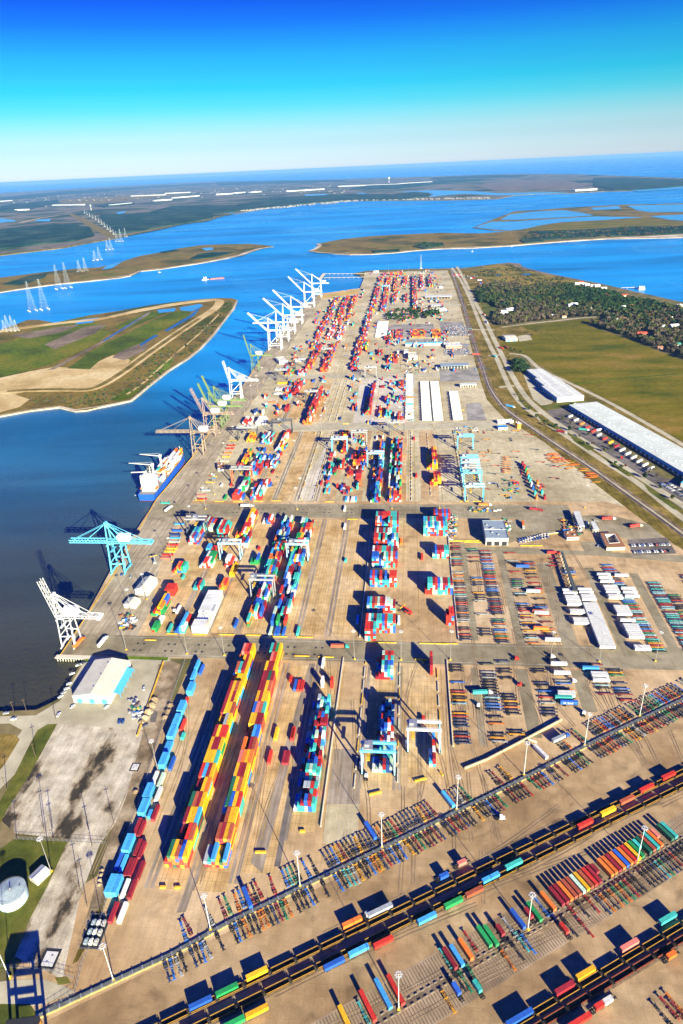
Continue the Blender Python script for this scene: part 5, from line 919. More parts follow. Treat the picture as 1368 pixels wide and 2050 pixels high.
for k in range(15):
    x = 1142+k*11.5; y = 838+k*7.5-2; c = [None, 'white', 'orange', 'red', 'red', None, 'red', 'yellow', 'maroon', None, None, None, None, None, 'white'][k]
    p = at(x, y); trailer(p, -R(52), f'{ordw(k+1)} trailer from the far end docked along the long warehouse', c, 13.7 if k > 7 else 11, group='trailers at the warehouse docks')
truck(1167, 862, 118, 'white', 'teal', 'teal and white truck parked in the warehouse court'); truck(1244, 918, 118, 'red', None, 'red tractor unit by the warehouse court hedge', tractor_only=True); truck(1200, 863, 70, 'white', None, 'white trailer truck pulling away from the warehouse dock')
# ================================================================== quay cranes, yard gantries, light masts
CRC = {'white': (0.60, 0.61, 0.62), 'light blue': (0.12, 0.50, 0.72), 'tan': (0.30, 0.235, 0.175), 'pink': (0.34, 0.25, 0.20), 'green': (0.15, 0.22, 0.085), 'grey': (0.28, 0.29, 0.31), 'dark grey': (0.07, 0.08, 0.10), 'pale blue': (0.32, 0.56, 0.68), 'orange': (0.50, 0.14, 0.05), 'black': (0.03, 0.034, 0.05)}
def crp(c): return mat(c.replace(' ', '_')+'_crane_paint', CRC[c], 0.5, var=.08, scale=.3)
m_house = mat('crane_house_white', (0.72, 0.72, 0.71), 0.45, var=.04)
def box_truss(b, p, q, w, h, t, nb, lattice=True, mi=0):
    """boom or girder: four chords with lacing between p and q"""
    p, q = Vector(p), Vector(q); d = (q-p).normalized(); s = Vector((0, 1, 0)); n = d.cross(s).normalized()
    if n.z < 0: n = -n
    cs = [(-w/2, 0), (w/2, 0), (-w/2, h), (w/2, h)]
    for a_, c_ in cs: b.bar(p+s*a_+n*c_, q+s*a_+n*c_, t, mi=mi)
    L_ = (q-p).length
    for k in range(nb):
        x0, x1 = p+d*(L_*k/nb), p+d*(L_*(k+1)/nb)
        for a_ in (-w/2, w/2): b.bar(x0+s*a_+n*(h if k % 2 else 0), x1+s*a_+n*(0 if k % 2 else h), t*.6, mi=mi)
        b.bar(x0-s*w/2, x0+s*w/2, t*.6, mi=mi); b.bar(x0-s*w/2+n*h, x0+s*w/2+n*h, t*.6, mi=mi)
        if lattice: b.bar(x0+s*(-w/2 if k % 2 else w/2)+n*h, x1+s*(w/2 if k % 2 else -w/2)+n*h, t*.55, mi=mi); b.bar(x0+s*(-w/2 if k % 2 else w/2), x1+s*(w/2 if k % 2 else -w/2), t*.55, mi=mi)
def quay_crane(u, v, label, col, boomcol=None, gauge=15.3, span=16, hp=36, apex=62, out=45, back=33, ang=0.0, t=1.1, solid=False, hx=12, style='A', boomw=5.0):
    m = crp(col); mb_ = crp(boomcol or col); p = UV(u, v, 0.14)
    o = thing('quay_crane', label, 'crane', p, -AX, 'ship to shore cranes along the quay')
    S = span/2
    for sy in (-1, 1):
        ytop = 2.6 if style == 'A' else S*.72
        b = MB(); b.bar((0, sy*S, 1.8), (0.8, sy*ytop, apex if style == 'A' else hp+2), t*1.15, w2=t*.8); b.build('leg', m, o)
        b = MB(); b.bar((gauge, sy*S, 1.8), (gauge, sy*S*.8, 14), t*1.15); b.bar((gauge, sy*S*.8, 14), (gauge, sy*S*.55 if style == 'A' else sy*S*.75, hp), t*1.0); b.build('leg', m, o)
        b = MB(); b.bar((0, sy*S*.93, 12.5), (gauge, sy*S*.82, 12.5), t); b.bar((0.3, sy*S*.9, 13), (gauge, sy*S*.66, hp-4), t*.6); b.build('side_brace', m, o)
        b = MB()
        if style == 'A': b.bar((0.8, sy*2.4, apex-.5), (gauge+.2, sy*S*.55, hp), t*.75)
        else:
            b.bar((0, sy*S*.7, hp+2), (2.0, sy*2.4, apex), t*.85); b.bar((2.0, sy*2.4, apex), (gauge, sy*S*.6, hp+10), t*.6); b.bar((gauge, sy*S*.6, hp+10), (gauge, sy*S*.75, hp), t*.7)
        b.build('apex_frame', m, o)
    for x in (0, gauge):
        b = MB(); b.bar((x, -S, 2.4), (x, S, 2.4), 1.2, 1.4)
        for y in (-S, S):
            for dy in (-2.4, -.8, .8, 2.4): b.cyl((x-.35, y+dy, .55), (x+.35, y+dy, .55), .55, n=8)
            b.box((x, y, 1.3), (.9, 6.2, .7))
        b.build('travel_bogie', m, o)
        b = MB(); b.bar((x, -S*.85, hp-1), (x, S*.85, hp-1), t); b.build('portal_beam', m, o)
    b = MB()
    if solid:
        for sy in (-1, 1): b.bar((-1, sy*boomw/2, hp+1), (gauge+back-hx*0, sy*boomw/2, hp+1), 1.0, 2.2)
        for k in range(8): x = (gauge+back)*k/7; b.bar((x, -boomw/2, hp+1), (x, boomw/2, hp+1), .6)
    else: box_truss(b, (-1, 0, hp), (gauge+back, 0, hp), boomw, 2.6, t*.62, 12)
    b.build('girder', m, o)
    b = MB(); a_ = R(ang); hx0, hz0 = -1.5, hp+.6; tip = (hx0-out*math.cos(a_), 0, hz0+out*math.sin(a_))
    if solid:
        d = Vector((-math.cos(a_), 0, math.sin(a_)))
        for sy in (-1, 1): b.bar((hx0, sy*boomw/2, hz0), (tip[0], sy*boomw/2, tip[2]), 1.2, 2.4)
        for k in range(12): q = Vector((hx0, 0, hz0))+d*(out*k/11); b.bar(q-Vector((0, boomw/2, 0)), q+Vector((0, boomw/2, 0)), .9, 1.2)
        b.bar((tip[0], -boomw/2-.6, tip[2]), (tip[0], boomw/2+.6, tip[2]), 1.5)
    else: box_truss(b, (hx0, 0, hz0), tip, boomw, 2.8, t*(.42 if ang > 60 else .7), 9 if ang > 60 else 12, lattice=ang > 60)
    b.build('boom', mb_, o)
    b = MB(); top = Vector((0.8 if style == 'A' else 2.0, 0, apex)); bx = Vector(tip)-Vector((hx0, 0, hz0))
    for sy in (-2.2, 2.2):
        for f in ((.55, .92) if ang < 60 else (.5,)): b.bar(top+Vector((0, sy, 0)), Vector((hx0, sy, hz0+2))+bx*f, .32 if ang < 5 else .2)
        b.bar(top+Vector((0, sy, 0)), (gauge+back*.72, sy, hp+2.6), .38); b.bar(top+Vector((0, sy, 0)), (gauge+back*.35, sy, hp+2.6), .3)
    b.bar(top-Vector((0, 3, 0)), top+Vector((0, 3, 0)), 1.2, 1.6); b.box(tuple(top+Vector((0, 0, 1))), (2.6, 4.4, 1.4)); b.build('stay', m, o)
    b = MB(); hl = 13; b.box((gauge-3+hx-6, 0, hp+6.2), (hl, 8.2, 6.4)); b.box((gauge-3+hx-6, 0, hp+9.55), (hl+.6, 8.8, .3)); b.build('machinery_house', m_house, o)
    b = MB(); b.box((3, 0, hp-1.8), (5, 4.6, 1.2)); b.box((1.2, 1.2, hp-4.2), (2.4, 2.4, 2.6), mi=1); b.box((3, 0, hp-9), (2.4, 12.2, .6)); 
    for sy in (-4, 4): b.bar((3, sy*.4, hp-2), (3, sy, hp-9), .12)
    b.build('trolley', [m, m_glass], o)
    b = MB(); b.box((gauge+back, 0, hp+.6), (3.2, boomw+3, 2.2)); b.build('end_platform', m, o)
    b = MB()
    for k in range(6): z0, z1 = 3+k*(hp-4)/6, 3+(k+1)*(hp-4)/6; s_ = 1 if k % 2 else -1; b.bar((gauge+1.1, -S*.8-1.2*s_, z0), (gauge+1.1, -S*.8+1.2*s_, z1), .7, .2)
    b.build('stair', m, o)
    return o
quay_crane(-325.5, 501, 'white lattice quay crane with raised boom at the near quay corner', 'white', gauge=12.5, span=14, hp=31, apex=55, out=40, back=28, ang=78, hx=10, t=.8, boomw=6)
quay_crane(-329.5, 634, 'light blue quay crane with its boom lowered over the water', 'light blue', gauge=15.3, span=18, hp=35.5, apex=59, out=43, back=33, ang=0, t=1.25, boomw=5.5)
quay_crane(-337.9, 983, 'tan quay crane with its boom lowered over the blue ship', 'tan', gauge=17, span=17, hp=35.5, apex=60, out=55, back=29, ang=0, t=1.1)
quay_crane(-340.5, 1066, 'pinkish quay crane with raised narrow boom behind the tan crane', 'pink', gauge=17, span=17, hp=37, apex=64, out=46, back=33, ang=69, t=1.0)
quay_crane(-341, 1108, 'first green quay crane with raised boom, left of its green twin', 'green', gauge=19, span=18, hp=36, apex=61, out=43, back=36, ang=70, t=1.1, solid=True, boomw=4.4)
quay_crane(-341.5, 1142, 'second green quay crane with the taller raised boom of the green pair', 'green', gauge=19, span=18, hp=36, apex=61, out=47, back=36, ang=70, t=1.1, solid=True, boomw=4.4)
quay_crane(-344.6, 1266, 'single white quay crane with raised boom and white house, mid quay', 'white', gauge=20.5, span=17, hp=36, apex=61, out=39, back=34, ang=77, t=1.1, boomw=4.4)
quay_crane(-346, 1472, 'pale green quay crane with raised boom before the white crane row', 'green', gauge=15, span=17, hp=33, apex=58, out=46, back=30, ang=76, t=0.9, solid=True, boomw=3.2)
for k, (v, out, ang, ln) in enumerate([(1664, 62, 44, 'nearest of the big white quay cranes, its boom raised half way'), (1760, 58, 0, 'big white quay crane with the only level boom of its row'), (1850, 66, 44, 'third big white quay crane from the near end, boom half raised'), (1972, 66, 46, 'fourth big white quay crane from the near end, boom half raised'), (2228, 66, 46, 'fifth big white quay crane, behind the gap in its row'), (2400, 70, 44, 'farthest big white quay crane by the basin corner')]):
    quay_crane(-343+k*2.5, v, ln, 'white', gauge=30.5, span=24, hp=46, apex=76, out=out, back=26, ang=ang, t=1.5, solid=True, hx=20, style='P', boomw=7.0)
# ---- rubber tyred gantries
def gantry(x0, y0, x1, y1, label, col, top=None, trolley=.25, wb=9.5, h=21.5):
    u0_, v0_ = auv(x0, y0); u1_, _ = auv(x1, y1); sp = 23.5 if abs(u1_-u0_-23.5) < 5 else u1_-u0_
    o = thing('yard_gantry_crane', label, 'gantry crane', UV(u0_, v0_, .14), -AX, 'yellow tyred gantry cranes of the yard'.replace('yellow ', 'rubber '))
    m = crp(col); mt = crp(top or col)
    for x in (0, sp):
        for y in (0, wb): b = MB(); b.bar((x, y, 1.8), (x, y+(-.3 if y else .3), h), .95, 1.25); b.build('leg', m, o)
        b = MB(); b.bar((x, .7, h-1.2), (x, wb-.7, h-1.2), .8); b.build('end_beam', m, o); b = MB(); b.bar((x, -2, 2.2), (x, wb+2, 2.2), .9, 1.0)
        for y in (-1.2, .9, wb-.9, wb+1.2): b.cyl((x-.4, y, .8), (x+.4, y, .8), .8, n=10, mi=1)
        b.build('sill_beam', [m, m_tyre], o)
    for y in (0.6, wb-.6): b = MB(); b.bar((-1.2, y, h+.4), (sp+1.2, y, h+.4), 1.3, 1.9); b.bar((-1.2, y+.9, h+1.9), (sp+1.2, y+.9, h+1.9), .08); b.build('girder', mt, o)
    b = MB(); tx = sp*trolley; b.box((tx, wb/2, h+2.1), (6.5, wb-.6, 1.0)); b.box((tx-1, wb/2, h+3.4), (3.4, 4, 2.0), mi=1); b.box((tx+2.6, 1.4, h-1.4), (2.1, 2.2, 2.5), mi=2)
    b.box((tx, wb/2, h-7), (2.3, 12.0, .6), mi=3)
    for sx_ in (-1, 1):
        for sy in (-1, 1): b.bar((tx+sx_*.9, wb/2+sy*2, h+1.6), (tx+sx_*.9, wb/2+sy*3, h-6.8), .1, mi=4)
    b.build('trolley', [m_gal, m_gal, m_glass, m_yel, m_dark], o)
    b = MB(); b.box((-1.2, wb/2, 3.3), (2.0, 5.2, 2.6)); b.build('generator_house', m_gal, o)
    return o
for a_ in [(725.5, 1549, 787, 1550, 'nearest light blue yard gantry over the red and teal stack', 'pale blue', 'light blue', .2), (817, 1505, 877, 1507, 'pale yard gantry with white girder right of the nearest gantry', 'pale blue', 'white', .15),
           (442, 1122, 483, 1122, 'pale blue yard gantry on the western middle yard rows', 'pale blue', 'pale blue', .3), (576, 1124, 616, 1125, 'pale blue yard gantry straddling the second mixed stack', 'pale blue', 'pale blue', .25), (504, 1197, 549, 1197, 'grey yard gantry with long shadow over the long mixed stack', 'grey', 'grey', .15), (376, 1072, 415, 1071, 'dark grey yard gantry near the quay apron', 'dark grey', 'grey', .5),
           (465, 968, 505, 967, 'rusty orange yard gantry over the green topped block', 'orange', 'grey', .5), (477, 882, 516, 881, 'black yard gantry with white trolley beside the quay apron', 'black', 'grey', .6), (545, 868, 584, 869, 'black yard gantry with green box over the yellow row', 'black', 'dark grey', .4), (665, 906, 695, 906, 'blue yard gantry over the yellow group in the north yard', 'light blue', 'pale blue', .4), (705, 892, 734, 892, 'grey yard gantry beside the blue one in the north yard', 'grey', 'grey', .6), (736, 936, 767, 935, 'light blue yard gantry over the centre mixed stack', 'light blue', 'pale blue', .3), (780, 872, 809, 872, 'dark yard gantry at the far end of the green and blue stack', 'dark grey', 'grey', .4),
           (916, 901, 947, 901, 'light blue idle gantry alone north of the parked gantry cluster', 'light blue', 'light blue', .2), (922, 945, 957, 943, 'farthest gantry of the idle cluster parked close together', 'light blue', 'light blue', .2), (924, 955, 960, 953, 'third gantry from the front of the idle parked cluster', 'light blue', 'pale blue', .3), (926, 966, 962, 964, 'second gantry from the front of the idle parked cluster', 'pale blue', 'grey', .2), (928, 977, 964, 975, 'front gantry of the idle parked cluster of four', 'light blue', 'light blue', .6), (931, 1005, 967, 1004, 'light blue idle gantry nearest to the middle cross road', 'light blue', 'pale blue', .3),
           (612, 807, 637, 807, 'dark yard gantry with long shadow beside the tall red stack', 'dark grey', 'grey', .5), (553, 762, 577, 762, 'dark yard gantry over the yellow tank row', 'dark grey', 'grey', .5), (591, 740, 615, 740, 'dark yard gantry near the red clusters by the white cranes', 'dark grey', 'grey', .5), (731, 757, 753, 757, 'grey yard gantry at the head of the red spine stack', 'grey', 'grey', .4), (645, 718, 669, 718, 'dark yard gantry among the far blue and white rows', 'dark grey', 'grey', .4), (766, 586, 781, 586, 'teal yard gantry far away among the northern red rows', 'light blue', 'light blue', .4), (838, 560, 852, 560, 'dark yard gantry at the northern end wall', 'dark grey', 'grey', .4)]: gantry(*a_)
# ---- tall light masts
def mast_mb(h=31):
    p = MB(); p.cyl((0, 0, .8), (0, 0, h), .27, .14, n=8); bs = MB(); bs.box((0, 0, .45), (1.7, 1.7, .9)); bs.cyl((0, 0, .9), (0, 0, 1.15), .6, n=10)
    rg = MB(); r = 1.35
    for k in range(12): a0, a1 = 2*math.pi*k/12, 2*math.pi*(k+1)/12; rg.bar((r*math.cos(a0), r*math.sin(a0), h+.1), (r*math.cos(a1), r*math.sin(a1), h+.1), .22)
    for k in range(4): a0 = math.pi*k/2; rg.bar((0, 0, h+.1), (r*math.cos(a0), r*math.sin(a0), h+.1), .14)
    lp = MB()
    for k in range(8): a0 = 2*math.pi*k/8; lp.box((1.75*math.cos(a0), 1.75*math.sin(a0), h-.15), (.62, .62, .42), a0)
    return p, bs, rg, lp
mp_, mbs, mrg, mlp = mast_mb(); m_mast = mat('white_mast', (0.74, 0.74, 0.72), .5, .1)
MM = [mp_.mesh('mast_pole', m_mast), mbs.mesh('concrete_base', m_yel), mrg.mesh('lamp_ring', m_mast), mlp.mesh('lamp', mat('lamp_housing', (.55, .56, .58), .35, .3))]
m_mastd = mat('weathered_mast', (0.24, 0.23, 0.22), .6); MMd = [mp_.mesh('mast_pole', m_mastd)]
def mast(x, y, label, dark=False):
    p = at(x, y); o = thing('light_mast', label, 'light mast', (p.x, p.y, .12), R(random.uniform(0, 90)), 'tall ring light masts of the terminal')
    inst('mast_pole', MMd[0] if dark else MM[0], o); inst('concrete_base', MM[1], o); inst('lamp_ring', MM[2], o); inst('lamp', MM[3], o)
for k, (x, y) in enumerate([(227.7, 1963), (422, 1862), (601.3, 1775), (765, 1697), (914.5, 1621), (1049, 1552), (1170.5, 1492.5), (1280.5, 1434)]): mast(x, y, f'{ordw(k+1)} white light mast from the left along the diagonal chassis barrier')
for k, (x, y) in enumerate([(798.5, 2021), (1057, 1861), (1275.5, 1726)]): mast(x, y, f'{ordw(k+1)} white light mast from the left in the parking strips')
mast(20, 1958, 'white light mast beside the tank lawn at the far left')
for k, (x, y) in enumerate([(253, 1301), (375, 1309), (449.5, 1312), (710, 1320), (803, 1321), (902, 1321), (1102, 1323), (1200, 1325), (1312, 1324)]): mast(x, y, f'{ordw(k+1)} slim light mast from the left along the southern cross road', True)
for k, (x, y) in enumerate([(412, 1019), (510, 1020), (595, 1020), (690, 1021), (785, 1019), (880, 1018), (977, 1011), (1074, 1017), (1171, 1017)]): mast(x, y, f'{ordw(k+1)} slim light mast from the left along the middle cross road', True)
for k, (x, y) in enumerate([(294, 1200), (265, 1232), (345, 1125), (385, 1058), (430, 990), (452, 925), (470, 890), (490, 828), (505, 803), (516, 783), (527, 765), (560, 705), (585, 668)]): mast(x, y, f'{ordw(k+1)} slim light mast from the near end on the quay apron', True)
for k, (x, y) in enumerate([(632, 868), (644, 867), (592, 920), (604, 1000), (869, 853), (677, 761), (652, 840), (713, 790), (800, 850), (730, 640), (780, 600), (818, 548), (778, 545), (905, 700)]): mast(x, y, f'{ordw(k+1)} slim light mast counted from the near yellow lines in the north yard', True)
mast(317, 1546, 'light mast by the light blue boxes on the west fence', True); mast(103, 1745, 'light mast beside the small shed on the lawn', True)
# ================================================================== buildings, ship, pylons, barriers
m_roofw = mat('pale_metal_roof', (0.58, 0.55, 0.45), .6, 0, var=.08, scale=.15); m_roofg = mat('blue_grey_roof', (0.24, 0.30, 0.35), .55, var=.12, scale=.2); m_wallw = mat('white_cladding', (0.58, 0.57, 0.54), .6); m_wallb = mat('blue_cladding', (0.03, 0.20, 0.50), .55); m_lb = mat('light_blue_roof', (0.08, 0.40, 0.70), .5)
m_brown = mat('brown_roof', (0.30, 0.14, 0.07), .8, var=.15, scale=.3); m_cream = mat('cream_wall', (0.60, 0.54, 0.42), .7); m_greyw = mat('grey_wall', (0.36, 0.36, 0.35), .7); m_roofl = mat('grey_green_membrane_roof', (0.54, 0.58, 0.53), .7, var=.12, scale=.06); m_roofl2 = mat('light_grey_roof', (0.54, 0.55, 0.52), .6, var=.12, scale=.1); m_roofd = mat('dark_shed_roof', (0.07, 0.085, 0.085), .6)
def frame_of(p, q, name, label, cat='building', group=None):
    """an Empty at ground point p with local X towards q"""
    d = q-p; return thing(name, label, cat, (p.x, p.y, .1), math.atan2(d.y, d.x), group), math.hypot(d.x, d.y)
def gable_building(p, q, depth, h, ridge, label, wall, roof, along='y', doors=2, name='building', vents=3, over=.35, group=None):
    o, w = frame_of(p, q, name, label, group=group)
    b = MB(); 
    if along == 'y':
        pts = [(0, 0), (w, 0), (w, h), (w/2, ridge), (0, h)]; i = len(b.v)
        for y in (0, depth):
            for x, z in pts: b.v.append((x, y, z))
        b.f += [(0, 1, 2, 3, 4), (9, 8, 7, 6, 5), (0, 5, 6, 1), (1, 6, 7, 2), (4, 9, 5, 0)]; b.m += [0]*5
    else:
        for x in (0, w):
            for y, z in [(0, 0), (0, h), (depth/2, ridge), (depth, h), (depth, 0)]: b.v.append((x, y, z))
        b.f += [(0, 1, 2, 3, 4), (9, 8, 7, 6, 5), (0, 5, 6, 1), (4, 3, 8, 9)]; b.m += [0]*4
    b.build('wall', wall, o)
    r = MB()
    if along == 'y':
        for s in (0, 1):
            x0, x1 = (-over, w/2) if s == 0 else (w/2, w+over); z0, z1 = (h-.05, ridge+.12) if s == 0 else (ridge+.12, h-.05)
            r.face([(x0, -over, z0), (x1, -over, z1), (x1, depth+over, z1), (x0, depth+over, z0)]); r.face([(x0, -over, z0-.2), (x0, depth+over, z0-.2), (x1, depth+over, z1-.2), (x1, -over, z1-.2)])
            r.face([(x0, -over, z0-.2), (x1, -over, z1-.2), (x1, -over, z1), (x0, -over, z0)]); r.face([(x0, depth+over, z0), (x1, depth+over, z1), (x1, depth+over, z1-.2), (x0, depth+over, z0-.2)])
        r.bar((w/2, -over, ridge+.2), (w/2, depth+over, ridge+.2), .5, .14)
        for k in range(int(depth/2.0)): 
            y = 1+k*2.0; r.bar((0, y, h+.02), (w/2, y, ridge+.18), .08, .06); r.bar((w/2, y, ridge+.18), (w, y, h+.02), .08, .06)
    else:
        for s in (0, 1):
            y0, y1 = (-over, depth/2) if s == 0 else (depth/2, depth+over); z0, z1 = (h-.05, ridge+.12) if s == 0 else (ridge+.12, h-.05)
            r.face([(-over, y0, z0), (w+over, y0, z0), (w+over, y1, z1), (-over, y1, z1)]); r.face([(-over, y0, z0-.2), (-over, y1, z1-.2), (w+over, y1, z1-.2), (w+over, y0, z0-.2)])
    r.build('roof', roof, o)
    for k in range(doors):
        x = w*(k+.5)/doors; d = MB(); d.box((x, -.06, min(2.4, h*.4)), (min(4.5, w/doors*.6), .12, min(4.8, h*.8))); d.build('door', m_lb if wall is m_wallw and w > 25 else m_greyw, o)
    for k in range(vents):
        d = MB(); d.box((w/2, depth*(k+.5)/vents, ridge+.5), (.9, .9, .7)); d.cyl((w/2, depth*(k+.5)/vents, ridge+.8), (w/2, depth*(k+.5)/vents, ridge+1.2), .35, n=8); d.build('roof_vent', m_gal, o)
    return o, w
def flat_building(p, q, depth, h, label, wall, roof, name='building', units=4, docks=0, seed=1, windows=0, group=None, cat='building'):
    o, w = frame_of(p, q, name, label, cat, group); rg = random.Random(seed)
    b = MB(); b.box((w/2, depth/2, h/2), (w, depth, h)); b.build('wall', wall, o)
    r = MB(); r.box((w/2, depth/2, h+.07), (w+.3, depth+.3, .14))
    for a_, c_, s in [((w/2, .1), (w+.5, .35), 0), ((w/2, depth-.1), (w+.5, .35), 0), ((.1, depth/2), (.35, depth-.2), 0), ((w-.1, depth/2), (.35, depth-.2), 0)]: r.box((a_[0], a_[1], h+.4), (c_[0], c_[1], .55))
    r.build('roof', roof, o)
    for k in range(units):
        d = MB(); x, y = w*rg.uniform(.15, .85), depth*rg.uniform(.15, .85); d.box((x, y, h+.75), (2.2, 1.6, 1.2)); d.cyl((x, y, h+.65), (x, y, h+1.55), .5, n=8); d.build('air_unit', m_gal, o)
    for k in range(windows):
        d = MB(); d.box((w*(k+.5)/windows, -.04, h*.6), (w/windows*.55, .1, h*.3)); d.build('window', m_glass, o)
    return o, w
def uvp(u, v): return UV(u, v)
o, w = gable_building(UV(-281, 421.5), UV(-248.5, 421.5), 47, 7.5, 10.2, 'large white gable warehouse by the basin with a light blue side awning', m_wallw, m_roofw, doors=3)
b = MB(); b.face([(w, 7, 6.2), (w+6, 7, 4.2), (w+6, 40, 4.2), (w, 40, 6.2)]); b.face([(w, 7, 6.0), (w, 40, 6.0), (w+6, 40, 4.0), (w+6, 7, 4.0)])
for k in range(6): b.bar((w+5.8, 7.5+k*6.4, 0), (w+5.8, 7.5+k*6.4, 4.1), .25)
b.build('side_awning', m_lb, o); b = MB(); b.box((w/2, -.08, 2.2), (w-8, .1, .5)); b.build('blue_band', m_lb, o)
gable_building(at(272, 1191), at(297.5, 1193), 24, 7, 9.5, 'white gable workshop with weathered beige roof on the quay', m_wallw, m_roofw, doors=2)
gable_building(at(249, 1217), at(272, 1219), 12, 4.5, 6, 'small white hut with pale gable roof on the quay', m_wallw, m_roofw, doors=1, vents=1)
o, w = flat_building(UV(87.5, 697), UV(113, 697), 43, 9.5, 'blue grey flat roofed workshop with white front band beside the chassis', m_greyw, m_roofg, units=6, seed=3)
b = MB(); b.box((w/2, -.1, 7.6), (w-.6, .2, 3.0)); b.build('white_band', m_wallw, o); b = MB(); b.box((w/2, 21, 9.9), (w, .5, .5)); b.build('roof_ridge', m_wallw, o)
for k in range(3): b = MB(); b.box((w*(k+.5)/3, -.05, 2.6), (5.5, .12, 5.0)); b.build('door', m_dark, o)
def canopy(corners, h, label, roof, th=.9, posts=5, name='canopy', lanes=True):
    P = [at(x, y, h) for x, y in corners]; o = thing(name, label, 'canopy', (P[0].x, P[0].y, .1)); Q = [(p.x-P[0].x, p.y-P[0].y) for p in P]
    b = MB(); b.prism(Q, h-th, h); b.build('roof', roof, o); Q = [Vector((q[0], q[1], 0)) for q in Q]
    for e0, e1 in ((0, 3), (1, 2)) if (Q[3]-Q[0]).length > (Q[1]-Q[0]).length else ((0, 1), (3, 2)):
        for k in range(posts): p = Q[e0]+(Q[e1]-Q[e0])*((k+.5)/posts); b = MB(); b.bar((p.x, p.y, 0), (p.x, p.y, h-th), .5); b.build('post', m_cream, o)
    if lanes:
        for k in range(posts): p = (Q[0]+(Q[3]-Q[0])*((k+.5)/posts)+Q[1]+(Q[2]-Q[1])*((k+.5)/posts))/2 if (Q[3]-Q[0]).length > (Q[1]-Q[0]).length else (Q[0]+(Q[1]-Q[0])*((k+.5)/posts)+Q[3]+(Q[2]-Q[3])*((k+.5)/posts))/2; b = MB(); b.box((p.x, p.y, 1.4), (1.8, 2.6, 2.8)); b.build('booth', m_wallw, o)
    return o
canopy([(1160, 1054), (1171, 1053), (1161, 1023), (1148, 1024)], 6.5, 'longer grey gate canopy with lane booths at the yard entrance', m_roofl2, posts=7); canopy([(1189, 1060), (1200, 1059.5), (1191, 1044), (1183, 1044)], 6, 'shorter grey gate canopy beside the brown roofed office', m_roofl2, posts=4)
canopy([(1148.5, 1182.5), (1156, 1182.5), (1127, 1104), (1123, 1104)], 6, 'long narrow dark shed roof standing on posts between trailer rows', m_roofd, posts=12, name='open_shed', lanes=False)
canopy([(882, 733), (939, 731), (938, 726), (882, 727)], 8, 'long blue grey gate canopy of the northern truck gate', m_roofg, posts=9); canopy([(921, 771), (955, 770), (954, 765.5), (920, 767)], 6, 'small pale canopy with yellow lane posts in the north yard', m_roofl2, posts=7)
canopy([(851, 595), (906, 593.5), (905, 590), (850, 591)], 7, 'far pale gate canopy north of the tree clump', m_roofl2, posts=9); canopy([(863, 613), (888, 612), (887, 608), (864, 609)], 6, 'far small canopy with yellow kerbs by the tree clump', m_roofl2, posts=5)
flat_building(at(1135, 1082), at(1159, 1081), 13, 4, 'small white gatehouse with brown roof beside blue parked tractors', m_wallw, m_brown, units=2, windows=3); flat_building(at(880, 1080+0) if False else at(437, 944), at(450, 942.5), 20, 5, 'white office with brown flat roof on the quay apron', m_wallw, m_brown, units=4, windows=3, seed=5)
# office with a courtyard
P = [at(x, y, 4.6) for x, y in [(1215, 1096), (1253, 1094.5), (1235, 1066), (1202, 1067)]]; pi_ = [at(x, y, 4.6) for x, y in [(1220, 1088), (1240.5, 1086.5), (1231, 1069.5), (1211, 1070)]]
o = thing('office_building', 'low office with wide brown roof round a planted courtyard', 'building', (P[0].x, P[0].y, .1)); L_ = lambda p: (p.x-P[0].x, p.y-P[0].y)
b = MB(); bw = MB(); bt = MB()
for k in range(4):
    j = (k+1) % 4; q = [L_(P[k]), L_(P[j]), L_(pi_[j]), L_(pi_[k])]; b.prism(q, 4.1, 4.6)
    c = [((q[0][0]*.93+q[3][0]*.07), (q[0][1]*.93+q[3][1]*.07)), ((q[1][0]*.93+q[2][0]*.07), (q[1][1]*.93+q[2][1]*.07)), (q[2][0]*.95+q[1][0]*.05, q[2][1]*.95+q[1][1]*.05), (q[3][0]*.95+q[0][0]*.05, q[3][1]*.95+q[0][1]*.05)]
    bw.prism(c, 0, 4.1); bt.bar((q[2][0], q[2][1], 4.7), (q[3][0], q[3][1], 4.7), .7, .5)
b.build('roof', m_brown, o); bw.build('wall', m_cream, o); bt.build('roof_trim', m_wallw, o)
# northern sheds
flat_building(at(812, 694), at(887, 691.5), 9, 6, 'long blue roofed shed in the northern truck terminal', m_greyw, m_lb, units=5, seed=8); flat_building(at(818, 720), at(836, 719.5), 34, 8, 'cream flat roofed workshop in the north yard', m_cream, m_cream, units=5, seed=9); flat_building(at(809, 711), at(816, 711), 26, 7, 'narrow pale blue shed left of the cream workshop', m_wallw, m_roofl2, units=2, seed=10)
flat_building(at(893, 698), at(925, 697), 30, 6, 'northern terminal office with pinkish walls among parked cars', mat('pink_brick', (0.50, 0.30, 0.22), .8), m_roofl2, units=8, seed=11, windows=8); flat_building(at(560, 730), at(577, 728), 40, 7, 'white flat roofed shed behind the pale green quay crane', m_wallw, m_roofw, units=4, seed=12)
flat_building(at(998, 861), at(1016, 860), 9, 4, 'bright blue roofed hut by the rail line in the north yard', m_wallw, m_wallb, units=0); flat_building(at(997, 849), at(1028, 847), 8, 4, 'long white site office near the rail line', m_wallw, m_wallw, units=2, seed=4); flat_building(at(1036, 859), at(1043, 858), 8, 9, 'narrow orange and yellow hut tower by the rail line', mat('orange_cladding', (.65, .3, .05), .6), m_wallw, units=1, seed=6)
flat_building(at(848, 625), at(895, 622), 20, 5, 'far low office north of the tree clump', m_wallw, m_roofl2, units=5, seed=13); flat_building(at(880, 577), at(886, 577), 12, 5, 'far small white gate office', m_wallw, m_wallw, units=0, seed=14); flat_building(at(748, 546), at(757, 546), 16, 6, 'far white shed near the northern tip of the terminal', m_wallw, m_wallw, units=0, seed=15)
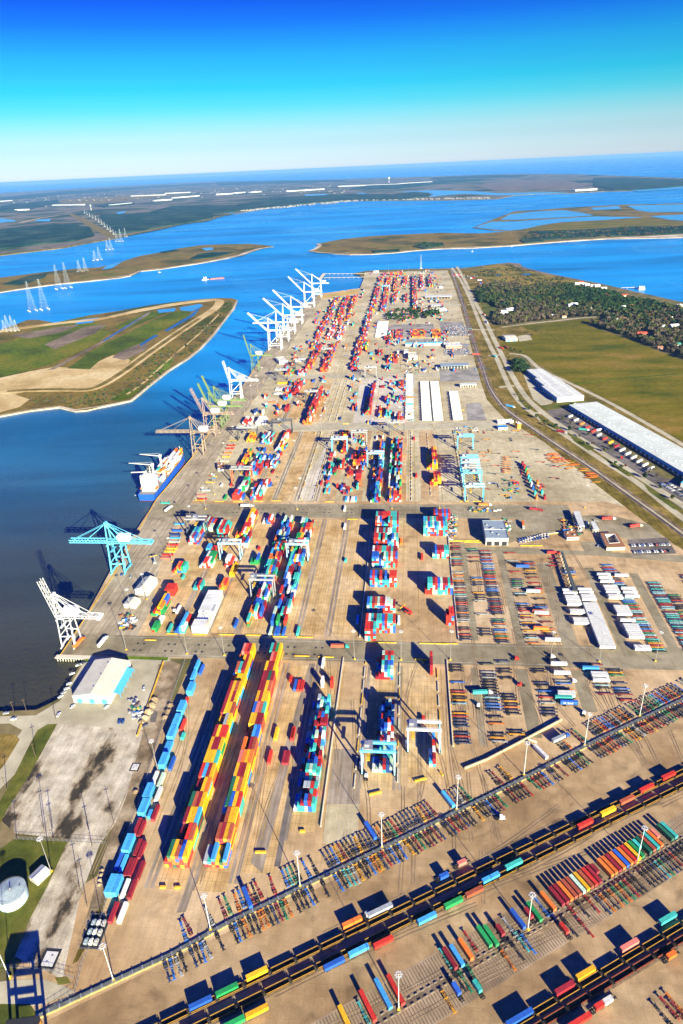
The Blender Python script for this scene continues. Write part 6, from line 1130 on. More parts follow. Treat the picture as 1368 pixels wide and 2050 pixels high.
# eastern warehouses
a_, c_ = at(1361, 954), at(1138.5, 820); d = (c_-a_).normalized(); n = Vector((d.y, -d.x, 0)); wd = 53
def dock_building(a_, c_, wd, h, label, roof, docks, skyl, seed=2):
    d = (c_-a_).normalized(); n = Vector((d.y, -d.x, 0)); Ln = (c_-a_).length
    o = thing('warehouse', label, 'warehouse', (a_.x, a_.y, .1), math.atan2(n.y, n.x))        # local x = into the building, y = along its west wall
    b = MB(); b.box((wd/2, Ln/2, h/2), (wd, Ln, h)); b.build('wall', m_wallw, o)
    b = MB(); b.box((-.15, Ln/2, h*.62), (.3, Ln-.6, h*.70)); b.build('blue_band', m_wallb, o)
    r = MB(); r.face([(-.4, -.4, h+.1), (wd/2, -.4, h+.6), (wd/2, Ln+.4, h+.6), (-.4, Ln+.4, h+.1)]); r.face([(wd/2, -.4, h+.6), (wd+.4, -.4, h+.1), (wd+.4, Ln+.4, h+.1), (wd/2, Ln+.4, h+.6)]); r.face([(-.4, -.4, h+.1), (wd+.4, -.4, h+.1), (wd/2, -.4, h+.6)]); r.face([(-.4, Ln+.4, h+.1), (wd/2, Ln+.4, h+.6), (wd+.4, Ln+.4, h+.1)]); r.bar((wd/2, -.4, h+.65), (wd/2, Ln+.4, h+.65), .4, .1)
    for k in range(int(Ln/6)): y = k*6.0; r.bar((0, y, h+.14), (wd/2, y, h+.63), .18, .08); r.bar((wd/2, y, h+.63), (wd, y, h+.14), .18, .08)
    r.build('roof', roof, o)
    for k in range(docks): b = MB(); y = Ln*(k+.5)/docks; b.box((-.2, y, 2.2), (.35, Ln/docks*.5, 3.2)); b.build('dock_door', m_dark, o)
    for i in range(skyl):
        for sx_ in (.25, .75): b = MB(); b.box((wd*sx_, Ln*(i+.5)/skyl, h+.62), (2.4, 1.2, .4)); b.build('skylight', m_white, o)
    return o
dock_building(a_-d*60, c_, wd, 8.5, 'very long warehouse with grey green roof and blue dock wall', m_roofl, 34, 26)
a2, c2 = at(1115, 806), at(1084, 782); dock_building(a2, c2, 50, 9, 'white warehouse with blue dock wall, shorter neighbour of the long one', m_roofl2, 8, 8)
d2 = (c2-a2).normalized(); n2 = Vector((d2.y, -d2.x, 0)); dock_building(c2+n2*7+d2*.5, c2+n2*7+d2*55, 42, 8.4, 'stepped middle wing of the shorter white warehouse', m_roofl2, 5, 6); dock_building(c2+n2*14+d2*56, c2+n2*14+d2*120, 32, 7.8, 'stepped far wing of the shorter white warehouse', m_roofl2, 5, 6)
o, w = flat_building(at(1362, 975), at(1400, 985), 22, 6, 'pale blue roofed office at the right edge by the car park', m_wallw, m_lb, units=3, seed=20)
gable_building(at(1013, 684), at(1036, 683), 40, 7, 9, 'lone white barn at the corner of the pasture', m_wallw, m_roofw, along='x', doors=2, vents=0)
# tank, shed and pads on the lawn
p = at(27.5, 1799); o = thing('storage_tank', 'round white storage tank on the lawn at the lower left', 'tank', (p.x, p.y, .1)); m_tank = mat('tank_white', (0.40, 0.50, 0.56), .5, var=.1, scale=.3)
b = MB(); b.cyl((0, 0, 0), (0, 0, 7.5), 8.9, n=64)
for z in (2.5, 5.0): b.cyl((0, 0, z-.05), (0, 0, z+.05), 8.95, n=64)
b.build('shell', m_tank, o); b = MB(); b.cyl((0, 0, 7.5), (0, 0, 8.6), 9.05, .6, n=64)
for k in range(32): t = 2*math.pi*k/32; b.bar((.8*math.cos(t), .8*math.sin(t), 8.62), (8.9*math.cos(t), 8.9*math.sin(t), 7.58), .12, .08)
b.build('roof', mat('tank_roof', (0.33, 0.40, 0.43), .55, var=.15, scale=.4), o); b = MB(); b.cyl((0, 0, 8.5), (0, 0, 10.2), .35, n=8); b.cyl((5, 2, 7.9), (5, 2, 8.9), .3, n=8); b.build('vent', m_gal, o)
b = MB()
for k in range(40): t, t2 = 2*math.pi*k/40, 2*math.pi*(k+1)/40; b.bar((8.9*math.cos(t), 8.9*math.sin(t), 8.5), (8.9*math.cos(t2), 8.9*math.sin(t2), 8.5), .07); b.bar((8.9*math.cos(t), 8.9*math.sin(t), 7.5), (8.9*math.cos(t), 8.9*math.sin(t), 8.5), .06)
b.build('railing', m_gal, o); b = MB(); b.bar((8.9*math.sin(1), -8.9*math.cos(1), 0), (9.2*math.sin(1), -9.2*math.cos(1), 7.5), .6, .15); b.build('ladder', m_gal, o)
gable_building(at(61, 1763), at(76.5, 1774), 9.5, 3.6, 4.3, 'small pale shed with grey roof on the lawn beside the tank', m_cream, m_roofl2, doors=1, vents=0)
for cx, cy, s, lab in [(100, 1920, 1.0, 'white concrete lid on a dark pit frame in the worn lot'), (271, 1536, .7, 'pale square pit lid by the dirt path')]:
    p = at(cx, cy); o = thing('pit_cover', lab, 'pit cover', (p.x, p.y, .08), -AX); b = MB(); b.box((0, 0, .1), (9.5*s, 11*s, .2)); b.build('pit_frame', m_dark, o); b = MB(); b.box((0, 0, .3), (6.8*s, 8*s, .25)); b.build('concrete_lid', m_wallw, o)
    for k in (-1, 1): b = MB(); b.cyl((k*.8*s, k*1.8*s, .4), (k*.8*s, k*1.8*s, .55), .6*s, n=10); b.build('manhole', m_gal, o)
# machine yard box with transformers
p = at(95*0+192, 1867); o = thing('equipment_compound', 'fenced compound of white and blue tanks at the yard corner', 'equipment', (p.x, p.y, .1), -AX)
for k in range(9): b = MB(); b.box((-3+(k % 3)*3, -6+(k//3)*5.5, 1.1), (2.0, 3.2, 2.2)); b.cyl((-3+(k % 3)*3, -6+(k//3)*5.5, 2.2), (-3+(k % 3)*3, -6+(k//3)*5.5, 2.9), .7, n=10); b.build('tank_unit', m_wallw if k % 3 == 1 else m_greyw if k % 3 else m_roofg, o)
b = MB(); b.box((0, 0, .1), (11, 19, .2)); b.build('slab', m_dark, o)
b = MB()
for x, y, x2, y2 in [(-6, -10, 6, -10), (6, -10, 6, 10), (6, 10, -6, 10), (-6, 10, -6, -10)]: b.bar((x, y, 1.0), (x2, y2, 1.0), .06); b.bar((x, y, 2.0), (x2, y2, 2.0), .06)
b.build('railing', m_gal, o)
# ------------------------------------------------------------------ low walls and kerb barriers
def barrier_run(P, w, h, label, m, kerb=None, name='concrete_barrier', slabs=0):
    o = MB(); 
    for i in range(len(P)-1):
        q, r = P[i], P[i+1]; d = (r-q).normalized(); o.bar((q.x, q.y, h/2+.1), (r.x+d.x*.05*0, r.y, h/2+.1), w, h)
    o = o.build(name, m); tag(o, label, 'barrier')
    if kerb:
        k = MB()
        for i in range(len(P)-1):
            d = (P[i+1]-P[i]).normalized(); nn = Vector((d.y, -d.x, 0))*(w/2+.35); k.bar((P[i].x+nn.x, P[i].y+nn.y, .35), (P[i+1].x+nn.x, P[i+1].y+nn.y, .35), .55, .5)
        k.build('yellow_kerb', kerb, o)
    if slabs:
        k = MB(); Lt = sum((P[i+1]-P[i]).length for i in range(len(P)-1)); t = 1.0
        while t < Lt: q, dd = along(P, t); k.box((q.x, q.y, h+.2), (.7, w+.3, .25), math.atan2(dd.y, dd.x)); t += slabs
        k.build('barrier_cap', m_gal, o)
    return o
barrier_run(BAR, 2.0, .8, 'long diagonal guard barrier with pale kerb between the chassis rows', mat('weathered_barrier', (.12, .13, .12), .8, var=.3, scale=.5), mat('pale_yellow_kerb', (.55, .40, .14), .7, var=.3, scale=.5), slabs=5.5)
bp_ = [at(x, y) for x, y in [(930, 1540), (975, 1522), (1055, 1480), (1125, 1442)]]; barrier_run(bp_, .8, 1.9, 'bent cream block wall in the chassis yard', mat('cream_block', (.46, .36, .22), .8))
barrier_run([at(1055, 1480), at(1075, 1488), at(1086, 1484)][:2], 0.8, 1.8, 'short cream wall stub joining the bent block wall', m_cream)
for u, v0, v1, lab in [(-58.2, 312, 489, 'long barrier wall right of the red and teal stack'), (-45.5, 520, 760, 'long barrier wall left of the big container blocks'), (34, 388, 489, 'barrier wall on the west side of the chassis columns, south'), (46.2, 520, 720, 'barrier wall on the west side of the chassis columns, north')]: barrier_run([UV(u, v0), UV(u, v1)], .8, 1.1, lab, m_cream, m_yel if u == 34 else None)
for un, u, v0, v1, st in [('left of the gantry stack', -38, 345, 484, 17), ('right of the gantry stack', -7.4, 352, 484, 17), ('right of the single column', 25, 380, 482, 17), ('left in the north yard', -146, 815, 1078, 21), ('second from left in the north yard', -128, 815, 1078, 21), ('right of the green blue stack', 3, 815, 1078, 13), ('left of the yellow stack', 29, 830, 1070, 15), ('right of the yellow stack', 72, 815, 1078, 13), ('left of the idle gantries', 76, 815, 985, 15), ('near the white trailer rows', 5, 1130, 1390, 20), ('by the yellow lines north', -140, 1130, 1395, 24), ('second by the yellow lines north', -128, 1130, 1395, 24)]:
    k = 0; v = v0
    while v < v1:
        k += 1; b = MB(); q = UV(u, v); e = UV(u, min(v+st*.72, v1)); b.bar((q.x, q.y, .55), (e.x, e.y, .55), .7, .9); o = b.build('kerb_barrier', m_cream if k % 3 else m_yel); tag(o, f'{ordw(k)} kerb barrier from the near end of line {un}', 'barrier', 'low kerb barriers between the stack rows'); v += st
for k, (x, y, L_) in enumerate([(302, 1282, 11), (345, 1269.5, 11), (400, 1271, 13), (455, 1271, 16), (508, 1272, 15), (560, 1275, 15), (611, 1276, 15), (605, 1314, 14), (653, 1316, 14), (775, 1320, 12), (846, 1322, 12), (750, 1286.5, 16), (770, 1287, 22), (868, 1289, 26), (897, 1289, 18), (439, 1004, 13), (477, 1005, 13), (517, 1004, 13), (553, 1003, 13), (660, 1005, 13), (706, 1040, 13), (868, 1020, 24), (952, 1086, 26), (930, 1004, 11), (955, 1004, 11), (919, 821, 20), (760, 849, 13), (693, 849, 11)]):
    o = MB(); p = at(x, y); o.bar((p.x-B.x*L_/2, p.y-B.y*L_/2, .5), (p.x+B.x*L_/2, p.y+B.y*L_/2, .5), .9, .8); o = o.build('kerb_barrier', m_yel); tag(o, f'{ordw(k+1)} yellow end barrier of the stack pads, counted from the south west', 'barrier', 'yellow end barriers of the stack pads')
for k, (x, y, r) in enumerate([(842, 1562, 20), (752, 1589, 20), (310*0+606, 1665, 5), (517, 1707, 5), (528, 1707, 5), (327, 1777, 5), (356, 1778, 5), (884, 1550, -60)]):
    o = MB(); p = at(x, y); dd = Vector((math.cos(R(r)-AX), math.sin(R(r)-AX), 0)); L_ = 9 if k < 2 else 3.6; o.bar((p.x-dd.x*L_/2, p.y-dd.y*L_/2, .7), (p.x+dd.x*L_/2, p.y+dd.y*L_/2, .7), 1.3, 1.3); o = o.build('yellow_block', m_yel); tag(o, f'{ordw(k+1)} loose yellow concrete block from the right in the south yard', 'block', 'loose yellow blocks of the south yard')
ym = MB()
for x0, y0, x1, y1 in [(275, 1474, 328, 1325)]: barrier_run([at(x0, y0), at(x1, y1)], .9, 1.2, 'long yellow rail wall east of the white warehouse', m_yel)
# quay edge bollards, kerb and fenders
ke = MB()
for i in range(len(QUAY)-1): ke.bar(tuple(at(*QUAY[i])+Vector((B.x*.4, B.y*.4, .3))), tuple(at(*QUAY[i+1])+Vector((B.x*.4, B.y*.4, .3))), .7, .5)
tag(ke.build('quay_kerb', m_yel), 'worn yellow kerb along the edge of the quay', 'kerb')
pier = MB()
for k in range(12): q = UV(-324+k*2.6, 479.5); pier.cyl((q.x, q.y, -7), (q.x, q.y, -.4), .45, n=8)
q0, q1 = UV(-326, 481), UV(-291, 481); pier.bar((q0.x, q0.y, -.1), (q1.x, q1.y, -.1), 5, .5); tag(pier.build('pile_deck', m_cream), 'timber coloured deck edge on piles under the white crane corner', 'pier')
# flat racks on the quay
FR = MB(); FR.box((0, 0, .35), (2.44, 12.2, .5))
for e in (-1, 1): FR.box((0, e*6.0, 1.2), (2.3, .18, 1.5))
for k in range(6): FR.box((0, -5+k*2, .64), (2.44, .2, .1))
FRM = {}
for k, (x, y, c, n) in enumerate([(347, 1092, 'red', 2), (345, 1099, 'yellow', 2), (341, 1105, 'yellow', 2), (337, 1112, 'red', 2), (333, 1118, 'pink', 2), (352, 1072, 'navy', 3), (352, 1078, 'light blue', 2), (350, 1085, 'white', 1), (356, 1064, 'blue', 3), (360, 1050, 'light blue', 2), (467, 882, 'yellow', 1), (464, 893, 'red', 3), (461, 899, 'red', 3), (457, 908, 'orange', 3), (453, 915, 'yellow', 2), (450, 924, 'cream', 2), (404, 993, 'pink', 3), (406, 1000, 'red', 2), (400, 1002, 'yellow', 1), (413, 983, 'grey', 3), (421, 966, 'yellow', 1), (332, 1008, 'teal', 2), (545, 806, 'orange', 3), (525, 845, 'yellow', 1), (720, 1310+0, 'grey', 1)][:24]):
    for t in range(n):
        if c not in FRM: FRM[c] = FR.mesh('flat_rack', cpaint(c))
        p = at(x, y); o = inst('flat_rack', FRM[c], None, (p.x, p.y, .1+t*.75), -AX+R(90)); tag(o, f'{c} flat rack, {ordw(t+1)} from the bottom in the {ordw(k+1)} quay pile from south', 'flat rack', 'flat racks piled on the quay apron')
# ------------------------------------------------------------------ the ship
m_hull = mat('hull_blue', (0.015, 0.09, 0.50), .45, var=.1); m_deck = mat('deck_grey', (0.22, 0.23, 0.22), .8, var=.2, scale=.3); m_super = mat('ship_white', (0.64, 0.63, 0.58), .5, var=.04); m_boot = mat('boot_topping', (0.30, 0.04, 0.03), .7)
sp_ = UV(-357.5, 818); sh = thing('container_ship', 'blue hulled container ship with white bridge tower moored at the quay', 'ship', (sp_.x, sp_.y, -4), -AX)
def hullring(z, k): return [(-11.5*k, 0), (11.5*k, 0), (12.2*k, 12), (12.2, 40), (12.2, 125), (9.5, 145), (4.5, 160), (0, 168), (-4.5, 160), (-9.5, 145), (-12.2, 125), (-12.2, 40), (-12.2*k, 12)]
b = MB(); r0_, r1_, r2_ = hullring(0, .78), hullring(1, .9), hullring(2, 1); N_ = len(r0_)
for z, rr in ((-2, r0_), (1.2, r1_), (9.4, r2_)):
    for x, y in rr: b.v.append((x, y+(0 if z > 1 else 3 if y < 6 else 0), z))
for lv in (0, 1):
    for k in range(N_): j = (k+1) % N_; b.f.append((lv*N_+k, lv*N_+j, (lv+1)*N_+j, (lv+1)*N_+k)); b.m.append(1 if lv == 0 else 0)
b.build('hull', [m_hull, m_boot], sh)
b = MB(); b.prism([(x*.985, y*.99+.6) for x, y in r2_], 9.0, 9.42); b.build('deck', m_deck, sh)
b = MB()
for k in range(N_): p, q = r2_[k], r2_[(k+1) % N_]; b.bar((p[0]*.99, p[1], 9.9), (q[0]*.99, q[1], 9.9), .25, 1.1)
b.build('bulwark', m_hull, sh)
b = MB(); b.box((0, 18, 20), (19, 13, 21)); b.box((0, 19, 31.6), (15, 9, 2.2)); b.box((0, 21, 29.3), (25, 5, 1.4))
for z in (13.5, 16.5, 19.5, 22.5, 25.5): b.box((0, 18, z), (19.5, 13.5, .18))
b.build('bridge_tower', m_super, sh)
for z in (15, 18, 21, 24): b = MB(); b.box((0, 11.42, z), (15, .1, .8)); b.build('window_row', m_glass, sh)
b = MB(); b.box((0, 23.6, 31.6), (14, .1, 1.0)); b.box((0, 14.4, 31.6), (14, .1, 1.0)); b.build('bridge_window', m_glass, sh)
b = MB(); b.box((-2, 29, 24), (5, 6, 29)); b.box((-2, 29, 39), (4, 5, 3)); b.build('funnel', mat('funnel_dark', (.05, .06, .07), .6), sh)
b = MB(); b.cyl((3, 20, 32), (3, 20, 44), .4, n=8); b.bar((0, 20, 40), (6, 20, 40), .3); b.bar((1, 20, 36), (5, 20, 36), .5); b.build('radar_mast', m_super, sh)
for s in (-1, 1): b = MB(); b.box((s*10.4, 15, 14), (2.4, 8, 2.2)); b.build('lifeboat', mat('lifeboat_orange', (.75, .16, .03), .5), sh)
for k, y in enumerate((62, 96)):
    b = MB(); b.cyl((-9.8, y, 9.4), (-9.8, y, 27), 1.7, 1.4, n=12); b.box((-9.8, y, 28.5), (3.6, 4.6, 3.6)); b.build('crane_column', m_super, sh)
    b = MB(); b.bar((-11, y+1, 28), (-46+k*4, y+4, 29.5), 1.6, 1.2, w2=.8); b.bar((-10, y+1, 32), (-40, y+3.5, 30), .2); b.build('crane_jib', m_super, sh)
b = MB(); b.bar((-6, 26, 33), (-26, 24, 33), 1.0); b.cyl((-5.5, 26, 30), (-5.5, 26, 35), .7, n=8); b.build('stores_crane', m_super, sh)
b = MB()
for y in (50, 72, 84, 106, 118): b.box((0, y, 10.2), (21, 9, 1.4))
b.build('hatch_cover', mat('hatch_brown', (.35, .2, .1), .7), sh); b = MB(); b.box((0, 152, 11), (8, 8, 3)); b.cyl((0, 156, 10), (0, 156, 20), .4, n=8); b.build('forecastle', m_super, sh)
# pontoon astern, tug and barge in the channel
p = at(276, 992, -3.5); b = MB(); b.prism([(-5, 0), (5, 0), (4, 28), (0, 33), (-4, 28)], -1, .8); o = b.build('pontoon', mat('pontoon_grey', (.25, .30, .36), .7), None, (p.x, p.y, -3.6), -AX-R(8)); tag(o, 'grey pontoon boat lying beside the stern of the blue ship', 'boat')
k_ = MB(); k_.box((0, 12, 2.2), (5, 7, 3.0)); k_.cyl((0, 12, 3.6), (0, 12, 8), .2, n=6); k_.build('cabin', m_super, o)
pa, pb = at(404, 561, -4), at(449, 557, -4); dv = (pb-pa); hd = math.atan2(-dv.x, dv.y)
b = MB(); Lb = dv.length-32; b.prism([(-9, 0), (9, 0), (9, Lb-8), (5, Lb), (-5, Lb), (-9, Lb-8)], -1.5, 3.2); pb0_ = pa+dv.normalized()*32
o = b.build('barge', mat('barge_red', (.36, .14, .12), .7, var=.15, scale=.05), None, (pb0_.x, pb0_.y, -4), hd); tag(o, 'long reddish tank barge pushed along the channel', 'barge'); k_ = MB(); k_.box((0, Lb/2, 3.5), (13, Lb-14, .7)); k_.build('hatch_cover', mat('barge_pink', (.50, .24, .20), .7), o)
t_ = MB(); t_.prism([(-5.5, 0), (5.5, 0), (6, 22), (4, 29), (-4, 29), (-6, 22)], -1.5, 2.4); o = t_.build('tugboat', m_super, None, (pa.x, pa.y, -4), hd); tag(o, 'white pusher tug behind the reddish barge', 'boat'); k_ = MB(); k_.box((0, 14, 5.4), (8, 13, 6)); k_.box((0, 18, 10.4), (6, 6, 4)); k_.cyl((0, 9, 8), (0, 9, 14), .9, n=8); k_.build('wheelhouse', m_wallw, o)
wk = MB(); wv = pa-dv.normalized()*5; 
for k, (x, y, lab) in enumerate([(317, 546, 'small white boat off the middle island shore'), (694, 509, 'slim white sailing boat in the channel'), (1023, 494, 'sailing boat with bare mast near the island beach'), (944, 504, 'tiny white boat in the right channel')]):
    p = at(x, y, -4); b = MB(); b.prism([(-2.4, 0), (2.4, 0), (2.4, 8), (0, 13), (-2.4, 8)], -.4, 1.6); o = b.build('small_boat', m_super, None, (p.x, p.y, -4), R(-60)); tag(o, lab, 'boat'); k_ = MB(); k_.box((0, 4, 2.6), (3, 4, 2)); k_.build('cabin', m_wallw, o); k_ = MB(); k_.cyl((0, 5, 2), (0, 5, 12), .25, n=6); k_.build('mast', m_wallw, o)
# northern jetty, pier house
def jetty(pts, w, label, post=18, zt=1.0):
    b = MB(); P = [at(x, y, -2) for x, y in pts]
    for i in range(len(P)-1):
        b.bar((P[i].x, P[i].y, zt-.4), (P[i+1].x, P[i+1].y, zt-.4), w, .8); d = (P[i+1]-P[i]); n_ = max(2, int(d.length/post))
        for k in range(n_+1): q = P[i]+d*(k/n_); b.cyl((q.x, q.y, -7), (q.x, q.y, zt-.6), .7, n=6)
    o = b.build('jetty', m_cream); tag(o, label, 'jetty'); return o
jetty([(640, 561), (650, 548.5)], 14, 'brown end platform of the northern jetty'); jetty([(651, 549), (732, 549)], 4.5, 'far walkway of the northern jetty'); jetty([(650, 557), (728, 556)], 4.5, 'near walkway of the northern jetty')
jetty([(1244, 577.5), (1281, 576.3)], 4, 'slender wooden pier running out from the eastern beach'); o, w = gable_building(at(1280, 578, -1), at(1291, 577.6, -1), 14, 4, 6, 'white boathouse at the end of the slender wooden pier', m_wallw, m_roofl2, along='x', doors=1, vents=0)
b = MB(); b.box((w/2, 7, -3), (w+3, 17, 5.4)); b.build('platform', m_cream, o)
# ------------------------------------------------------------------ pylons and radio mast
m_pyl = mat('galvanised_pylon', (0.34, 0.39, 0.43), .6, .0)
def pylon_mb(h, w, t, arms=3):
    b = MB(); nb = 9
    def cor(z, sx_, sy): k = (1-z/h)**1.1*.92+.08; return Vector((sx_*w/2*k, sy*w/2*k, z))
    for sx_ in (-1, 1):
        for sy in (-1, 1): b.bar(cor(0, sx_, sy), cor(h*.5, sx_, sy), t); b.bar(cor(h*.5, sx_, sy), cor(h, sx_, sy), t*.9)
    for k in range(nb):
        z0, z1 = h*k/nb, h*(k+1)/nb
        for s in (-1, 1): b.bar(cor(z0, -1, s), cor(z1, 1, s), t*.55); b.bar(cor(z0, 1, s), cor(z1, -1, s), t*.55); b.bar(cor(z0, s, -1), cor(z1, s, 1), t*.55); b.bar(cor(z1, -1, s), cor(z1, 1, s), t*.6)
    for k in range(arms): z = h*(.80+.09*k); b.bar((-w*.34, 0, z), (w*.34, 0, z), t*.7)
    f = MB()
    for sx_ in (-1, 1):
        for sy in (-1, 1): f.cyl((sx_*w/2, sy*w/2, -6), (sx_*w/2, sy*w/2, 2.5), 2.2, n=10)
    return b, f
PYM = {}
for k, (x, y, h, w, lab) in enumerate([(66, 622, 96, 24, 'nearer left lattice pylon of the closest pair standing in the channel'), (90, 619, 100, 24, 'nearer right lattice pylon of the closest pair standing in the channel'), (119, 578, 92, 24, 'left tall lattice pylon at the middle island shore'), (137, 576, 98, 24, 'right tall lattice pylon at the middle island shore'), (160, 544, 52, 20, 'shorter left pylon on the middle island'), (172, 543, 62, 20, 'taller right pylon on the middle island'), (191, 521, 50, 20, 'left pylon beyond the middle island in the water'), (200, 519.5, 66, 20, 'taller right pylon beyond the middle island in the water'), (216, 499.5, 52, 20, 'left pylon in the far channel'), (223, 499, 66, 20, 'right pylon in the far channel'), (235, 483, 66, 20, 'left pylon near the far shore'), (243, 483, 80, 20, 'middle pylon near the far shore'), (252, 474, 62, 20, 'right pylon on the far shore'), (10, 661, 30, 12, 'leftmost pylon of the island dike'), (18, 664, 48, 14, 'second pylon from left on the island dike'), (27, 663, 46, 14, 'third pylon from left on the island dike'), (34, 663, 34, 12, 'rightmost pylon of the island dike')]):
    key = (h, w)
    if key not in PYM:
        q, f = pylon_mb(h, w, .24 if y > 560 else .28 if y > 515 else .34); PYM[key] = (q.mesh('lattice', m_pyl), f.mesh('footing', m_cream))
    p = at(x, y, -3); o = thing('lattice_pylon', lab, 'pylon', (p.x, p.y, -3 if y > 480 or y < 630 else -1), R(35), 'power line pylons across the channel'); inst('lattice', PYM[key][0], o); inst('footing', PYM[key][1], o)
for k, (x, y) in enumerate([(228, 470), (222, 464), (216, 459), (210, 454), (204, 449), (198, 445), (192, 440), (186, 437), (180, 433), (175, 430), (170, 427)]):
    if (40, 14) not in PYM: q, f = pylon_mb(42, 10, .4); PYM[40, 14] = (q.mesh('lattice', m_pyl), f.mesh('footing', m_cream))
    p = at(x, y, .5); o = thing('lattice_pylon', f'{ordw(k+1)} small pylon inland from the far shore along the cleared strip', 'pylon', (p.x, p.y, .5), R(35), 'far pylons along the cleared strip'); inst('lattice', PYM[40, 14][0], o); inst('footing', PYM[40, 14][1], o)
q, f = pylon_mb(56, 5, .55, 0); p = at(843, 537.5); o = thing('radio_mast', 'thin pale lattice radio mast at the northern tip of the terminal', 'mast', p); q.build('lattice', m_pyl, o); f.build('footing', m_cream, o)
# steel loading frame just left of the frame edge, its shadow falls into the picture
p = at(62, 2112); o = thing('steel_loading_frame', 'orange footed steel loading frame at the lower left corner', 'frame', (p.x, p.y, .1), R(5)); m_or = mat('orange_steel', (.65, .22, .03), .6)
for x in (-7, 7):
    for y in (-5, 5): b = MB(); b.bar((x, y, 0), (x, y, 20), 1.2); b.build('leg', m_or if x > 0 else m_greyw, o)
for z in (8, 14): b = MB(); b.bar((-7, 5, z), (7, 5, z), 1.2); b.bar((-7, -5, z), (7, -5, z), 1.2); b.build('cross_beam', m_greyw, o)
b = MB(); b.box((0, 0, 21.2), (16, 11, 3)); b.build('hopper', m_dark, o)
# far buildings
FB = [(262, 393.5, 330, 391, 60), (330, 388, 380, 386, 60), (433, 390.5, 468, 388.5, 90), (503, 386, 524, 384.5, 80), (574, 384, 650, 379.5, 60), (677, 374, 800, 369.5, 80), (800, 369, 866, 365, 90), (1152, 383, 1196, 380.5, 80), (105, 412, 165, 411, 50), (0, 404, 25, 402, 60), (30, 422, 55, 421, 60), (470, 387.5, 492, 386, 80), (310, 403, 345, 400.5, 60), (350, 397, 400, 393, 70), (225, 412, 265, 408, 50)]
for k, (x0, y0, x1, y1, dp) in enumerate(FB):
    p, q = at(x0, y0, .5), at(x1, y1, .5); n_ = max(1, int((q-p).length/420))
    o, w = frame_of(p, q, 'industrial_shed', f'{ordw(k+1)} long white industrial shed of the far shore, listed from the west bank', 'building', 'white industrial sheds on the far shore'); b = MB(); dp *= .6; b.box((w/2, dp, 9), (w, dp*2, 18)); b.build('wall', m_wallw, o); b = MB(); b.box((w/2, dp, 18.4), (w+2, dp*2+2, .8)); b.build('roof', mat('shed_roof_pale', (.56, .56, .54), .7), o)
rg = random.Random(5); sb = MB()
for k in range(420):
    x = rg.uniform(480, 980); y = 424-(x-480)*.092+rg.uniform(-2.2, .4) if x < 720 else 402-(x-720)*.016+rg.uniform(-2, -.3)
    if rg.random() < .4: x = rg.uniform(20, 700); y = 404-x*.035+rg.gauss(0, 5)-8*(rg.random() < .4)
    p = at(x, y, .5); sb.box((p.x, p.y, 5), (rg.uniform(12, 34), rg.uniform(12, 30), 9), rg.uniform(0, 3))
o = sb.build('house_row', mat('far_house_wall', (.27, .25, .23), .8)); o['kind'] = 'stuff'; tag(o, 'pale specks of houses lining the far shore', 'houses')
p = at(183, 421, .5); b = MB(); b.cyl((0, 0, 0), (0, 0, 50), 4, 3, n=10); b.cyl((0, 0, 50), (0, 0, 58), 5, 13, n=14); b.cyl((0, 0, 58), (0, 0, 70), 13, 8, n=14); tag(b.build('water_tower', m_wallw, None, p), 'white water tower on the far shore inland of the pylons', 'tower')
p = at(779, 366, .5); b = MB(); b.cyl((0, 0, 0), (0, 0, 90), 8, 5, n=10); b.cyl((0, 0, 90), (0, 0, 125), 24, 20, n=14); tag(b.build('water_tower', m_wallw, None, p), 'white water tower behind the longest far shed', 'tower')
# ================================================================== cars, houses, trees, small clutter
CARC = {'white': (.75, .75, .74), 'silver': (.45, .47, .49), 'black': (.03, .03, .035), 'red': (.42, .03, .03), 'blue': (.04, .11, .36), 'grey': (.17, .18, .19)}
def car_mb(pick=False):
    b = MB(); b.box((0, 0, .72), (1.85, 4.7, .62)); b.box((0, 0, .98), (1.75, 4.4, .14))
    q = [(-.82, -1.5), (.82, -1.5), (.82, .9), (-.82, .9)]; i = len(b.v)
    for (x, y), z, s in [(p, 1.0, 1) for p in q]+[(p, 1.52, .82) for p in q]: b.v.append((x*s, (y+.3)*s-.3, z))
    b.f += [(i+4, i+5, i+6, i+7)]; b.m += [0]
    for k in range(4): j = (k+1) % 4; b.f.append((i+k, i+j, i+4+j, i+4+k)); b.m.append(1)
    for y in (-1.45, 1.45):
        for s in (-1, 1): b.cyl((s*.7, y, .34), (s*.94, y, .34), .34, n=10, mi=2)
    return b
CM_ = {c: car_mb().mesh('car_body', [mat(c+'_car_paint', CARC[c], .3, .1, spec=.6), m_glass, m_tyre]) for c in CARC}
rg = random.Random(3); PC = [('white', 30), ('silver', 18), ('black', 12), ('red', 9), ('blue', 14), ('grey', 12)]
def car(p, rz, lab, c=None, group=None):
    c = c or wpick(rg, PC); o = inst('parked_car', CM_[c], None, (p.x, p.y, .14), rz); tag(o, lab.replace('#', c), 'car', group)
def lot(x0, y0, x1, y1, n, name, rows_, skip=.2, pitch=2.75, rowgap=10, rzk=0):
    p = at(x0, y0); q = at(x1, y1); d = (q-p).normalized(); nn = Vector((-d.y, d.x, 0)); rz = math.atan2(-nn.x, nn.y)
    for r_ in range(rows_):
        cnt = 0
        for k in range(n):
            if rg.random() < skip: continue
            cnt += 1; car(p+d*(k*pitch)+nn*(r_*rowgap), rz+(math.pi if rg.random() < .5 else 0), f'# car, {ordw(cnt)} from left in {ordw(r_+1)} row of the {name}', None, f'cars of the {name}')
lot(1265, 1093, 1335, 1091, 16, 'gate office car park', 1, .12); lot(1270, 1106, 1335, 1104, 15, 'car park by the entrance kerb', 1, .5)
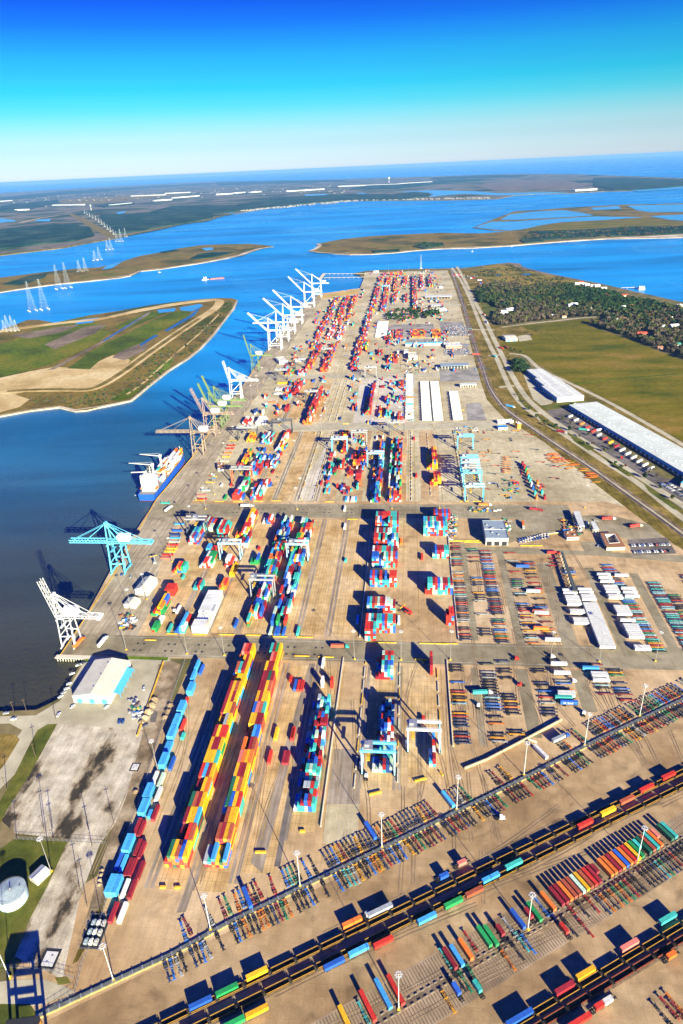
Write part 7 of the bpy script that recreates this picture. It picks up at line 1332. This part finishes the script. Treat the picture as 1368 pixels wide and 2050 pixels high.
lot(888, 671, 937, 670, 24, 'large northern staff car park', 7, .3, 2.9, 17); lot(848, 686, 893, 685, 26, 'long northern parking strip', 2, .25, 2.9, 12); lot(893, 705, 932, 702, 18, 'lot by the terminal office', 2, .35, 2.9, 14)
lot(930, 712, 945, 690, 14, 'strip by the rail line', 1, .3); lot(1322, 968, 1368, 995, 18, 'right edge car park', 2, .2, 2.8, 9); lot(1198, 1094, 1215, 1098, 5, 'office side parking', 1, .1)
lot(905, 553, 960, 560, 26, 'farthest northern car park', 3, .4, 4, 24)
for k, (x, y, rzk, c) in enumerate([(122, 1396, -40, 'white'), (128, 1388, -50, 'silver'), (134, 1380, -55, 'white'), (139, 1370, -58, 'white'), (145, 1350, -60, 'white'), (157, 1333, -62, 'white'), (163, 1331, -62, 'silver'), (170, 1329, -62, 'grey'), (146, 1416, -25, 'white'), (214, 1417, -35, 'white'), (118, 1432, -8, 'white'), (13, 1429, -80, 'silver'), (28, 1441, -80, 'white'), (289, 1379, 10, 'white'), (270, 1406, 5, 'white'), (264, 1430, 30, 'white'), (268, 1437, 40, 'silver'), (240, 1446, 0, 'blue'), (247, 1446, 0, 'blue'), (292, 1454, -50, 'grey'), (152+92, 1077+74, 6, 'blue'), (150+100+12, 1156, 6, 'silver')]):
    car(at(x, y), R(rzk), f'{ordw(k+1)} # car from the basin corner among those round the white warehouse', c, 'cars round the white warehouse')
for k in range(22):
    x = 1040+(k % 11)*5.6; y = 1081-(k % 11)*1.0+(k//11)*5; car(at(x, y), -AX+R(rg.choice((0, 180)))+R(15), f'# car or pickup, {ordw(k % 11+1)} from left in {"back" if k < 11 else "front"} row by the wedge barrier', wpick(rg, [('blue', 5), ('white', 3), ('silver', 2)]), 'cars in the wedge by the gate')
bp_ = [at(1039, 1087), at(1086, 1070), at(1128, 1067)]; barrier_run(bp_, .9, 1.2, 'yellow topped wedge barrier round the blue parked vehicles', m_cream, m_yel); barrier_run([at(1042, 1093), at(1086, 1093)], .9, 1.0, 'yellow barrier below the wedge of blue vehicles', m_yel); barrier_run([at(900, 1084), at(966, 1083)], .9, 1.1, 'yellow barrier in front of the grey workshop yard', m_yel)
# clutter: pallets, machines by the workshop
mc = [mat('clutter_%s' % n_, c, .7) for n_, c in [('rust', (.3, .12, .05)), ('yellow', (.6, .35, .03)), ('grey', (.3, .3, .3)), ('white', (.7, .7, .68)), ('dark', (.05, .05, .06)), ('green', (.05, .25, .15)), ('blue', (.05, .2, .5))]]
CL = {}
for i, m in enumerate(mc): b = MB(); b.box((0, 0, .55), (2.2, 5.4, .5)); b.box((0, -1.6, 1.2), (1.9, 1.6, .9)); b.box((0, 1.2, 1.0), (.5, 3, .4)); b.cyl((-1.1, 2, .45), (1.1, 2, .45), .45, n=8); b.cyl((-1.1, -2, .45), (1.1, -2, .45), .45, n=8); CL[i] = b.mesh('yard_machine', m)
names = ['rusty', 'yellow', 'grey', 'white', 'dark', 'green', 'blue']
for zone, (x0, y0, x1, y1, n_) in {'beside the east rear block': (898, 1030, 915, 1082, 34), 'behind the grey workshop': (935, 1018, 1000, 1026, 18), 'right of the grey workshop': (1008, 1040, 1022, 1082, 18), 'between the gate canopies': (1125, 1040, 1195, 1070, 46), 'in the quay hut yard': (240, 1225, 272, 1262, 20), 'at the north repair yard': (805, 722, 870, 748, 40), 'east of the white warehouse': (262, 1395, 286, 1440, 16), 'by the office on the quay': (418, 945, 434, 962, 9), 'under the dark block line': (1010, 950, 1040, 1000, 16), 'by the north cranes': (905, 852, 960, 868, 20)}.items():
    for k in range(n_):
        i = rg.randrange(len(mc)); p = at(rg.uniform(x0, x1), rg.uniform(y0, y1)); o = inst('yard_machine', CL[i], None, (p.x, p.y, .12), rg.uniform(0, 6.3)); tag(o, f'{nth("cl", zone, i)} {names[i]} machine or pallet load {zone}', 'equipment', 'machines and loads '+zone)
# reach stackers
def reach(x, y, rz, c, lab):
    p = at(x, y); o = thing('reach_stacker', lab, 'vehicle', (p.x, p.y, .12), rz); m = cpaint(c); b = MB(); b.box((0, 0, 1.6), (3.4, 7.5, 1.6)); b.build('chassis', m, o); b = MB(); b.box((-.9, .4, 3.2), (1.4, 2, 1.8)); b.build('cab', m_glass, o); b = MB(); b.bar((.6, -3, 3.4), (.6, 7.0, 5.6), .9, 1.0); b.build('boom', m, o); b = MB(); b.box((.6, 7.4, 4.9), (8, .9, .6)); b.build('spreader', m_yel, o)
    b = MB()
    for yy in (-2.6, 2.6):
        for s in (-1, 1): b.cyl((s*1.3, yy, .85), (s*2, yy, .85), .85, n=12)
    b.build('wheel', m_tyre, o)
reach(818, 1228, R(50), 'red', 'red reach stacker with raised boom by the fifth big block'); reach(310, 1127, R(20), 'grey', 'dark reach stacker on the quay north of the workshop'); reach(1034, 970, R(70), 'red', 'red reach stacker in the north east yard')
p = at(845, 1322); b = MB(); b.bar((-6, 0, 1.3), (6, 0, 1.3), 1.1, 1.0); b.bar((0, 0, 1.2), (1, -5, 1.2), 1.0, .9); tag(b.build('spreader_bar', m_yel, None, (p.x, p.y, .1), -AX), 'yellow T shaped spreader bar lying beside the single column', 'spreader')
# fences round the south west corner
def fence(pts, label, h=2.4, step=3.0):
    P = [at(x, y) for x, y in pts]; o = MB(); po = MB()
    for i in range(len(P)-1):
        d = P[i+1]-P[i]; n_ = max(1, int(d.length/step))
        for z in (.3, 1.3, h): o.bar((P[i].x, P[i].y, z), (P[i+1].x, P[i+1].y, z), .07)
        for k in range(n_): q = P[i]+d*(k/n_); po.bar((q.x, q.y, 0), (q.x, q.y, h+.15), .12)
    r = thing('wire_fence', label, 'fence', (0, 0, .05)); o.build('rail', m_gal, r); po.build('fence_posts', m_gal, r)
fence([(72, 2040), (150, 1990), (165, 1930), (200, 1850), (222, 1770), (245, 1700), (282, 1600), (318, 1480), (345, 1395), (372, 1320)], 'wire fence between the yard and the worn lot'); fence([(0, 1935), (60, 1940), (100, 1945), (150, 1960)], 'wire fence below the tank lawn'); fence([(30, 1680), (135, 1685), (215, 1690)], 'wire fence above the tank lawn')
for k, (x, y) in enumerate([(34, 1682), (108, 1688), (185, 1694), (14, 1582), (72, 1515), (112, 1440), (54, 1425), (160, 1780), (175, 1815), (230, 1655), (178, 1662), (106, 1658), (88, 1660), (30, 1430)]):
    b = MB(); p = at(x, y); b.cyl((0, 0, 0), (0, 0, 14), .26, .17, n=6); b.bar((-1.6, 0, 12.6), (1.6, 0, 12.6), .22); o = b.build('utility_pole', mat('pole_wood', (.10, .07, .05), .8), None, (p.x, p.y, .05), R(30)); tag(o, f'{ordw(k+1)} dark utility pole listed from the lawn edge round the worn lot', 'pole', 'utility poles round the worn lot')
# sand heaps east of the warehouse
for k, (x, y, r) in enumerate([(309, 1400, 5), (304, 1412, 6), (297, 1425, 6), (290, 1437, 5.5), (284, 1446, 4.5), (340, 1412, 4), (336, 1424, 4.5), (330, 1436, 4), (272, 1585, 3.4), (205, 1742, 2.6), (203, 1752, 2.6), (201, 1762, 2.6), (199, 1771, 2.4)]):
    b = MB(); p = at(x, y); n_ = 14; q = random.Random(k); b.v.append((0, 0, r*.5))
    for ri, (f, z) in enumerate(((.4, .40), (.75, .16), (1.0, 0))):
        for j in range(n_): t = 2*math.pi*j/n_; rr = .72*r*f*q.uniform(.75, 1.2); b.v.append((rr*math.cos(t), rr*math.sin(t), r*z*q.uniform(.85, 1.1)))
    for j in range(n_): b.f.append((0, 1+j, 1+(j+1) % n_)); b.m.append(0)
    for ri in range(2):
        for j in range(n_): b.f.append((1+ri*n_+j, 1+(ri+1)*n_+j, 1+(ri+1)*n_+(j+1) % n_, 1+ri*n_+(j+1) % n_)); b.m.append(0)
    o = b.build('sand_heap', g_dirt, None, (p.x, p.y, .05)); tag(o, f'{ordw(k+1)} sand heap from the top along the dirt path', 'heap', 'sand heaps along the dirt path')
# ------------------------------------------------------------------ houses of the bayside village
hw = [mat('house_wall_%s' % n_, c, .7) for n_, c in [('white', (.72, .70, .66)), ('cream', (.60, .52, .38)), ('brick', (.35, .16, .10)), ('grey', (.40, .40, .40))]]; hr = [mat('house_roof_%s' % n_, c, .8) for n_, c in [('grey', (.30, .30, .31)), ('pale', (.62, .63, .62)), ('red', (.48, .07, .05)), ('brown', (.22, .12, .07)), ('green', (.06, .26, .22))]]
hn = ['white walled', 'cream walled', 'brick walled', 'grey walled']; hrn = ['grey roofed', 'pale roofed', 'red roofed', 'brown roofed', 'green roofed']
HOUSES = [(1003, 627, 30, 0, 1), (1022, 623, 24, 0, 1), (1010, 632, 18, 3, 1), (1098, 605, 16, 0, 1), (1149, 612, 20, 0, 1), (1142, 614, 12, 0, 1), (1071, 624, 16, 1, 3), (1156, 570, 18, 0, 1), (1164, 568.5, 18, 0, 2), (1170, 571, 14, 0, 1), (1177, 573, 18, 0, 1), (1186, 574, 12, 0, 0), (1196, 574.5, 18, 0, 1), (1209, 580, 18, 0, 1), (1251, 594.5, 18, 1, 2), (1240, 596, 12, 2, 2), (1248, 618, 14, 3, 1), (1245, 642, 20, 1, 3), (1236, 644, 12, 0, 1), (1265, 615, 14, 1, 3), (1211, 629, 14, 0, 1), (1283, 672, 24, 2, 2), (1350, 656, 22, 3, 1), (1356, 695, 20, 1, 4), (1120, 596, 14, 1, 1), (1082, 583, 12, 0, 0), (1004, 588, 14, 3, 0), (1106, 635, 14, 0, 1), (1129, 637, 12, 1, 3), (1362, 615, 16, 1, 1), (1328, 658, 14, 1, 1), (1065, 604, 12, 0, 0), (1300, 640, 14, 3, 1), (1340, 640, 14, 0, 1), (1180, 622, 12, 0, 1), (1320, 700, 12, 2, 3)]
for k, (x, y, s, wi, ri) in enumerate(HOUSES):
    p = at(x-s*.25, y); rz = R(rg.choice((0, 8, -12, 20))); q = p+Vector((math.cos(rz), math.sin(rz), 0))*s
    o, w = gable_building(p, q, s*.6, 4.2, 7.2, f'{nth("hs", wi, ri)} {hn[wi]} {hrn[ri]} house listed along the bayside village from the highway', hw[wi], hr[ri], along='x', doors=1, vents=0, name='village_house', group='houses of the bayside village')
    b = MB()
    for j in range(3): b.box((w*(j+.5)/3+1.2, -.05, 2.4), (1.4, .1, 1.3))
    b.build('window', m_glass, o)
# ------------------------------------------------------------------ trees
leafm = [mat('leaf_%s' % n_, c, .75, var=.35, scale=.18, spec=.15, rnd=.22) for n_, c in [('evergreen', (.022, .052, .012)), ('dark', (.014, .034, .011)), ('olive', (.055, .062, .016)), ('bare', (.085, .065, .042)), ('russet', (.14, .06, .02))]]
m_bark = mat('bark', (.07, .05, .035), .9)
def crown_mb(seed, nleaf, r=5.0, h=6.5, z0=2.6, size=1.5, dens=1.0):
    q = random.Random(seed); b = MB(); lobes = [(q.uniform(-.45, .45)*r, q.uniform(-.45, .45)*r, z0+h*q.uniform(.25, .8), r*q.uniform(.4, .66)) for _ in range(7)]
    for _ in range(nleaf):
        lx, ly, lz, lr = q.choice(lobes); th, ph = q.uniform(0, 6.283), math.acos(q.uniform(-1, 1)); rad = lr*q.uniform(.55, 1.08)
        c = Vector((lx+rad*math.sin(ph)*math.cos(th), ly+rad*math.sin(ph)*math.sin(th), max(z0*.7, lz+.85*rad*math.cos(ph)))); nrm = (c-Vector((lx, ly, lz))).normalized()+Vector((q.uniform(-.6, .6), q.uniform(-.6, .6), q.uniform(-.3, .8))); nrm.normalize()
        a0 = nrm.orthogonal().normalized(); a1 = nrm.cross(a0); t = q.uniform(0, 6.28); a0, a1 = a0*math.cos(t)+a1*math.sin(t), a1*math.cos(t)-a0*math.sin(t); s = size*q.uniform(.6, 1.25)
        b.face([c-a0*s-a1*s*.3, c-a1*s*.8, c+a0*s-a1*s*.1, c+a1*s*.9, c-a0*s*.5+a1*s*.6])
    return b
def trunk_mb(seed, h=6.5):
    q = random.Random(seed); b = MB(); b.cyl((0, 0, -.2), (.2, .1, h*.45), .38, .26, n=7); b.cyl((.2, .1, h*.45), (.1, 0, h*.8), .26, .12, n=6)
    for k in range(5): t = q.uniform(0, 6.28); z = h*q.uniform(.35, .6); b.cyl((.15, .1, z), (2.4*math.cos(t), 2.4*math.sin(t), z+h*.3), .15, .05, n=5)
    return b
CR = {}; TRK_ = [trunk_mb(k).mesh('trunk', m_bark) for k in range(3)]
for kind in range(5):
    for v_ in range(3): CR[kind, v_] = crown_mb(kind*10+v_, 230 if kind != 3 else 130, size=1.25 if kind != 3 else 1.0).mesh('crown', leafm[kind])
low = {kind: [crown_mb(100+kind*7+v_, 46, size=2.3) for v_ in range(3)] for kind in range(5)}
def inpoly(x, y, P):
    c = False; j = len(P)-1
    for i in range(len(P)):
        if (P[i][1] > y) != (P[j][1] > y) and x < (P[j][0]-P[i][0])*(y-P[i][1])/(P[j][1]-P[i][1])+P[i][0]: c = not c
        j = i
    return c
WOOD = [(952, 585), (975, 572), (1000, 568), (1060, 576), (1100, 571), (1132, 573), (1170, 580), (1215, 585), (1258, 598), (1300, 606), (1368, 622), (1430, 640), (1440, 735), (1368, 718), (1310, 696), (1253, 674), (1172, 647), (1217, 641), (1207, 634), (1155, 635), (1060, 644), (1003, 652), (985, 648), (990, 632), (1000, 620), (985, 607), (962, 606)]
CLEAR = [[(1120, 612), (1165, 608), (1160, 618), (1125, 620)], [(995, 618), (1032, 616), (1034, 632), (1000, 634)], [(1140, 562), (1215, 574), (1214, 584), (1150, 574)], [(1270, 664), (1300, 662), (1300, 677), (1270, 677)], [(1330, 650), (1368, 650), (1368, 662), (1330, 662)], [(1170, 638), (1212, 636), (1215, 645), (1175, 648)]]
CLUMP = [(770, 628), (790, 622), (830, 620), (868, 618), (885, 624), (880, 630), (850, 640), (810, 644), (775, 642)]; CL2 = [(1016, 728), (1040, 722), (1070, 731), (1074, 738), (1050, 746), (1022, 748)]
sheet('woodland_floor', WOOD, ground('leaf_litter', [(0.035, 0.035, 0.012), (0.075, 0.065, 0.025), (0.13, 0.10, 0.04)], 0.015, mid=.5), 0.085)  # leaf litter darkened: shade under the trees is put into its colour
TREES = []; wp = [(uv_of(at(*p))) for p in WOOD]; us, vs = [p[0] for p in wp], [p[1] for p in wp]
def uvpoly(P): return [uv_of(at(*p)) for p in P]
cpol = [uvpoly(P) for P in CLEAR]; hpos = [uv_of(at(x, y)) for x, y, *_ in HOUSES]
pos = []
for _ in range(20000):
    u, v = rg.uniform(min(us), max(us)), rg.uniform(min(vs), max(vs))
    if not inpoly(u, v, wp) or any(inpoly(u, v, c) for c in cpol) or any(abs(u-a_[0]-8) < 15 and -16 < v-a_[1] < 20 for a_ in hpos): continue
    if rg.random() < .12 and math.sin(u*.02)*math.cos(v*.013) > .2: continue
    TREES.append((u, v, rg.uniform(.75, 1.5), 'village'))
    if len(TREES) > 5200: break
for P, n_, nm in ((CLUMP, 75, 'clump'), (CL2, 34, 'warehouse')):
    q = uvpoly(P); a0, a1 = [p[0] for p in q], [p[1] for p in q]; k = 0
    while k < n_:
        u, v = rg.uniform(min(a0), max(a0)), rg.uniform(min(a1), max(a1))
        if inpoly(u, v, q): TREES.append((u, v, rg.uniform(.8, 1.25), nm)); k += 1
for x, y in [(1060, 822), (1075, 838), (1096, 845), (1112, 856), (1140, 862), (1160, 875), (1188, 892), (1210, 905), (1232, 930), (1252, 935), (1290, 958), (1320, 978), (1345, 1000), (1300, 948), (1316, 957), (1308, 945), (1142, 850), (1127, 842), (1150, 858), (1178, 872), (1222, 900), (1048, 806), (1036, 792), (1090, 852), (1170, 890), (1242, 940), (1022, 700), (1030, 704), (1056, 668), (1070, 660), (1078, 664), (1084, 668), (1042, 706), (1064, 672), (1010, 676)]:
    u, v = uv_of(at(x, y)); TREES.append((u, v, rg.uniform(.45, .8), 'median'))
u, v = uv_of(at(1228, 1098));
for k in range(9): TREES.append((u-8+k*2.2, v+rg.uniform(-1, 1), .42, 'hedge'))
TREES.sort(key=lambda t: t[0]**2+t[1]**2+(150000 if t[3] == 'village' and t[1] > 2100 else 0))
treel = {'village': 'tree at the near edge of the village wood', 'clump': 'tree of the dark clump in the middle of the north yard', 'warehouse': 'tree of the small grove behind the white warehouse', 'median': 'small tree along the highway verge and truck court', 'hedge': 'bush of the hedge before the brown roofed office'}
kn = ['evergreen', 'dark green', 'olive', 'bare grey', 'russet']; grp = {'village': 'trees of the bayside village wood', 'clump': 'trees of the clump in the north yard', 'warehouse': 'grove behind the white warehouse', 'median': 'small trees along the highway', 'hedge': 'hedge of the office'}
bulk = MB()
for i, (u, v, s, z) in enumerate(TREES):
    t = math.sin(u*.011+1)+math.sin(v*.009)+rg.uniform(-1.3, 1.3)
    bare = z == 'village' and v+u*-.6 < 1700-.6*300+rg.gauss(0, 60)
    kind = (0 if t > 1.0 else 1 if t > .1 else 3 if t < -.9 else 2) if not bare else (3 if rg.random() < .72 else 2 if rg.random() < .95 else 4)
    if z in ('clump', 'warehouse', 'hedge'): kind = 0 if rg.random() < .6 else 1
    if rg.random() < .008: kind = 4
    p = UV(u, v, .1)
    if i < 297:
        o = thing('tree', f'{nth("tr", z, kind)} nearest {kn[kind]} {treel[z]}', 'tree', p, rg.uniform(0, 6.28), grp[z]); o.scale = (s, s, s*rg.uniform(.85, 1.15)); vv = rg.randrange(3)
        inst('trunk', TRK_[vv], o); inst('crown', CR[kind, vv], o)
    else: bulk.add(low[kind][rg.randrange(3)], p, rg.uniform(0, 6.28), mi=kind, sc=(s, s, s*rg.uniform(.85, 1.1)))
leafb = [mat('woodland_%s' % kn[k].replace(' ', '_'), tuple(c*1.0 for c in [(.022, .052, .012), (.014, .034, .011), (.055, .062, .016), (.085, .065, .042), (.14, .06, .02)][k]), .8, var=.4, scale=.05, spec=.1) for k in range(5)]
o = bulk.build('woodland', leafb); o['kind'] = 'stuff'; tag(o, 'dense wood of evergreen and bare trees behind the bayside houses', 'woodland')
# low scrub on the islands and the marsh: one mass each
def scrub(name, P, n_, label, kinds, z, smin, smax, px=True):
    q = uvpoly(P); a0, a1 = [p[0] for p in q], [p[1] for p in q]; b = MB(); k = 0; tries = 0
    while k < n_ and tries < n_*20:
        tries += 1; u, v = rg.uniform(min(a0), max(a0)), rg.uniform(min(a1), max(a1))
        if not inpoly(u, v, q) or math.sin(u*.03+v*.017)+math.sin(v*.021-u*.008) < rg.uniform(-1.2, .8): continue
        s = rg.uniform(smin, smax); b.add(low[0][rg.randrange(3)], UV(u, v, z-s*2), rg.uniform(0, 6.28), mi=rg.choice(range(len(kinds))), sc=(s*1.4, s*1.4, s)); k += 1
    o = b.build(name, [leafb[j] for j in kinds]); o['kind'] = 'stuff'; tag(o, label, 'scrub')
scrub('island_bushes', [(462, 601), (474, 603), (462, 622), (440, 648), (415, 678), (375, 714), (330, 742), (285, 782), (255, 798), (200, 810), (140, 815), (110, 806), (70, 805), (60, 795), (130, 790), (180, 788), (220, 775), (260, 748), (310, 708), (360, 672), (410, 640), (440, 615)], 620, 'low dark scrub along the near bank of the spoil island', (0, 2, 2, 3), -1.6, .22, .6)
scrub('marsh_bushes', [(945, 546), (985, 532), (1030, 531), (1052, 539), (1100, 550), (1145, 559), (1130, 571), (1060, 573), (1000, 566)], 260, 'scattered shrubs over the northern marsh', (0, 2, 3), 0, .3, .7)
scrub('island_trees', [(826, 494), (850, 487), (885, 487), (890, 492), (850, 499)], 90, 'dark tree patch on the long right island', (0, 1), -1.5, .8, 1.4)
scrub('shore_trees', [(1062, 464), (1150, 463), (1250, 456), (1380, 453), (1380, 466), (1300, 470), (1200, 474), (1100, 480), (1040, 482)], 420, 'dark woods along the long right island', (0, 1, 3), -1.5, .8, 1.5)
# ================================================================== the air
hz = MB(); hz.box((0, 0, 196), (231000, 231000, 408)); hm = bpy.data.materials.new('haze'); hm.use_nodes = True; hn_ = hm.node_tree; hn_.nodes.clear()
ho = hn_.nodes.new('ShaderNodeOutputMaterial'); hv = hn_.nodes.new('ShaderNodeVolumePrincipled'); hv.inputs['Color'].default_value = (0.22, 0.52, 1.0, 1); hv.inputs['Density'].default_value = 2.2e-5; hv.inputs['Anisotropy'].default_value = 0.0
hn_.links.new(hv.outputs[0], ho.inputs['Volume'])
o = hz.build('haze', hm); o['kind'] = 'stuff'; tag(o, 'thin blue haze softening the far shore and sea', 'haze')
